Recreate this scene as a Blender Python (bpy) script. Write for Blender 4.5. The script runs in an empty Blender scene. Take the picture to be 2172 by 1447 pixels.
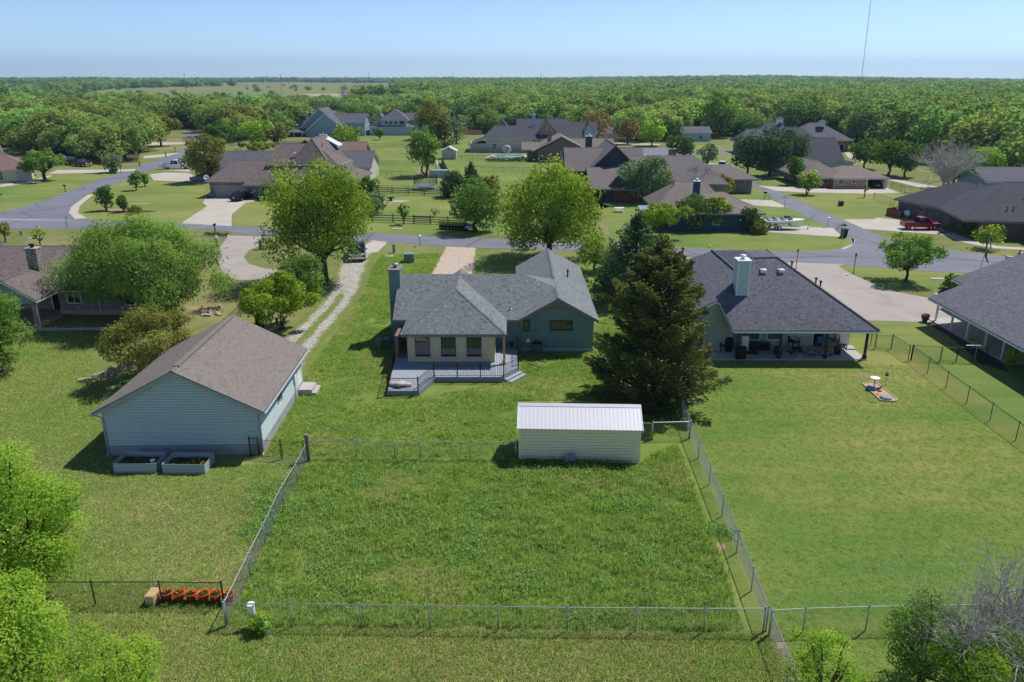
import bpy, math, random
import numpy as np
from mathutils import Vector, Matrix

R = math.radians
SC = bpy.context.scene
COL = SC.collection

# ------------------------------------------------------------ camera, light, sky, exposure
CAM_H = 21.6                      # drone height in metres
PITCH = R(19.0)
FPX, CX, CY = 1620.0, 1086.0, 723.5   # focal length and centre in photo pixels (used to survey ground points)

cam_d = bpy.data.cameras.new('camera')
cam_d.sensor_width = 36.0
cam_d.lens = 36.0 * FPX / 2172.0
cam_d.clip_start = 0.5
cam_d.clip_end = 30000
cam = bpy.data.objects.new('camera', cam_d)
COL.objects.link(cam)
cam.location = (0, 0, CAM_H)
cam.rotation_euler = (R(90) - PITCH, 0, 0)
SC.camera = cam

SUN_EL, SUN_AZ = R(56), R(51)     # azimuth clockwise from +Y
w = bpy.data.worlds.new('World')
SC.world = w
w.use_nodes = True
nt = w.node_tree
bg = nt.nodes['Background']
sk = nt.nodes.new('ShaderNodeTexSky')
sk.sky_type = 'NISHITA'
sk.sun_disc = False
sk.sun_elevation = SUN_EL
sk.sun_rotation = SUN_AZ
sk.altitude = 300
sk.air_density = 0.62
sk.dust_density = 0.2
sk.ozone_density = 4.0
nt.links.new(sk.outputs[0], bg.inputs['Color'])
bg.inputs['Strength'].default_value = 0.125

sun_d = bpy.data.lights.new('sun', 'SUN')
sun_d.energy = 4.25
sun_d.angle = R(0.53)
sun_d.color = (1.0, 0.955, 0.88)
sun = bpy.data.objects.new('sun', sun_d)
COL.objects.link(sun)
to_sun = Vector((math.sin(SUN_AZ) * math.cos(SUN_EL), math.cos(SUN_AZ) * math.cos(SUN_EL), math.sin(SUN_EL)))
sun.rotation_euler = to_sun.to_track_quat('Z', 'Y').to_euler()
sun.location = (0, 60, 60)

SC.view_settings.view_transform = 'Standard'
SC.view_settings.look = 'None'
SC.view_settings.gamma = 1.0
SC.view_settings.exposure = 0.32
SC.view_settings.use_curve_mapping = False
SC.render.engine = 'CYCLES'
cy = SC.cycles
cy.max_bounces = 8
cy.diffuse_bounces = 4
cy.glossy_bounces = 3
cy.transmission_bounces = 4
cy.transparent_max_bounces = 8
cy.volume_bounces = 0
cy.use_denoising = True
cy.denoiser = 'OPENIMAGEDENOISE'
cy.denoising_input_passes = 'RGB_ALBEDO_NORMAL'
cy.denoising_prefilter = 'ACCURATE'
cy.sample_clamp_indirect = 6.0
SC.render.film_transparent = False

# ------------------------------------------------------------ survey helpers
SP, CP = math.sin(PITCH), math.cos(PITCH)
def ray(px, py):
    a = (px - CX) / FPX; b = (CY - py) / FPX
    return Vector((a, CP + b * SP, -SP + b * CP))
def at(px, py, z=0.0):
    "ground (or level z) point seen at a photo pixel"
    d = ray(px, py); t = (z - CAM_H) / d.z
    return Vector((d.x * t, d.y * t, z))
def at_y(px, py, Y):
    d = ray(px, py); t = Y / d.y
    return Vector((d.x * t, Y, CAM_H + d.z * t))
def ppm(y, z=0.0):
    "photo pixels per metre at depth y, height z"
    return FPX / (y * CP - (z - CAM_H) * SP)

# ------------------------------------------------------------ materials
MATS = {}
class N:
    "small node-tree writer"
    def __init__(s, name):
        m = bpy.data.materials.new(name); m.use_nodes = True
        s.m = m; s.t = m.node_tree; s.t.nodes.clear()
        s.out = s.t.nodes.new('ShaderNodeOutputMaterial')
    def n(s, typ, ins=None, **kw):
        nd = s.t.nodes.new(typ)
        for k, v in kw.items(): setattr(nd, k, v)
        for k, v in (ins or {}).items():
            if hasattr(v, 'is_output') or isinstance(v, bpy.types.NodeSocket): s.t.links.new(v, nd.inputs[k])
            else: nd.inputs[k].default_value = v
        return nd
    def l(s, a, b): s.t.links.new(a, b)
    def noise(s, co, scale, detail=4, rough=0.55, dist=0.0):
        return s.n('ShaderNodeTexNoise', {'Vector': co, 'Scale': scale, 'Detail': detail, 'Roughness': rough, 'Distortion': dist}).outputs['Fac']
    def ramp(s, fac, stops, interp='LINEAR'):
        r = s.n('ShaderNodeValToRGB', {'Fac': fac}); cr = r.color_ramp; cr.interpolation = interp
        while len(cr.elements) < len(stops): cr.elements.new(0.5)
        for e, (p, c) in zip(cr.elements, stops):
            e.position = p; e.color = (*c, 1) if len(c) == 3 else c
        return r.outputs['Color']
    def mix(s, fac, a, b, mode='MIX'):
        nd = s.n('ShaderNodeMix', data_type='RGBA', blend_type=mode)
        for sock, v in ((nd.inputs[0], fac), (nd.inputs[6], a), (nd.inputs[7], b)):
            if isinstance(v, bpy.types.NodeSocket): s.l(v, sock)
            elif sock == nd.inputs[0]: sock.default_value = v
            else: sock.default_value = (*v, 1)
        return nd.outputs[2]
    def math(s, op, a, b=0.0, clamp=False):
        nd = s.n('ShaderNodeMath', operation=op, use_clamp=clamp)
        for i, v in enumerate((a, b)):
            if isinstance(v, bpy.types.NodeSocket): s.l(v, nd.inputs[i])
            else: nd.inputs[i].default_value = v
        return nd.outputs[0]
    def bump(s, h, strength=0.3, dist=0.02):
        return s.n('ShaderNodeBump', {'Height': h, 'Strength': strength, 'Distance': dist}).outputs['Normal']
    def pbr(s, col, rough=0.8, metal=0.0, normal=None, spec=0.3, coat=0.0):
        b = s.n('ShaderNodeBsdfPrincipled')
        for k, v in (('Base Color', col), ('Roughness', rough), ('Metallic', metal), ('Specular IOR Level', spec), ('Coat Weight', coat)):
            if isinstance(v, bpy.types.NodeSocket): s.l(v, b.inputs[k])
            elif k == 'Base Color': b.inputs[k].default_value = (*v, 1)
            else: b.inputs[k].default_value = v
        if normal is not None: s.l(normal, b.inputs['Normal'])
        s.l(b.outputs[0], s.out.inputs['Surface'])
        return s.m

def C(*rgb):
    "sRGB 0-255 -> linear"
    return tuple(((v / 255) / 12.92 if v / 255 <= 0.04045 else (((v / 255) + 0.055) / 1.055) ** 2.4) for v in rgb)

def plain(name, col, rough=0.7, metal=0.0, var=0.12, spec=0.3, coat=0.0, scale=3.0):
    if name in MATS: return MATS[name]
    s = N(name)
    co = s.n('ShaderNodeTexCoord').outputs['Object']
    f = s.noise(co, scale, 5, 0.6)
    lo = tuple(max(0, c * (1 - var)) for c in col); hi = tuple(min(1, c * (1 + var)) for c in col)
    m = s.pbr(s.ramp(f, [(0.3, lo), (0.7, hi)]), rough, metal, None, spec, coat)
    MATS[name] = m; return m

def shingle(name, cols, wx=0.2, hy=0.145, contrast=1.0):
    "architectural asphalt shingles: courses and tabs in metric UV space"
    s = N(name)
    uv = s.n('ShaderNodeUVMap').outputs['UV']
    br = s.n('ShaderNodeTexBrick', {'Vector': uv, 'Scale': 1.0, 'Color1': (0, 0, 0, 1), 'Color2': (1, 1, 1, 1), 'Mortar': (0.0, 0.0, 0.0, 1),
             'Mortar Size': 0.008, 'Mortar Smooth': 0.2, 'Bias': 0.0, 'Brick Width': wx, 'Row Height': hy})
    br.offset = 0.37; br.offset_frequency = 2
    sep = s.n('ShaderNodeSeparateColor', {'Color': br.outputs['Color']}).outputs[0]
    big = s.noise(uv, 0.35, 3); fine = s.noise(uv, 34, 3, 0.7)
    v = s.math('ADD', s.math('MULTIPLY', sep, 0.56), s.math('ADD', s.math('MULTIPLY', big, 0.14), s.math('MULTIPLY', fine, 0.24)))
    col = s.ramp(v, [(0.1, cols[0]), (0.38, cols[1]), (0.66, cols[1]), (0.92, cols[2])])
    col = s.mix(s.math('MULTIPLY', br.outputs['Fac'], 0.55), col, tuple(c * 0.35 for c in cols[0]))  # lines between courses and tabs darkened, their shadow painted into the colour
    h = s.math('SUBTRACT', s.math('ADD', s.math('MULTIPLY', sep, 0.5), fine), s.math('MULTIPLY', br.outputs['Fac'], 1.0))
    MATS[name] = s.pbr(col, 0.93, 0, s.bump(h, 0.55, 0.012), 0.2)
    return MATS[name]

def brickmat(name, c1, c2, mortar, wx=0.21, hy=0.075, extra=None):
    s = N(name)
    uv = s.n('ShaderNodeUVMap').outputs['UV']
    br = s.n('ShaderNodeTexBrick', {'Vector': uv, 'Scale': 1.0, 'Color1': (0, 0, 0, 1), 'Color2': (1, 1, 1, 1), 'Mortar': (0, 0, 0, 1),
             'Mortar Size': 0.009, 'Brick Width': wx, 'Row Height': hy})
    sep = s.n('ShaderNodeSeparateColor', {'Color': br.outputs['Color']}).outputs[0]
    nz = s.noise(uv, 1.3, 4)
    v = s.math('ADD', s.math('MULTIPLY', sep, 0.75), s.math('MULTIPLY', nz, 0.35))
    stops = [(0.15, c1), (0.6, c2)] + ([(0.9, extra)] if extra else [])
    col = s.mix(br.outputs['Fac'], s.ramp(v, stops), mortar)
    h = s.math('SUBTRACT', s.noise(uv, 40, 2), br.outputs['Fac'])
    MATS[name] = s.pbr(col, 0.9, 0, s.bump(h, 0.5, 0.01), 0.2)
    return MATS[name]

def grassmat(name, stops, s_big=0.06, s_mid=0.45, s_fine=9.0, wx=1.0, bump=0.5, dry=None, dry_at=(0.58, 0.72), stretch=None):
    s = N(name)
    co = s.n('ShaderNodeNewGeometry').outputs['Position']
    big = s.noise(co, s_big, 5, 0.6, 0.3); mid = s.noise(s.n('ShaderNodeMapping', {'Vector': co, 'Rotation': (0, 0, stretch[0]), 'Scale': (stretch[1], stretch[2], 1)}).outputs[0] if stretch else co, s_mid, 5, 0.65); fine = s.noise(co, s_fine, 4, 0.75)
    v = s.math('ADD', s.math('MULTIPLY', big, 0.5), s.math('ADD', s.math('MULTIPLY', mid, 0.3), s.math('MULTIPLY', fine, 0.28)))
    col = s.ramp(v, stops)
    if dry:
        d = s.noise(co, s_mid * 0.9, 6, 0.7, 0.5)
        m = s.ramp(s.math('ADD', s.math('MULTIPLY', d, 0.75), s.math('MULTIPLY', fine, 0.25)), [(dry_at[0], (0, 0, 0)), (dry_at[1], (1, 1, 1))])
        col = s.mix(m, col, dry)
    col = s.mix(1.0, col, s.ramp(s.noise(co, s_fine * 2.6, 3, 0.8), [(0.3, (0.62, 0.62, 0.62)), (0.7, (1.25, 1.25, 1.25))]), 'MULTIPLY')
    MATS[name] = s.pbr(col, 0.95, 0, s.bump(fine, bump, 0.06), 0.1)
    return MATS[name]

def leafmat(name, a, b, c, trans=0.35, objvar=0.0):
    s = N(name)
    tint = s.n('ShaderNodeAttribute', attribute_name='tint').outputs['Fac']
    col = s.ramp(tint, [(0.1, a), (0.5, b), (0.92, c)])
    if objvar:
        rnd = s.n('ShaderNodeObjectInfo').outputs['Random']
        v = s.math('ADD', s.math('MULTIPLY', rnd, 2 * objvar * 1.2), 1 - objvar * 1.2)
        hue = s.math('ADD', s.math('MULTIPLY', s.math('FRACT', s.math('MULTIPLY', rnd, 7.31)), objvar * 0.10), 0.5 - objvar * 0.05)
        hs = s.n('ShaderNodeHueSaturation', {'Color': col, 'Value': v, 'Hue': hue, 'Saturation': 1.0})
        col = hs.outputs[0]
    d = s.n('ShaderNodeBsdfDiffuse', {'Color': col, 'Roughness': 0.8})
    tr = s.n('ShaderNodeBsdfTranslucent', {'Color': s.mix(1.0, col, (1.15, 1.25, 0.75), 'MULTIPLY')})
    mx = s.n('ShaderNodeMixShader', {0: trans, 1: d.outputs[0], 2: tr.outputs[0]})
    s.l(mx.outputs[0], s.out.inputs['Surface'])
    MATS[name] = s.m
    return s.m

def glass(name, col=(0.02, 0.025, 0.03)):
    if name in MATS: return MATS[name]
    s = N(name)
    MATS[name] = s.pbr(col, 0.04, 0, None, 0.9)
    return MATS[name]

# ------------------------------------------------------------ mesh writer
class MB:
    def __init__(s): s.v = []; s.f = []; s.mi = []
    def add(s, vs, fs, mi=0):
        o = len(s.v); s.v += [tuple(p) for p in vs]; s.f += [tuple(i + o for i in f) for f in fs]; s.mi += [mi] * len(fs); return s
    def box(s, x0, x1, y0, y1, z0, z1, mi=0, M=None):
        vs = [(x, y, z) for z in (z0, z1) for (x, y) in ((x0, y0), (x1, y0), (x1, y1), (x0, y1))]
        if M is not None: vs = [M @ Vector(p) for p in vs]
        return s.add(vs, [(3, 2, 1, 0), (4, 5, 6, 7), (0, 1, 5, 4), (1, 2, 6, 5), (2, 3, 7, 6), (3, 0, 4, 7)], mi)
    def quad(s, a, b, c, d, mi=0): return s.add([a, b, c, d], [(0, 1, 2, 3)], mi)
    def prism(s, poly, z0, z1, mi=0):
        "vertical prism over an xy polygon (counter-clockwise)"
        n = len(poly)
        a = sum(poly[i][0] * poly[(i + 1) % n][1] - poly[(i + 1) % n][0] * poly[i][1] for i in range(n))
        if a < 0: poly = poly[::-1]
        vs = [(p[0], p[1], z0) for p in poly] + [(p[0], p[1], z1) for p in poly]
        return s.add(vs, [tuple(range(n - 1, -1, -1)), tuple(range(n, 2 * n))] + [(i, (i + 1) % n, n + (i + 1) % n, n + i) for i in range(n)], mi)
    def tube(s, pts, rad, n=6, mi=0, cap=True):
        pts = [Vector(p) for p in pts]; k = len(pts)
        rad = rad if isinstance(rad, (list, tuple)) else [rad] * k
        vs = []; ref = None
        for i, p in enumerate(pts):
            t = (pts[min(i + 1, k - 1)] - pts[max(i - 1, 0)])
            t = t.normalized() if t.length > 1e-9 else Vector((0, 0, 1))
            if ref is None or abs(ref.dot(t)) > 0.95: ref = Vector((1, 0, 0)) if abs(t.x) < 0.8 else Vector((0, 1, 0))
            u = t.cross(ref).normalized(); v = t.cross(u)
            for j in range(n):
                a = 2 * math.pi * j / n
                vs.append(p + (u * math.cos(a) + v * math.sin(a)) * rad[i])
        fs = [(i * n + j, i * n + (j + 1) % n, (i + 1) * n + (j + 1) % n, (i + 1) * n + j) for i in range(k - 1) for j in range(n)]
        if cap: fs += [tuple(range(n - 1, -1, -1)), tuple(range((k - 1) * n, k * n))]
        return s.add(vs, fs, mi)
    def cyl(s, x, y, z0, z1, r, n=12, r2=None, mi=0): return s.tube([(x, y, z0), (x, y, z1)], [r, r if r2 is None else r2], n, mi)
    def lathe(s, prof, n=14, o=(0, 0, 0), mi=0, M=None):
        vs = []
        for (r, z) in prof:
            for j in range(n):
                a = 2 * math.pi * j / n
                p = Vector((o[0] + r * math.cos(a), o[1] + r * math.sin(a), o[2] + z))
                vs.append(M @ p if M is not None else p)
        k = len(prof)
        fs = [(i * n + j, i * n + (j + 1) % n, (i + 1) * n + (j + 1) % n, (i + 1) * n + j) for i in range(k - 1) for j in range(n)]
        fs += [tuple(range(n - 1, -1, -1)), tuple(range((k - 1) * n, k * n))]
        return s.add(vs, fs, mi)
    def ball(s, c, r, n=10, mi=0, sz=None):
        sz = sz or (r, r, r); m = n // 2
        prof = [(max(0.02, math.sin(math.pi * i / m)), -math.cos(math.pi * i / m)) for i in range(m + 1)]
        M = Matrix.Translation(Vector(c)) @ Matrix.Diagonal((*sz, 1))
        return s.lathe(prof, n, (0, 0, 0), mi, M)
    def mesh(s, name, mats, smooth=False):
        me = bpy.data.meshes.new(name)
        me.from_pydata(s.v, [], s.f)
        for m in (mats if isinstance(mats, (list, tuple)) else [mats]): me.materials.append(m)
        if any(s.mi): me.polygons.foreach_set('material_index', s.mi)
        uv = me.uv_layers.new(name='UVMap')
        dat = np.zeros(len(me.loops) * 2, dtype=np.float32)
        V = s.v
        for p in me.polygons:
            nx, ny, nz = p.normal
            if abs(nz) > 0.995 or (nx * nx + ny * ny) < 1e-9:
                for li in p.loop_indices:
                    q = V[me.loops[li].vertex_index]; dat[2 * li] = q[0]; dat[2 * li + 1] = q[1]
            else:
                L = math.hypot(nx, ny); hx, hy = -ny / L, nx / L
                sx, sy, szz = ny * 0 - nz * hy, nz * hx - nx * 0, nx * hy - ny * hx
                for li in p.loop_indices:
                    q = V[me.loops[li].vertex_index]
                    dat[2 * li] = q[0] * hx + q[1] * hy; dat[2 * li + 1] = q[0] * sx + q[1] * sy + q[2] * szz
        uv.data.foreach_set('uv', dat)
        if smooth: me.polygons.foreach_set('use_smooth', [True] * len(me.polygons))
        me.update()
        return me

def link(name, data, parent=None, loc=None, kind=None):
    o = bpy.data.objects.new(name, data); COL.objects.link(o)
    if parent is not None: o.parent = parent
    if loc is not None: o.location = loc
    if kind: o['kind'] = kind
    return o
def part(name, mb, mat, parent, smooth=False, label=None, kind=None, loc=None):
    o = link(name, mb.mesh(name, mat, smooth), parent, loc, kind)
    if label: o['label'] = label
    return o
def tag(o, label, cat, group=None):
    o['label'] = label; o['category'] = cat
    if group: o['group'] = group
    return o
def thing(name, label, cat, loc=(0, 0, 0), rz=0.0, group=None):
    o = link(name, None, None, loc); o.rotation_euler = (0, 0, rz); o.empty_display_size = 0.3
    return tag(o, label, cat, group)
def solo(name, mb, mat, label, cat, loc=(0, 0, 0), rz=0.0, group=None, smooth=False):
    "a thing that is one mesh"
    o = link(name, mb.mesh(name, mat, smooth), None, loc); o.rotation_euler = (0, 0, rz)
    return tag(o, label, cat, group)
def dup(root, loc, rz=None, label=None, group=None, scale=None):
    r = root.copy(); COL.objects.link(r); r.location = loc
    if rz is not None: r.rotation_euler = (0, 0, rz)
    if label: r['label'] = label
    if group: r['group'] = group
    if scale: r.scale = scale if isinstance(scale, (tuple, list)) else (scale,) * 3
    for ch in list(root.children):
        c = ch.copy(); COL.objects.link(c); c.parent = r
        for g in list(ch.children):
            d = g.copy(); COL.objects.link(d); d.parent = c
    return r
def struct(name, mb, mat, smooth=False):
    return link(name, mb.mesh(name, mat, smooth), None, None, 'structure')
def sheet(name, pix, z, mat, world=False, label=None):
    "flat ground sheet over a polygon surveyed from the photo, finely enough split for its edge"
    poly = [p if world else at(*p) for p in pix]
    mb = MB(); mb.add([(p[0], p[1], z) for p in poly], [tuple(range(len(poly)))])
    o = struct(name, mb, mat)
    import bmesh
    bm = bmesh.new(); bm.from_mesh(o.data); bmesh.ops.triangulate(bm, faces=bm.faces[:])
    for f in bm.faces:
        if f.normal.z < 0: f.normal_flip()
    bm.to_mesh(o.data); bm.free()
    return o
# ------------------------------------------------------------ ground, roads, drives
def sstep(a, b, x):
    t = min(1.0, max(0.0, (x - a) / (b - a))); return t * t * (3 - 2 * t)
def hill(x, y):
    d = math.hypot(x, y)
    if d < 1200: return 0.0
    az = math.atan2(x, y)
    return max(0.0, sstep(1200, 2600, d) * (5.0 + 7.5 * math.exp(-((az - 0.27) / 0.13) ** 2) - 5.0 * sstep(0.40, 0.58, az) + 2.2 * math.sin(az * 31 + 1) * math.cos(d * 0.003)))

grassmat('rough_grass', [(0.3, C(86, 96, 52)), (0.5, C(112, 118, 68)), (0.66, C(138, 136, 88)), (0.8, C(160, 150, 108))], 0.05, 0.5, 7.0, dry=C(164, 146, 112), dry_at=(0.60, 0.72))
grassmat('verge_grass', [(0.3, C(86, 108, 52)), (0.5, C(112, 126, 64)), (0.64, C(138, 140, 80)), (0.78, C(158, 150, 96))], 0.05, 0.4, 5.0, stretch=(0.06, 0.12, 2.0))
grassmat('meadow_soil', [(0.3, C(74, 100, 42)), (0.48, C(98, 120, 54)), (0.64, C(126, 138, 70)), (0.78, C(152, 150, 92))], 0.12, 0.7, 8.0)
grassmat('lush_lawn', [(0.34, C(66, 104, 44)), (0.47, C(92, 120, 54)), (0.57, C(120, 130, 66)), (0.70, C(152, 144, 88))], 0.055, 0.26, 9.0, bump=0.3, dry=C(150, 140, 88), dry_at=(0.66, 0.78), stretch=(0.9, 0.4, 2.0))
grassmat('cut_lawn', [(0.32, C(76, 108, 48)), (0.5, C(104, 124, 60)), (0.64, C(132, 136, 76)), (0.78, C(150, 144, 90))], 0.07, 0.4, 6.0, bump=0.3, stretch=(0.12, 0.12, 2.2))
grassmat('yard_grass', [(0.3, C(70, 98, 46)), (0.48, C(94, 114, 58)), (0.62, C(126, 132, 80)), (0.8, C(150, 146, 102))], 0.09, 0.55, 8.0, dry=C(158, 142, 110), dry_at=(0.62, 0.74))
grassmat('field_green', [(0.3, C(70, 112, 56)), (0.6, C(96, 132, 72)), (0.8, C(132, 146, 92))], 0.006, 0.03, 0.4, bump=0.1)
grassmat('field_tan', [(0.3, C(150, 138, 108)), (0.6, C(172, 156, 124)), (0.8, C(150, 150, 100))], 0.01, 0.05, 0.5, bump=0.1)
grassmat('bare_earth', [(0.3, C(140, 122, 96)), (0.55, C(160, 140, 112)), (0.75, C(136, 138, 88))], 0.3, 1.4, 8.0)
grassmat('wood_floor', [(0.3, C(60, 62, 34)), (0.6, C(84, 82, 48)), (0.8, C(104, 96, 64))], 0.04, 0.3, 3.0)

def asphaltmat(name, base):
    s = N(name)
    co = s.n('ShaderNodeNewGeometry').outputs['Position']
    big = s.noise(co, 0.16, 5, 0.6, 0.4); fine = s.noise(co, 16, 3, 0.8)
    st = s.n('ShaderNodeVectorMath', {0: co, 1: (0.05, 0.9, 1.0)}, operation='MULTIPLY').outputs[0]
    streak = s.noise(st, 0.9, 3, 0.6)
    v = s.math('ADD', s.math('MULTIPLY', big, 0.45), s.math('ADD', s.math('MULTIPLY', streak, 0.35), s.math('MULTIPLY', fine, 0.25)))
    col = s.ramp(v, [(0.3, tuple(c * 0.74 for c in base)), (0.5, base), (0.75, tuple(c * 1.34 for c in base))])
    # tar-sealed cracks
    vo = s.n('ShaderNodeTexVoronoi', {'Vector': s.n('ShaderNodeMix', {0: 0.86, 4: s.n('ShaderNodeTexNoise', {'Vector': co, 'Scale': 0.6}).outputs['Color'], 5: co}, data_type='VECTOR').outputs[1], 'Scale': 0.085}, feature='DISTANCE_TO_EDGE').outputs['Distance']
    ck = s.ramp(vo, [(0.007, (1, 1, 1)), (0.018, (0, 0, 0))])
    col = s.mix(s.math('MULTIPLY', ck, 0.55), col, tuple(c * 0.35 for c in base))
    MATS[name] = s.pbr(col, 0.88, 0, s.bump(fine, 0.25, 0.01), 0.3)
asphaltmat('asphalt', C(108, 110, 119))

def concretemat(name, base, joint=0.0):
    s = N(name)
    co = s.n('ShaderNodeNewGeometry').outputs['Position']
    big = s.noise(co, 0.22, 6, 0.65, 0.6); fine = s.noise(co, 12, 3, 0.7); mid = s.noise(co, 1.6, 5, 0.7)
    v = s.math('ADD', s.math('MULTIPLY', big, 0.5), s.math('ADD', s.math('MULTIPLY', mid, 0.3), s.math('MULTIPLY', fine, 0.2)))
    col = s.ramp(v, [(0.3, tuple(c * 0.66 for c in base)), (0.5, base), (0.75, tuple(min(1, c * 1.2) for c in base))])
    vo = s.n('ShaderNodeTexVoronoi', {'Vector': co, 'Scale': 0.13}, feature='DISTANCE_TO_EDGE').outputs['Distance']
    ck = s.ramp(vo, [(0.003, (1, 1, 1)), (0.008, (0, 0, 0))])
    col = s.mix(s.math('MULTIPLY', ck, 0.28), col, tuple(c * 0.4 for c in base))
    MATS[name] = s.pbr(col, 0.85, 0, s.bump(fine, 0.2, 0.008), 0.3)
concretemat('concrete', C(174, 166, 155))
concretemat('concrete_pink', C(156, 147, 140))
concretemat('concrete_grey', C(150, 150, 150))

def gravelmat(name, stones, grass, cover, e0=0.5):
    "broken stone with grass showing through where noise says so"
    s = N(name)
    co = s.n('ShaderNodeNewGeometry').outputs['Position']
    vo = s.n('ShaderNodeTexVoronoi', {'Vector': co, 'Scale': 11.0}); cell = s.n('ShaderNodeSeparateColor', {'Color': vo.outputs['Color']}).outputs[0]
    big = s.noise(co, 0.5, 5, 0.65, 0.4); mid = s.noise(co, 2.6, 5, 0.7)
    st = s.ramp(s.math('ADD', s.math('MULTIPLY', cell, 0.5), s.math('MULTIPLY', mid, 0.5)), stones)
    st = s.mix(s.ramp(big, [(0.42, (0, 0, 0)), (0.7, (0.5, 0.5, 0.5))]), st, C(190, 168, 142))
    g = s.ramp(mid, grass)
    uv = s.n('ShaderNodeUVMap').outputs['UV']
    x = s.n('ShaderNodeSeparateXYZ', {'Vector': uv}).outputs[0]     # -1..1 across the track
    ax = s.math('ABSOLUTE', x)
    edge = s.ramp(ax, [(e0, (0, 0, 0)), (1.0, (1, 1, 1))])
    v = s.math('ADD', s.math('MULTIPLY', big, 0.7), s.math('ADD', s.math('MULTIPLY', mid, 0.9), s.math('MULTIPLY', s.noise(co, 9, 4, 0.7), 0.5)))
    m = s.math('ADD', s.math('SUBTRACT', v, 0.62), s.math('ADD', s.math('MULTIPLY', edge, 0.42), cover(s, ax, uv)))
    m = s.ramp(m, [(0.48, (0, 0, 0)), (0.58, (1, 1, 1))])
    col = s.mix(m, st, g)
    MATS[name] = s.pbr(col, 0.95, 0, s.bump(s.math('ADD', cell, mid), 0.7, 0.05), 0.15)
grs = [(0.35, C(84, 104, 48)), (0.65, C(126, 132, 72))]
gravelmat('gravel', [(0.25, C(122, 118, 115)), (0.55, C(166, 162, 158)), (0.8, C(200, 198, 194))], grs,
          lambda s, ax, uv: s.math('MULTIPLY', s.math('MULTIPLY', s.ramp(ax, [(0.08, (1, 1, 1)), (0.30, (0, 0, 0))]), s.ramp(s.n('ShaderNodeSeparateXYZ', {'Vector': uv}).outputs[1], [(0.30, (0, 0, 0)), (0.42, (1, 1, 1))])), 0.26))
gravelmat('old_gravel', [(0.25, C(150, 136, 124)), (0.55, C(184, 168, 152)), (0.8, C(206, 194, 182))], [(0.35, C(104, 110, 62)), (0.65, C(134, 128, 84))], lambda s, ax, uv: -0.12, 0.8)

# ground sheet, wide enough to reach the horizon
mb = MB()
ys = [-120, -40, 0, 20, 40, 60, 80, 110, 150, 200, 260, 340, 450, 600, 800, 1100, 1500, 1900, 2300, 2700, 3100, 3600, 4300, 5500, 7500, 11000]
us = [i / 24 for i in range(-24, 25)]
for y in ys:
    wd = 160 + max(0, y) * 1.25
    for u in us: mb.v.append((u * wd, y, hill(u * wd, y)))
k = len(us)
for j in range(len(ys) - 1):
    for i in range(k - 1):
        mb.f.append((j * k + i, j * k + i + 1, (j + 1) * k + i + 1, (j + 1) * k + i)); mb.mi.append(0)
ground = struct('ground', mb, MATS['rough_grass'])

# lawns and fields as thin sheets over the ground
sheet('field', [(40, 216), (240, 192), (500, 187), (830, 181), (838, 187), (600, 200), (560, 216), (470, 232), (330, 236), (150, 232)], 0.05, MATS['field_green'])
for pl in ([(305, 213), (400, 207.5), (480, 206.5), (505, 210), (430, 216), (312, 218)], [(130, 201), (180, 192), (300, 191), (300, 194), (190, 203)], [(640, 200), (720, 194), (900, 192), (900, 199), (700, 210)], [(560, 184.5), (830, 182.6), (830, 184), (560, 186.5)]):
    sheet('field_strip', pl, 0.10, MATS['field_tan'])
sheet('woodland_floor', [(-300, 300), (55, 318), (70, 340), (150, 340), (215, 350), (292, 345), (300, 318), (298, 290), (270, 262), (180, 240), (-300, 236)], 0.004, MATS['wood_floor'])
sheet('woodland_floor', [(985, 268), (1060, 262), (1250, 268), (1330, 280), (1440, 282), (1640, 268), (1790, 270), (1850, 300), (1960, 330), (2060, 352), (2172, 385), (2700, 440), (2700, 200), (1700, 190), (985, 215)], 0.004, MATS['wood_floor'])
sheet('lawn', [(735, 300), (790, 285), (1000, 287), (985, 330), (1250, 350), (1290, 440), (1060, 500), (785, 500), (730, 420)], 0.005, MATS['cut_lawn'])
sheet('lawn', [(1270, 430), (1300, 440), (1640, 400), (1815, 512), (1780, 527), (1640, 534), (1300, 515)], 0.005, MATS['cut_lawn'])
sheet('lawn', [(1645, 404), (1920, 412), (2060, 470), (1930, 470), (1795, 466)], 0.006, MATS['verge_grass'])
sheet('lawn', [(1420, 320), (1600, 318), (1760, 395), (1620, 392), (1500, 348)], 0.005, MATS['cut_lawn'])
sheet('lawn', [(1650, 520), (1880, 510), (2240, 560), (2240, 600), (2035, 612), (1880, 616), (1790, 566)], 0.003, MATS['verge_grass'])
sheet('lawn', [(0, 395), (90, 372), (230, 366), (300, 350), (330, 340), (250, 372), (150, 410), (60, 438), (-60, 462), (-60, 400)], 0.006, MATS['cut_lawn'])
sheet('lawn', [(150, 465), (150, 440), (185, 412), (260, 387), (330, 384), (436, 392), (436, 432), (430, 448), (385, 474)], 0.006, MATS['verge_grass'])
sheet('lawn', [(495, 450), (525, 425), (760, 420), (760, 490), (495, 476)], 0.006, MATS['verge_grass'])
sheet('lawn', [(1445, 868), (1500, 760), (1845, 690), (1960, 684), (2172, 700), (2400, 1000), (2500, 1500), (1720, 1460), (1634, 1297)], 0.007, MATS['lush_lawn'])
sheet('lawn', [(1840, 685), (1970, 684), (2300, 800), (2300, 980), (2172, 905), (1935, 740), (1895, 720)], 0.011, MATS['cut_lawn'])
sheet('meadow', [(653, 968), (1098, 972), (1340, 985), (1462, 925), (1634, 1340), (478, 1330)], 0.006, MATS['meadow_soil'])
sheet('lawn', [(660, 962), (560, 962), (640, 780), (760, 560), (800, 535), (1440, 548), (1440, 860), (1466, 925), (1340, 985)], 0.009, MATS['meadow_soil'])
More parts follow.
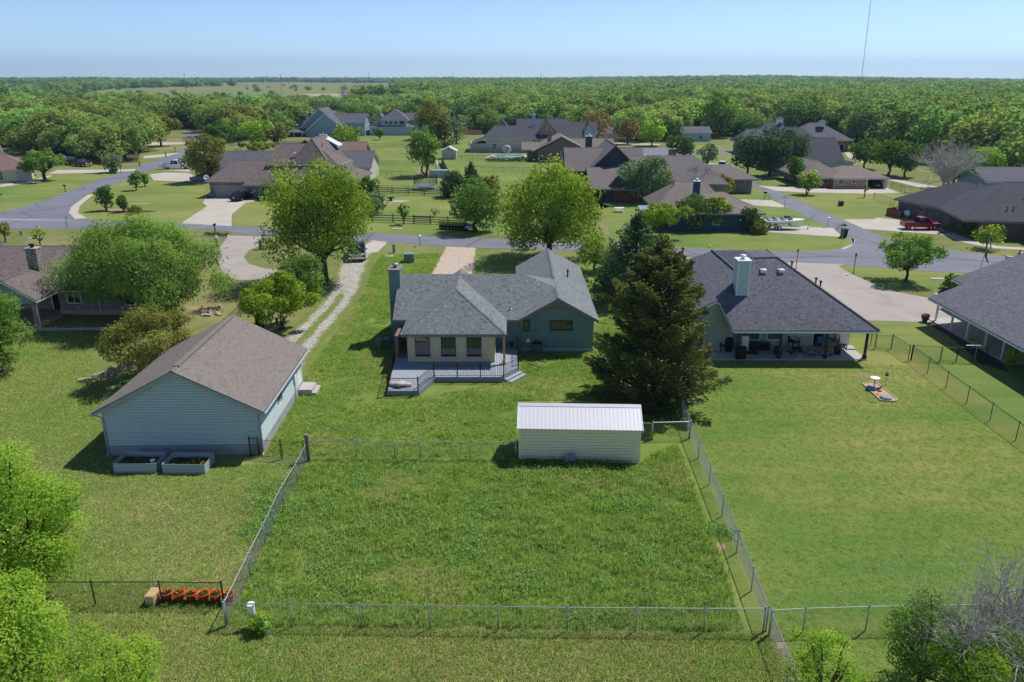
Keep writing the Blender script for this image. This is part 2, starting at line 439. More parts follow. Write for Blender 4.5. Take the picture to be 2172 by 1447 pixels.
sheet('yard', [(-200, 560), (140, 700), (560, 700), (648, 958), (478, 1245), (-200, 1235), (-500, 900)], 0.004, MATS['yard_grass'])

# bare soil patches
def patch(name, cx, cy, rx, ry, mat, z, seed=1, n=22):
    rr = random.Random(seed); c = at(cx, cy)
    sheet(name, [(c.x + rx * math.cos(6.283 * i / n) * rr.uniform(.65, 1.1), c.y + ry * math.sin(6.283 * i / n) * rr.uniform(.65, 1.1)) for i in range(n)], z, mat, world=True)
for i, (px, py, rx, ry) in enumerate([(290, 1097, .55, .4), (150, 1125, .6, 1.0), (768, 1020, .22, .2), (250, 445, 3.2, 1.2), (300, 432, 2.4, .8), (1604, 1368, 1.3, .35), (1640, 1400, .5, .6), (900, 1345, 2.5, .12), (1250, 1349, 2.2, .12), (1800, 432 + 60, 1.2, .5), (1520, 1160, .5, .4), (1825, 797, .9, .5), (1150, 770, .7, .4), (62, 690, 2.2, 1.0), (430, 655, 2.2, 1.0)]):
    patch('bare_patch', px, py, rx, ry, MATS['bare_earth'], 0.012, i)
# worn path by the fence corner
mb = MB()
pp = [at(*p) for p in ((452, 1235), (456, 1215), (480, 1200), (520, 1187), (556, 1172))]
for i in range(len(pp) - 1):
    a, b = pp[i], pp[i + 1]; d = (b - a).normalized(); nn = Vector((-d.y, d.x, 0)) * (0.13 + 0.05 * (i % 2))
    mb.quad(a + nn + Vector((0, 0, .0125)), a - nn + Vector((0, 0, .0125)), b - nn + Vector((0, 0, .0125)), b + nn + Vector((0, 0, .0125)))
struct('path', mb, MATS['bare_earth'])

# roads
road_pix_near = [(-420, 486), (0, 486), (250, 484), (400, 483), (480, 491), (560, 502), (700, 509), (820, 514), (945, 522), (1040, 527), (1240, 533), (1440, 541), (1690, 557), (1900, 571), (2172, 587), (2700, 625)]
road_pix_far = [(2700, 578), (2172, 549), (2010, 531), (1945, 516), (1883, 507), (1792, 469), (1715, 435), (1642, 404), (1560, 374), (1500, 354), (1450, 342), (1465, 328), (1640, 330), (1700, 332), (1700, 326), (1640, 323), (1470, 321), (1420, 314), (1375, 312), (1345, 322), (1352, 335), (1400, 345), (1465, 362), (1540, 380), (1612, 401), (1664, 438), (1740, 474), (1783, 496), (1808, 508), (1800, 521), (1780, 528), (1735, 533), (1640, 534), (1440, 526), (1240, 516), (1045, 506), (790, 495), (560, 483), (400, 474), (200, 468), (155, 462), (146, 452), (150, 440), (185, 412), (260, 386), (330, 358), (390, 334), (430, 318), (440, 300), (420, 284), (415, 279), (385, 279), (395, 290), (398, 310), (375, 325), (330, 341), (270, 360), (200, 385), (100, 424), (0, 452), (-420, 470)]
sheet('road', road_pix_near + road_pix_far, 0.016, MATS['asphalt'])
# pale gravel shoulder on the bend
for pl in ([(146, 452), (150, 440), (185, 414), (200, 412), (170, 436), (165, 452), (185, 463), (160, 465)], [(1783, 528), (1808, 518), (1812, 508), (1806, 504), (1814, 510), (1810, 520), (1790, 530)], [(0, 465), (150, 467), (150, 468), (0, 466.4)]):
    sheet('road_shoulder', pl, 0.022, MATS['concrete'])
drives = [
 ('concrete', [(437, 419), (545, 419), (545, 428), (522, 430), (492, 455), (491, 480), (384, 474), (439, 438), (430, 430)]),
 ('concrete_pink', [(485, 500), (562, 502), (556, 520), (530, 530), (517, 545), (528, 560), (560, 570), (610, 574), (610, 594), (500, 594), (474, 580), (455, 545), (470, 520)]),
 ('concrete', [(790, 510), (822, 514), (801, 536), (770, 536), (776, 520)]),
 ('concrete_pink', [(1440, 546), (1660, 556), (1790, 561), (1778, 565), (1811, 584), (1883, 616), (1968, 632), (2040, 650), (2040, 684), (1957, 684), (1833, 680), (1700, 650), (1560, 600), (1440, 600)]),
 ('concrete', [(1788, 466), (1855, 465), (1860, 462), (1924, 469), (1950, 468), (2018, 494), (1982, 497), (1833, 486)]),
 ('concrete', [(1985, 494), (2018, 492), (2060, 510), (2120, 523), (2200, 527), (2200, 532), (2110, 527), (2045, 515)]),
 ('concrete', [(1620, 478), (1767, 484), (1783, 499), (1778, 503), (1620, 492)]),
 ('concrete', [(1608, 394), (1640, 396), (1767, 400), (1882, 399), (1913, 410), (1830, 411), (1700, 408), (1645, 405)]),
 ('concrete', [(1566, 423), (1638, 425), (1668, 439), (1655, 440), (1600, 436)]),
 ('concrete', [(103, 369), (122, 361), (287, 359), (292, 362), (236, 366), (150, 368)]),
 ('concrete', [(304, 331), (385, 324), (345, 334), (306, 336)]),
 ('concrete', [(292, 294), (318, 292), (322, 302), (400, 302), (400, 306), (295, 309)]),
 ('concrete', [(318, 370), (350, 366), (400, 367), (436, 385), (434, 393), (400, 386), (325, 383)]),
 ('concrete', [(335, 357), (436, 362), (436, 366), (345, 361)]),
 ('concrete', [(1428, 345), (1530, 347), (1560, 352), (1556, 361), (1510, 362), (1470, 356)]),
 ('concrete', [(1238, 298), (1330, 303), (1400, 306), (1400, 308), (1330, 307), (1238, 303)]),
 ('concrete', [(1320, 326), (1360, 322), (1372, 330), (1345, 333)]),
 ('concrete', [(1885, 378), (1980, 395), (2050, 404), (2050, 407), (1960, 400), (1885, 382)]),
 ('concrete', [(0, 392), (60, 385), (105, 372), (112, 373), (70, 388), (0, 397)]),
 ('concrete', [(1785, 318), (1850, 330), (1830, 345), (1800, 335)]),
 ('concrete', [(490, 306), (560, 302), (575, 306), (500, 311)]),
 ('concrete', [(845, 285), (880, 284), (880, 287), (850, 288)]),
 ('concrete', [(1395, 545), (1440, 544), (1440, 552), (1400, 552)]),
]
for m, pl in drives: sheet('driveway', pl, 0.020, MATS[m])

def ribbon(name, left, right, z, mat):
    "strip between two surveyed edges, u across (-1..1) and v along (0..1)"
    L = [at(*p) for p in left]; Rr = [at(*p) for p in right]; n = len(L)
    me = bpy.data.meshes.new(name)
    vs = [(p.x, p.y, z) for pr in zip(L, Rr) for p in pr]
    me.from_pydata(vs, [], [(2 * i, 2 * i + 1, 2 * i + 3, 2 * i + 2) for i in range(n - 1)])
    uv = me.uv_layers.new(name='UVMap')
    for li, lp in enumerate(me.loops):
        vi = lp.vertex_index; uv.data[li].uv = (-1 if vi % 2 == 0 else 1, (vi // 2) / (n - 1))
    me.materials.append(mat); me.update()
    return link(name, me, None, None, 'structure')
ribbon('gravel_track', [(726, 530), (712, 560), (702, 600), (676, 640), (628, 685), (575, 735), (545, 790), (590, 830)],
       [(804, 536), (790, 556), (778, 600), (756, 640), (716, 690), (672, 745), (650, 800), (640, 832)], 0.013, MATS['gravel'])
ribbon('old_drive', [(944, 523), (932, 545), (918, 570), (905, 596)], [(1012, 526), (1010, 545), (1008, 570), (1004, 596)], 0.013, MATS['old_gravel'])
# ------------------------------------------------------------ trees
leafmat('leaf_spring', (0.145, 0.215, 0.022), (0.27, 0.37, 0.044), (0.46, 0.57, 0.09), 0.45)
leafmat('leaf_willow', (0.14, 0.24, 0.05), (0.27, 0.40, 0.09), (0.44, 0.57, 0.17), 0.42)
leafmat('leaf_lime', (0.20, 0.32, 0.04), (0.34, 0.50, 0.07), (0.52, 0.66, 0.12), 0.48)
leafmat('leaf_mid', (0.108, 0.208, 0.043), (0.215, 0.344, 0.072), (0.373, 0.516, 0.143), 0.42)
leafmat('leaf_dark', (0.062, 0.132, 0.030), (0.130, 0.228, 0.051), (0.228, 0.346, 0.081), 0.38)
leafmat('leaf_bluedark', (0.046, 0.096, 0.042), (0.098, 0.172, 0.074), (0.20, 0.29, 0.13), 0.32)
leafmat('leaf_cedar', (0.067, 0.086, 0.029), (0.141, 0.164, 0.055), (0.287, 0.293, 0.104), 0.30)
leafmat('leaf_olive', (0.154, 0.160, 0.036), (0.269, 0.275, 0.067), (0.448, 0.429, 0.141), 0.4)
leafmat('leaf_grey', (0.128, 0.179, 0.096), (0.218, 0.301, 0.154), (0.346, 0.429, 0.243), 0.4)
leafmat('leaf_rust', (0.192, 0.141, 0.051), (0.333, 0.250, 0.102), (0.422, 0.358, 0.154), 0.4)
leafmat('leaf_wood', (0.118, 0.196, 0.055), (0.225, 0.345, 0.11), (0.385, 0.52, 0.19), 0.48, objvar=0.28)
def barkmat(name, a, b):
    s = N(name); co = s.n('ShaderNodeTexCoord').outputs['Object']
    st = s.n('ShaderNodeVectorMath', {0: co, 1: (1, 1, 0.2)}, operation='MULTIPLY').outputs[0]
    f = s.noise(st, 9, 5, 0.7)
    MATS[name] = s.pbr(s.ramp(f, [(0.3, a), (0.7, b)]), 0.95, 0, s.bump(f, 0.8, 0.03), 0.1)
barkmat('bark', C(58, 46, 38), C(104, 90, 78))
barkmat('bark_pale', C(140, 136, 130), C(200, 196, 190))

def leaf_mesh(name, P, Nn, L, W, tint, mat, rng, down=0.0, axis=None):
    "one diamond leaf spray per point"
    n = len(P)
    Nn = Nn / np.maximum(1e-6, np.linalg.norm(Nn, axis=1, keepdims=True))
    r = rng.normal(size=(n, 3)) if axis is None else axis + rng.normal(size=(n, 3)) * 0.35
    if down: r[:, 2] -= down
    a = r - (r * Nn).sum(1, keepdims=True) * Nn
    a /= np.maximum(1e-6, np.linalg.norm(a, axis=1, keepdims=True))
    b = np.cross(Nn, a)
    L = (L * rng.uniform(0.65, 1.3, n))[:, None]; Wd = (W * rng.uniform(0.65, 1.3, n))[:, None]
    fold = Nn * Wd * 0.25
    V = np.stack([P - a * L * .5, P + b * Wd * .5 + fold, P + a * L * .5, P - b * Wd * .5 + fold], 1).reshape(-1, 3).astype(np.float32)
    me = bpy.data.meshes.new(name)
    me.vertices.add(4 * n); me.vertices.foreach_set('co', V.ravel())
    me.loops.add(4 * n); me.loops.foreach_set('vertex_index', np.arange(4 * n, dtype=np.int32))
    me.polygons.add(n); me.polygons.foreach_set('loop_start', np.arange(0, 4 * n, 4, dtype=np.int32))
    me.materials.append(mat)
    me.update(calc_edges=True)
    at_ = me.attributes.new('tint', 'FLOAT', 'FACE'); at_.data.foreach_set('value', np.clip(tint, 0, 1).astype(np.float32))
    return me

def crown_points(rng, r, h, z0, n, lobes=22, lobe_r=0.42, shape='round', hollow=0.55, squash=1.0):
    "clumpy crown: leaves gathered on lobes spread through an uneven envelope; returns points, normals, tints, lobe centres"
    rz = (h - z0) / 2; zc = z0 + rz
    i = np.arange(lobes) + 0.5
    ph = np.arccos(1 - 2 * i / lobes); th = math.pi * (1 + 5 ** .5) * i + rng.uniform(0, 6.28)
    d = np.stack([np.cos(th) * np.sin(ph), np.sin(th) * np.sin(ph), np.cos(ph)], 1) + rng.normal(size=(lobes, 3)) * 0.16
    k = rng.uniform(0.55, 0.80, lobes)[:, None]
    Cc = d * k * np.array([r, r, rz])
    t = (Cc[:, 2] / rz + 1) / 2
    if shape == 'cone': Cc[:, :2] *= (1.25 - 1.05 * t)[:, None]
    elif shape == 'vase': Cc[:, :2] *= (0.45 + 0.85 * t)[:, None]
    elif shape == 'oval': Cc[:, :2] *= (1.12 - 0.4 * t)[:, None]
    elif shape == 'dome': Cc[:, :2] *= (1.15 - 0.45 * t)[:, None]
    elif shape == 'skirt': Cc[:, :2] *= (1.28 - 0.55 * t)[:, None]
    Cc[:, 2] += zc
    lr = lobe_r * rng.uniform(0.7, 1.25, lobes) * min(r, rz * 1.3)
    if shape == 'cone': lr *= (1.2 - 0.75 * t)
    w_ = lr ** 2; w_ /= w_.sum()
    li = rng.choice(lobes, n, p=w_)
    u = rng.normal(size=(n, 3)); u[:, 2] += 0.25; u /= np.linalg.norm(u, axis=1, keepdims=True)
    # sub-clumps give broken light inside each lobe
    sub = rng.normal(size=(lobes, 9, 3)); sub /= np.linalg.norm(sub, axis=2, keepdims=True)
    si = rng.integers(0, 9, n)
    u = u * 0.75 + sub[li, si] * 0.7; u /= np.linalg.norm(u, axis=1, keepdims=True)
    rad = lr[li] * (hollow + (1.06 - hollow) * rng.random(n) ** 0.6) * (1 + 0.28 * (rng.random(n) < .08))
    P = Cc[li] + u * rad[:, None] * np.array([1, 1, 0.82 * squash])
    P += rng.normal(size=(n, 3)) * 0.03 * r
    P[:, 2] = np.maximum(P[:, 2], z0 * 0.75)
    Nn = u * 0.8 + rng.normal(size=(n, 3)) * 0.42 + np.array([0, 0, 0.35])
    lt = rng.random(lobes); st = rng.random((lobes, 9))
    tint = 0.34 * lt[li] + 0.26 * st[li, si] + 0.40 * rng.random(n)
    return P, Nn, tint, Cc, lr

def limb(mb, a, b, r0, r1, rng, sag=0.06, n=5):
    a = np.array(a, float); b = np.array(b, float); L = np.linalg.norm(b - a)
    pts = []
    for i in range(n + 1):
        t = i / n; p = a + (b - a) * t
        p = p + rng.normal(size=3) * sag * L * math.sin(math.pi * t) * 0.5
        p[2] += sag * L * math.sin(math.pi * t) * 0.8
        pts.append(tuple(p))
    mb.tube(pts, [r0 + (r1 - r0) * (i / n) for i in range(n + 1)], 5, 0, False)
    return pts

def twigs(mb, p, d, L, r, depth, rng, spread=0.6, n=3):
    "bare branching, recursively"
    p = np.array(p, float); d = np.array(d, float) / np.linalg.norm(d)
    k = 3; pts = [tuple(p)]; q = p.copy(); dd = d.copy()
    for i in range(k):
        dd = dd + rng.normal(size=3) * 0.16 + np.array([0, 0, 0.06]); dd /= np.linalg.norm(dd)
        q = q + dd * L / k; pts.append(tuple(q))
    mb.tube(pts, [r * (1 - 0.45 * i / k) for i in range(k + 1)], 4 if depth > 1 else 3, 0, False)
    if depth == 0: return
    for j in range(n):
        nd = dd + rng.normal(size=3) * spread + np.array([0, 0, 0.1])
        s = pts[rng.integers(1, k + 1)]
        twigs(mb, s, nd, L * rng.uniform(0.6, 0.85), r * 0.55, depth - 1, rng, spread, n)

TIERS = {'cedar': [(0, .6), (.05, .85), (.18, 1.0), (.35, .84), (.46, .68), (.62, .80), (.80, .56), (.93, .26), (1, .02)], 'spire': [(0, .5), (.1, .95), (.3, 1.0), (.5, .74), (.68, .56), (.85, .27), (1, .02)]}
def cedar_mesh(rng, r, h, n, leaf, mat, tiers):
    "plumes of scaly sprays pushed out from a central trunk through an uneven, tiered outline"
    mb = MB(); mb.tube([(0, 0, 0), (0.02 * r, 0, h * .5), (0, 0, h * .97)], [0.022 * h, 0.012 * h, 0.003 * h], 7)
    tz, tr = zip(*TIERS[tiers]); P, A, Tn = [], [], []
    nb = 170; per = max(6, n // nb)
    for b in range(nb):
        t = ((b + 0.5) / nb) ** 0.9
        env = np.interp(t, tz, tr); az = b * 2.39996 + rng.uniform(-.4, .4)
        Lb = r * env * rng.uniform(0.6, 1.1) * (1 + .16 * math.sin(az * 2 + t * 5))
        rise = 0.30 + 0.9 * t + rng.uniform(-.15, .2)
        d = np.array([math.cos(az), math.sin(az), rise]); d /= np.linalg.norm(d)
        e = np.array([math.cos(az) * Lb, math.sin(az) * Lb, max(.3, h * (0.03 + .95 * t) + rng.uniform(-.03, .03) * h)])
        o = e - d * Lb * 0.9
        if b % 4 == 0: limb(mb, o, e - d * .2 * Lb, 0.009 * h * (1 - t) + 0.015, 0.012, rng, -0.04, 3)
        pl = 0.30 * r * (0.45 + 0.75 * env); m = int(per * (0.35 + 1.1 * env))
        s = rng.random(m)
        side = np.cross(d, [0, 0, 1.0]); side /= np.linalg.norm(side); upv = np.cross(side, d)
        wd = (1.05 - s) * pl * .38 + .03 * r
        lat = side * (rng.normal(size=m) * wd)[:, None] + upv * (rng.normal(size=m) * wd * .45)[:, None]
        P.append(e + d * ((s - .72) * pl * 1.5)[:, None] + lat)
        A.append(d + lat / (pl + .01) * 1.6 + np.array([0, 0, 0.12]))
        Tn.append(0.55 * rng.random() + 0.45 * rng.random(m))
    k = n // 5; t = rng.random(k); az = rng.uniform(0, 6.28, k); rr_ = np.interp(t, tz, tr) * r * .7 * rng.random(k) ** .5
    P.append(np.stack([np.cos(az) * rr_, np.sin(az) * rr_, h * (.03 + .93 * t)], 1)); A.append(rng.normal(size=(k, 3))); Tn.append(rng.random(k) * .5)  # inner filler sprays take only darker tints, crown shade put into their colour
    P = np.concatenate(P); A = np.concatenate(A); Tn = np.concatenate(Tn)
    Nn = np.cross(A, rng.normal(size=A.shape)); Nn *= np.sign(Nn[:, 2:3] + 1e-6); Nn /= np.linalg.norm(Nn, axis=1, keepdims=True); Nn = Nn + np.array([0, 0, 0.5])
    P[:, 2] = np.maximum(P[:, 2], 0.15)
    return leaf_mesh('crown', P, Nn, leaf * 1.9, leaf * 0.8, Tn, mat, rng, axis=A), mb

def build_tree(name, label, cat, base, h, r, kind, mat, seed, z0=None, dens=1.0, leaf=None, group=None, lobes=22, lobe_r=0.42, shape='round', bark='bark', stems=1, trunk_r=None, hollow=0.55, maxn=42000, lean=0.0):
    rng = np.random.default_rng(seed)
    px = ppm(base.y) * 0.4715                              # render pixels per metre here
    leaf = leaf or min(0.75, max(0.085, 2.3 / px))
    t = thing(name, label, cat, (base.x, base.y, base.z), rng.uniform(0, 6.28), group)
    trunk_r = trunk_r or 0.028 * h + 0.03
    if kind == 'cedar':
        n = int(min(maxn, 9.0 * r * h / (leaf * leaf * 1.1) * dens))
        me, mb = cedar_mesh(rng, r, h, n, leaf, MATS[mat], 'cedar' if h > 8 and mat == 'leaf_cedar' else 'spire')
        link('crown', me, t); part('trunk', mb, MATS[bark], t, True)
        return t
    if kind == 'bare':
        mb = MB(); th = h * 0.22
        for s in range(stems):
            a = rng.uniform(0, 6.28); o = (0.25 * math.cos(a) * (stems > 1), 0.25 * math.sin(a) * (stems > 1), 0)
            top = (o[0] * 2 + rng.normal() * .2, o[1] * 2 + rng.normal() * .2, th)
            mb.tube([o, top], [trunk_r, trunk_r * .75], 7, 0, False)
            for k in range(5):
                az = k * 1.2566 + rng.uniform(-.4, .4) + a
                twigs(mb, top, (math.cos(az) * r * .8, math.sin(az) * r * .8, (h - th) * rng.uniform(.6, 1.1)), math.hypot(r, h - th) * 0.40, trunk_r * .6, 4, rng, 0.55, 3)
        part('trunk', mb, MATS[bark], t, True, kind=None)
        return t
    z0 = h * 0.22 if z0 is None else z0
    rz = (h - z0) / 2
    area = 4 * math.pi * (r * r + 2 * r * rz) / 3
    n = int(min(maxn, area * 1.9 * dens / (leaf * leaf * 0.62)))
    P, Nn, tint, Cc, lr = crown_points(rng, r, h, z0, n, lobes, lobe_r, shape, hollow)
    if lean: P[:, 0] += lean * P[:, 2] / h
    if kind == 'willow':
        me = leaf_mesh('crown', P, Nn, leaf * 1.7, leaf * 0.62, tint, MATS[mat], rng, down=1.3)
    else:
        me = leaf_mesh('crown', P, Nn, leaf * 1.15, leaf * 0.85, tint, MATS[mat], rng)
    link('crown', me, t)
    mb = MB()
    for s in range(stems):
        a = s * 6.28 / stems + 0.4; off = 0.0 if stems == 1 else 0.035 * h
        o = np.array([off * math.cos(a), off * math.sin(a), -0.02]); fork = np.array([o[0] * 2.2, o[1] * 2.2, max(0.25 * h, z0 * 0.95) if stems == 1 else 0.22 * h])
        tr = trunk_r / stems ** .5
        mb.tube([tuple(o * np.array([1, 1, 1])), tuple(o * .9 + np.array([0, 0, 0.04 * h])), tuple((o + fork) / 2 + np.append(rng.normal(size=2) * .02 * h, 0)), tuple(fork)], [tr * 1.45, tr * 1.05, tr * .9, tr * .8], 8, 0, False)
        for j in range(s, len(Cc), stems):
            if j % 2 == 0 or len(Cc) < 16:
                limb(mb, fork - np.array([0, 0, rng.uniform(0, .1) * h]), Cc[j] * np.array([1.1, 1.1, 1]) + np.array([0, 0, lr[j] * .35]), tr * .5, tr * .1, rng, 0.05, 4)
    part('trunk', mb, MATS[bark], t, True)
    return t

def tree_at(name, label, px, py, top, hw, kind, mat, seed, cat='tree', z0f=None, **kw):
    "tree surveyed from the photo: base pixel, crown-top row, crown half-width in photo pixels"
    b = at(px, py)
    h = at_y(px, top, b.y).z
    if top < 170: h = max(h, 9)
    r = hw / ppm(b.y, h * .6)
    return build_tree(name, label, cat, b, h, r, kind, MATS and mat, seed, z0=(None if z0f is None else h * z0f), **kw)

T = tree_at
# --- big yard trees round the middle houses
T('willow_tree', 'huge rounded bright green tree overhanging the left brick house roof', 325, 672, 462, 176, 'willow', 'leaf_willow', 11, z0f=0.12, lobes=46, lobe_r=0.29, maxn=62000, dens=1.2, leaf=0.19, shape='dome')
T('maple_tree', 'tall yellow green tree beside the parked dark pickup on the gravel track', 690, 598, 338, 117, 'leafy', 'leaf_spring', 12, z0f=0.19, lobes=46, lobe_r=0.30, maxn=38000, shape='skirt', dens=0.95)
T('oak_tree', 'broad yellow green spreading tree behind the blue green house by the road', 1166, 548, 352, 126, 'leafy', 'leaf_spring', 13, z0f=0.13, lobes=46, lobe_r=0.28, maxn=38000, dens=0.85, shape='dome')
T('crape_myrtle', 'low yellow green multi stemmed tree right of the gravel track bend', 597, 698, 586, 102, 'leafy', 'leaf_spring', 14, z0f=0.30, lobes=22, lobe_r=0.34, maxn=16000, stems=5, dens=0.9, trunk_r=.16)
T('shrub_tree', 'rounded green bushy tree tucked between the maple trunk and the crape myrtle', 645, 640, 545, 50, 'leafy', 'leaf_mid', 15, z0f=0.1, lobes=14, maxn=9000)
T('crape_myrtle', 'wide olive green shrub tree with thin grey stems behind the grey garage', 330, 800, 655, 112, 'leafy', 'leaf_olive', 16, z0f=0.16, lobes=36, lobe_r=0.27, stems=6, maxn=22000, dens=0.85, trunk_r=.2, bark='bark_pale')
T('hackberry_tree', 'bright green tree cut by the left picture edge beside the brick porch', 0, 790, 590, 66, 'leafy', 'leaf_mid', 17, z0f=0.1, lobes=22, maxn=22000)
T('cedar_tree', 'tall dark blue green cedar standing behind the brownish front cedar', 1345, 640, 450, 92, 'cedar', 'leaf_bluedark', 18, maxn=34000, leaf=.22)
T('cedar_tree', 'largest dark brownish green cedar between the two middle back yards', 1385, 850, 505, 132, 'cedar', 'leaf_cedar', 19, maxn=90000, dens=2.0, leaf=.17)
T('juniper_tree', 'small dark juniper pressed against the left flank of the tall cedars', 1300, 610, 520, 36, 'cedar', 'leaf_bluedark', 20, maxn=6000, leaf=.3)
T('redbud_tree', 'small yellow green tree between the blue green house roof and the cedars', 1262, 575, 500, 40, 'leafy', 'leaf_spring', 21, z0f=0.15, lobes=14, maxn=7000, dens=.7)
T('elm_tree', 'round green tree with one dark trunk on the grass beside the wide drive', 1921, 597, 500, 60, 'leafy', 'leaf_mid', 22, z0f=0.30, lobes=22, lobe_r=.36, maxn=15000)
# --- trees at the lower corners, near the camera
T('elm_tree', 'bright lime green tree filling the left edge above the black fence', 45, 1290, 955, 160, 'leafy', 'leaf_lime', 31, z0f=0.05, lobes=40, lobe_r=.3, maxn=70000, leaf=.115)
T('elm_tree', 'bright lime green tree in the bottom left corner in front of the black fence', 30, 1520, 1215, 165, 'leafy', 'leaf_lime', 32, z0f=0.05, lobes=40, lobe_r=.3, maxn=70000, leaf=.1)
T('mesquite_tree', 'feathery pale lime tree at the bottom edge right of the corner tree', 262, 1560, 1325, 112, 'leafy', 'leaf_lime', 33, z0f=0.05, lobes=36, lobe_r=.28, maxn=36000, leaf=.085, dens=.55)
T('cedar_bush', 'small upright grey green bush beside the lime tree in the left yard', 125, 1118, 1022, 40, 'leafy', 'leaf_grey', 34, cat='bush', z0f=0.03, lobes=16, maxn=12000, leaf=.085, shape='oval')
T('mesquite_tree', 'thin pale lime sapling growth just right of the bottom fence corner', 1730, 1560, 1322, 100, 'leafy', 'leaf_lime', 35, z0f=0.05, lobes=36, lobe_r=.24, maxn=20000, leaf=.085, dens=.35, hollow=.35)
T('hackberry_tree', 'leafy darker green tree in the bottom right corner amid bare branches', 1950, 1470, 1262, 112, 'leafy', 'leaf_mid', 36, z0f=0.06, lobes=40, lobe_r=.22, maxn=42000, leaf=.09, dens=.5)
T('hackberry_tree', 'light green tree at the bottom right corner below the grey branches', 2080, 1560, 1345, 130, 'leafy', 'leaf_lime', 37, z0f=0.06, lobes=34, lobe_r=.28, maxn=36000, leaf=.09, dens=.55)
T('bare_tree', 'leafless grey branched tree tallest at the bottom right corner', 2140, 1500, 1185, 110, 'bare', 'bark', 38, bark='bark_pale', trunk_r=.12, stems=3)
T('bare_tree', 'leafless grey branched tree rising through the bottom right green crown', 2000, 1480, 1235, 90, 'bare', 'bark', 39, bark='bark_pale', trunk_r=.10, stems=3)
T('bush', 'small bright green bush at the fence around the white topped pipe', 553, 1340, 1300, 26, 'leafy', 'leaf_lime', 40, cat='bush', z0f=0.02, lobes=12, maxn=5000, leaf=.085)
# --- across the road, left
GL = 'young trees on the corner lawn'
T('young_tree', 'largest young tree in the stony bed on the corner lawn', 226, 447, 393, 19, 'leafy', 'leaf_dark', 51, z0f=.14, shape='oval', lobes=14, group=GL)
T('young_tree', 'narrow young tree right of the largest one in the stony bed', 262, 450, 408, 13, 'leafy', 'leaf_dark', 52, z0f=.14, shape='cone', lobes=12, group=GL)
T('young_tree', 'taller of the two young trees near the drive on the corner lawn', 290, 404, 362, 14, 'leafy', 'leaf_mid', 53, z0f=.16, shape='oval', lobes=12, group=GL)
T('young_tree', 'shorter of the two young trees near the drive on the corner lawn', 308, 396, 366, 10, 'leafy', 'leaf_mid', 54, z0f=.16, shape='oval', lobes=10, group=GL)
T('shrub', 'wide brownish grey shrub at the right end of the stony bed', 288, 453, 436, 16, 'leafy', 'leaf_olive', 55, cat='bush', z0f=.02, lobes=12)
T('live_oak', 'thick trunked low green oak by the path of the far left house', 96, 383, 322, 48, 'leafy', 'leaf_mid', 56, z0f=.36, lobes=20, trunk_r=.4)
T('oak_tree', 'olive yellow tree partly hiding the white pickup', 440, 386, 284, 46, 'leafy', 'leaf_olive', 57, z0f=.12, lobes=24, lobe_r=.33)
T('oak_tree', 'olive oak on two dark trunks beside the far left road', 342, 310, 246, 42, 'leafy', 'leaf_olive', 58, z0f=.36, stems=2, lobes=22)
T('small_tree', 'slender pale green tree beside the dark mailbox on the left lawn', 240, 366, 322, 24, 'leafy', 'leaf_grey', 59, z0f=.2, lobes=14, dens=.7)
T('dark_shrub', 'dark shrub at the foot of the slender pale tree', 243, 368, 356, 9, 'leafy', 'leaf_dark', 60, cat='bush', z0f=.02, lobes=8)
T('oak_tree', 'round olive green oak with a dark trunk behind the two storey roof', 517, 294, 228, 52, 'leafy', 'leaf_olive', 61, z0f=.28, lobes=24)
T('hackberry_tree', 'bright green tree behind the grey roofs of the brick garage house', 548, 306, 250, 34, 'leafy', 'leaf_lime', 62, z0f=.08, lobes=18)
T('oak_tree', 'rusty olive tree next to the bright one behind the grey roofs', 590, 305, 264, 26, 'leafy', 'leaf_olive', 63, z0f=.08, lobes=16)
T('round_tree', 'dark green tree above the far left road end', 470, 305, 262, 30, 'leafy', 'leaf_dark', 64, z0f=.08, lobes=16)
T('hedge_bush', 'low yellow green hedge in front of the trees behind the grey roofs', 545, 318, 303, 40, 'leafy', 'leaf_spring', 65, cat='bush', z0f=.02, lobes=16)
T('sapling', 'sparse olive sapling at the left picture edge below the road', 12, 514, 470, 16, 'leafy', 'leaf_olive', 66, z0f=.35, lobes=10, dens=.7)
T('sapling', 'thin bare looking sapling behind the left brick house roof', 86, 520, 483, 18, 'leafy', 'leaf_spring', 67, z0f=.3, lobes=10, dens=.25)
T('shrub', 'silvery shrub against the far left house wall', 50, 383, 368, 9, 'leafy', 'leaf_grey', 68, cat='bush', z0f=.02, lobes=8)
T('shrub', 'silvery shrub nearer the thick trunked oak at the far left house', 68, 378, 363, 9, 'leafy', 'leaf_grey', 69, cat='bush', z0f=.02, lobes=8)
# --- middle distance, centre
T('ash_tree', 'light green tree on the lawn right of the two storey brick house', 738, 336, 266, 36, 'leafy', 'leaf_spring', 71, z0f=.22, lobes=20, dens=.8)
T('elm_tree', 'tall green tree on two slim trunks beside the trampoline', 902, 374, 268, 38, 'leafy', 'leaf_mid', 72, z0f=.24, lobes=22, stems=2, lobe_r=.36)
T('juniper_tree', 'dark purplish cedar behind the small white garden shed', 938, 312, 250, 26, 'cedar', 'leaf_cedar', 73, leaf=.6)
T('bare_tree', 'greyish half bare tree right of the purplish cedar', 968, 305, 240, 26, 'leafy', 'leaf_grey', 74, z0f=.15, lobes=16, dens=.4)
T('oak_tree', 'olive oak above the white garden shed and the purplish cedar', 915, 296, 222, 40, 'leafy', 'leaf_olive', 75, z0f=.15, lobes=20)
T('small_tree', 'little dark green round tree on the lawn of the far hip roofed house', 805, 297, 273, 11, 'leafy', 'leaf_dark', 76, z0f=.22, lobes=10)
T('shrub', 'rounded dark green shrub beside the yellow green tall tree', 782, 415, 378, 22, 'leafy', 'leaf_dark', 77, cat='bush', z0f=.04, lobes=12)
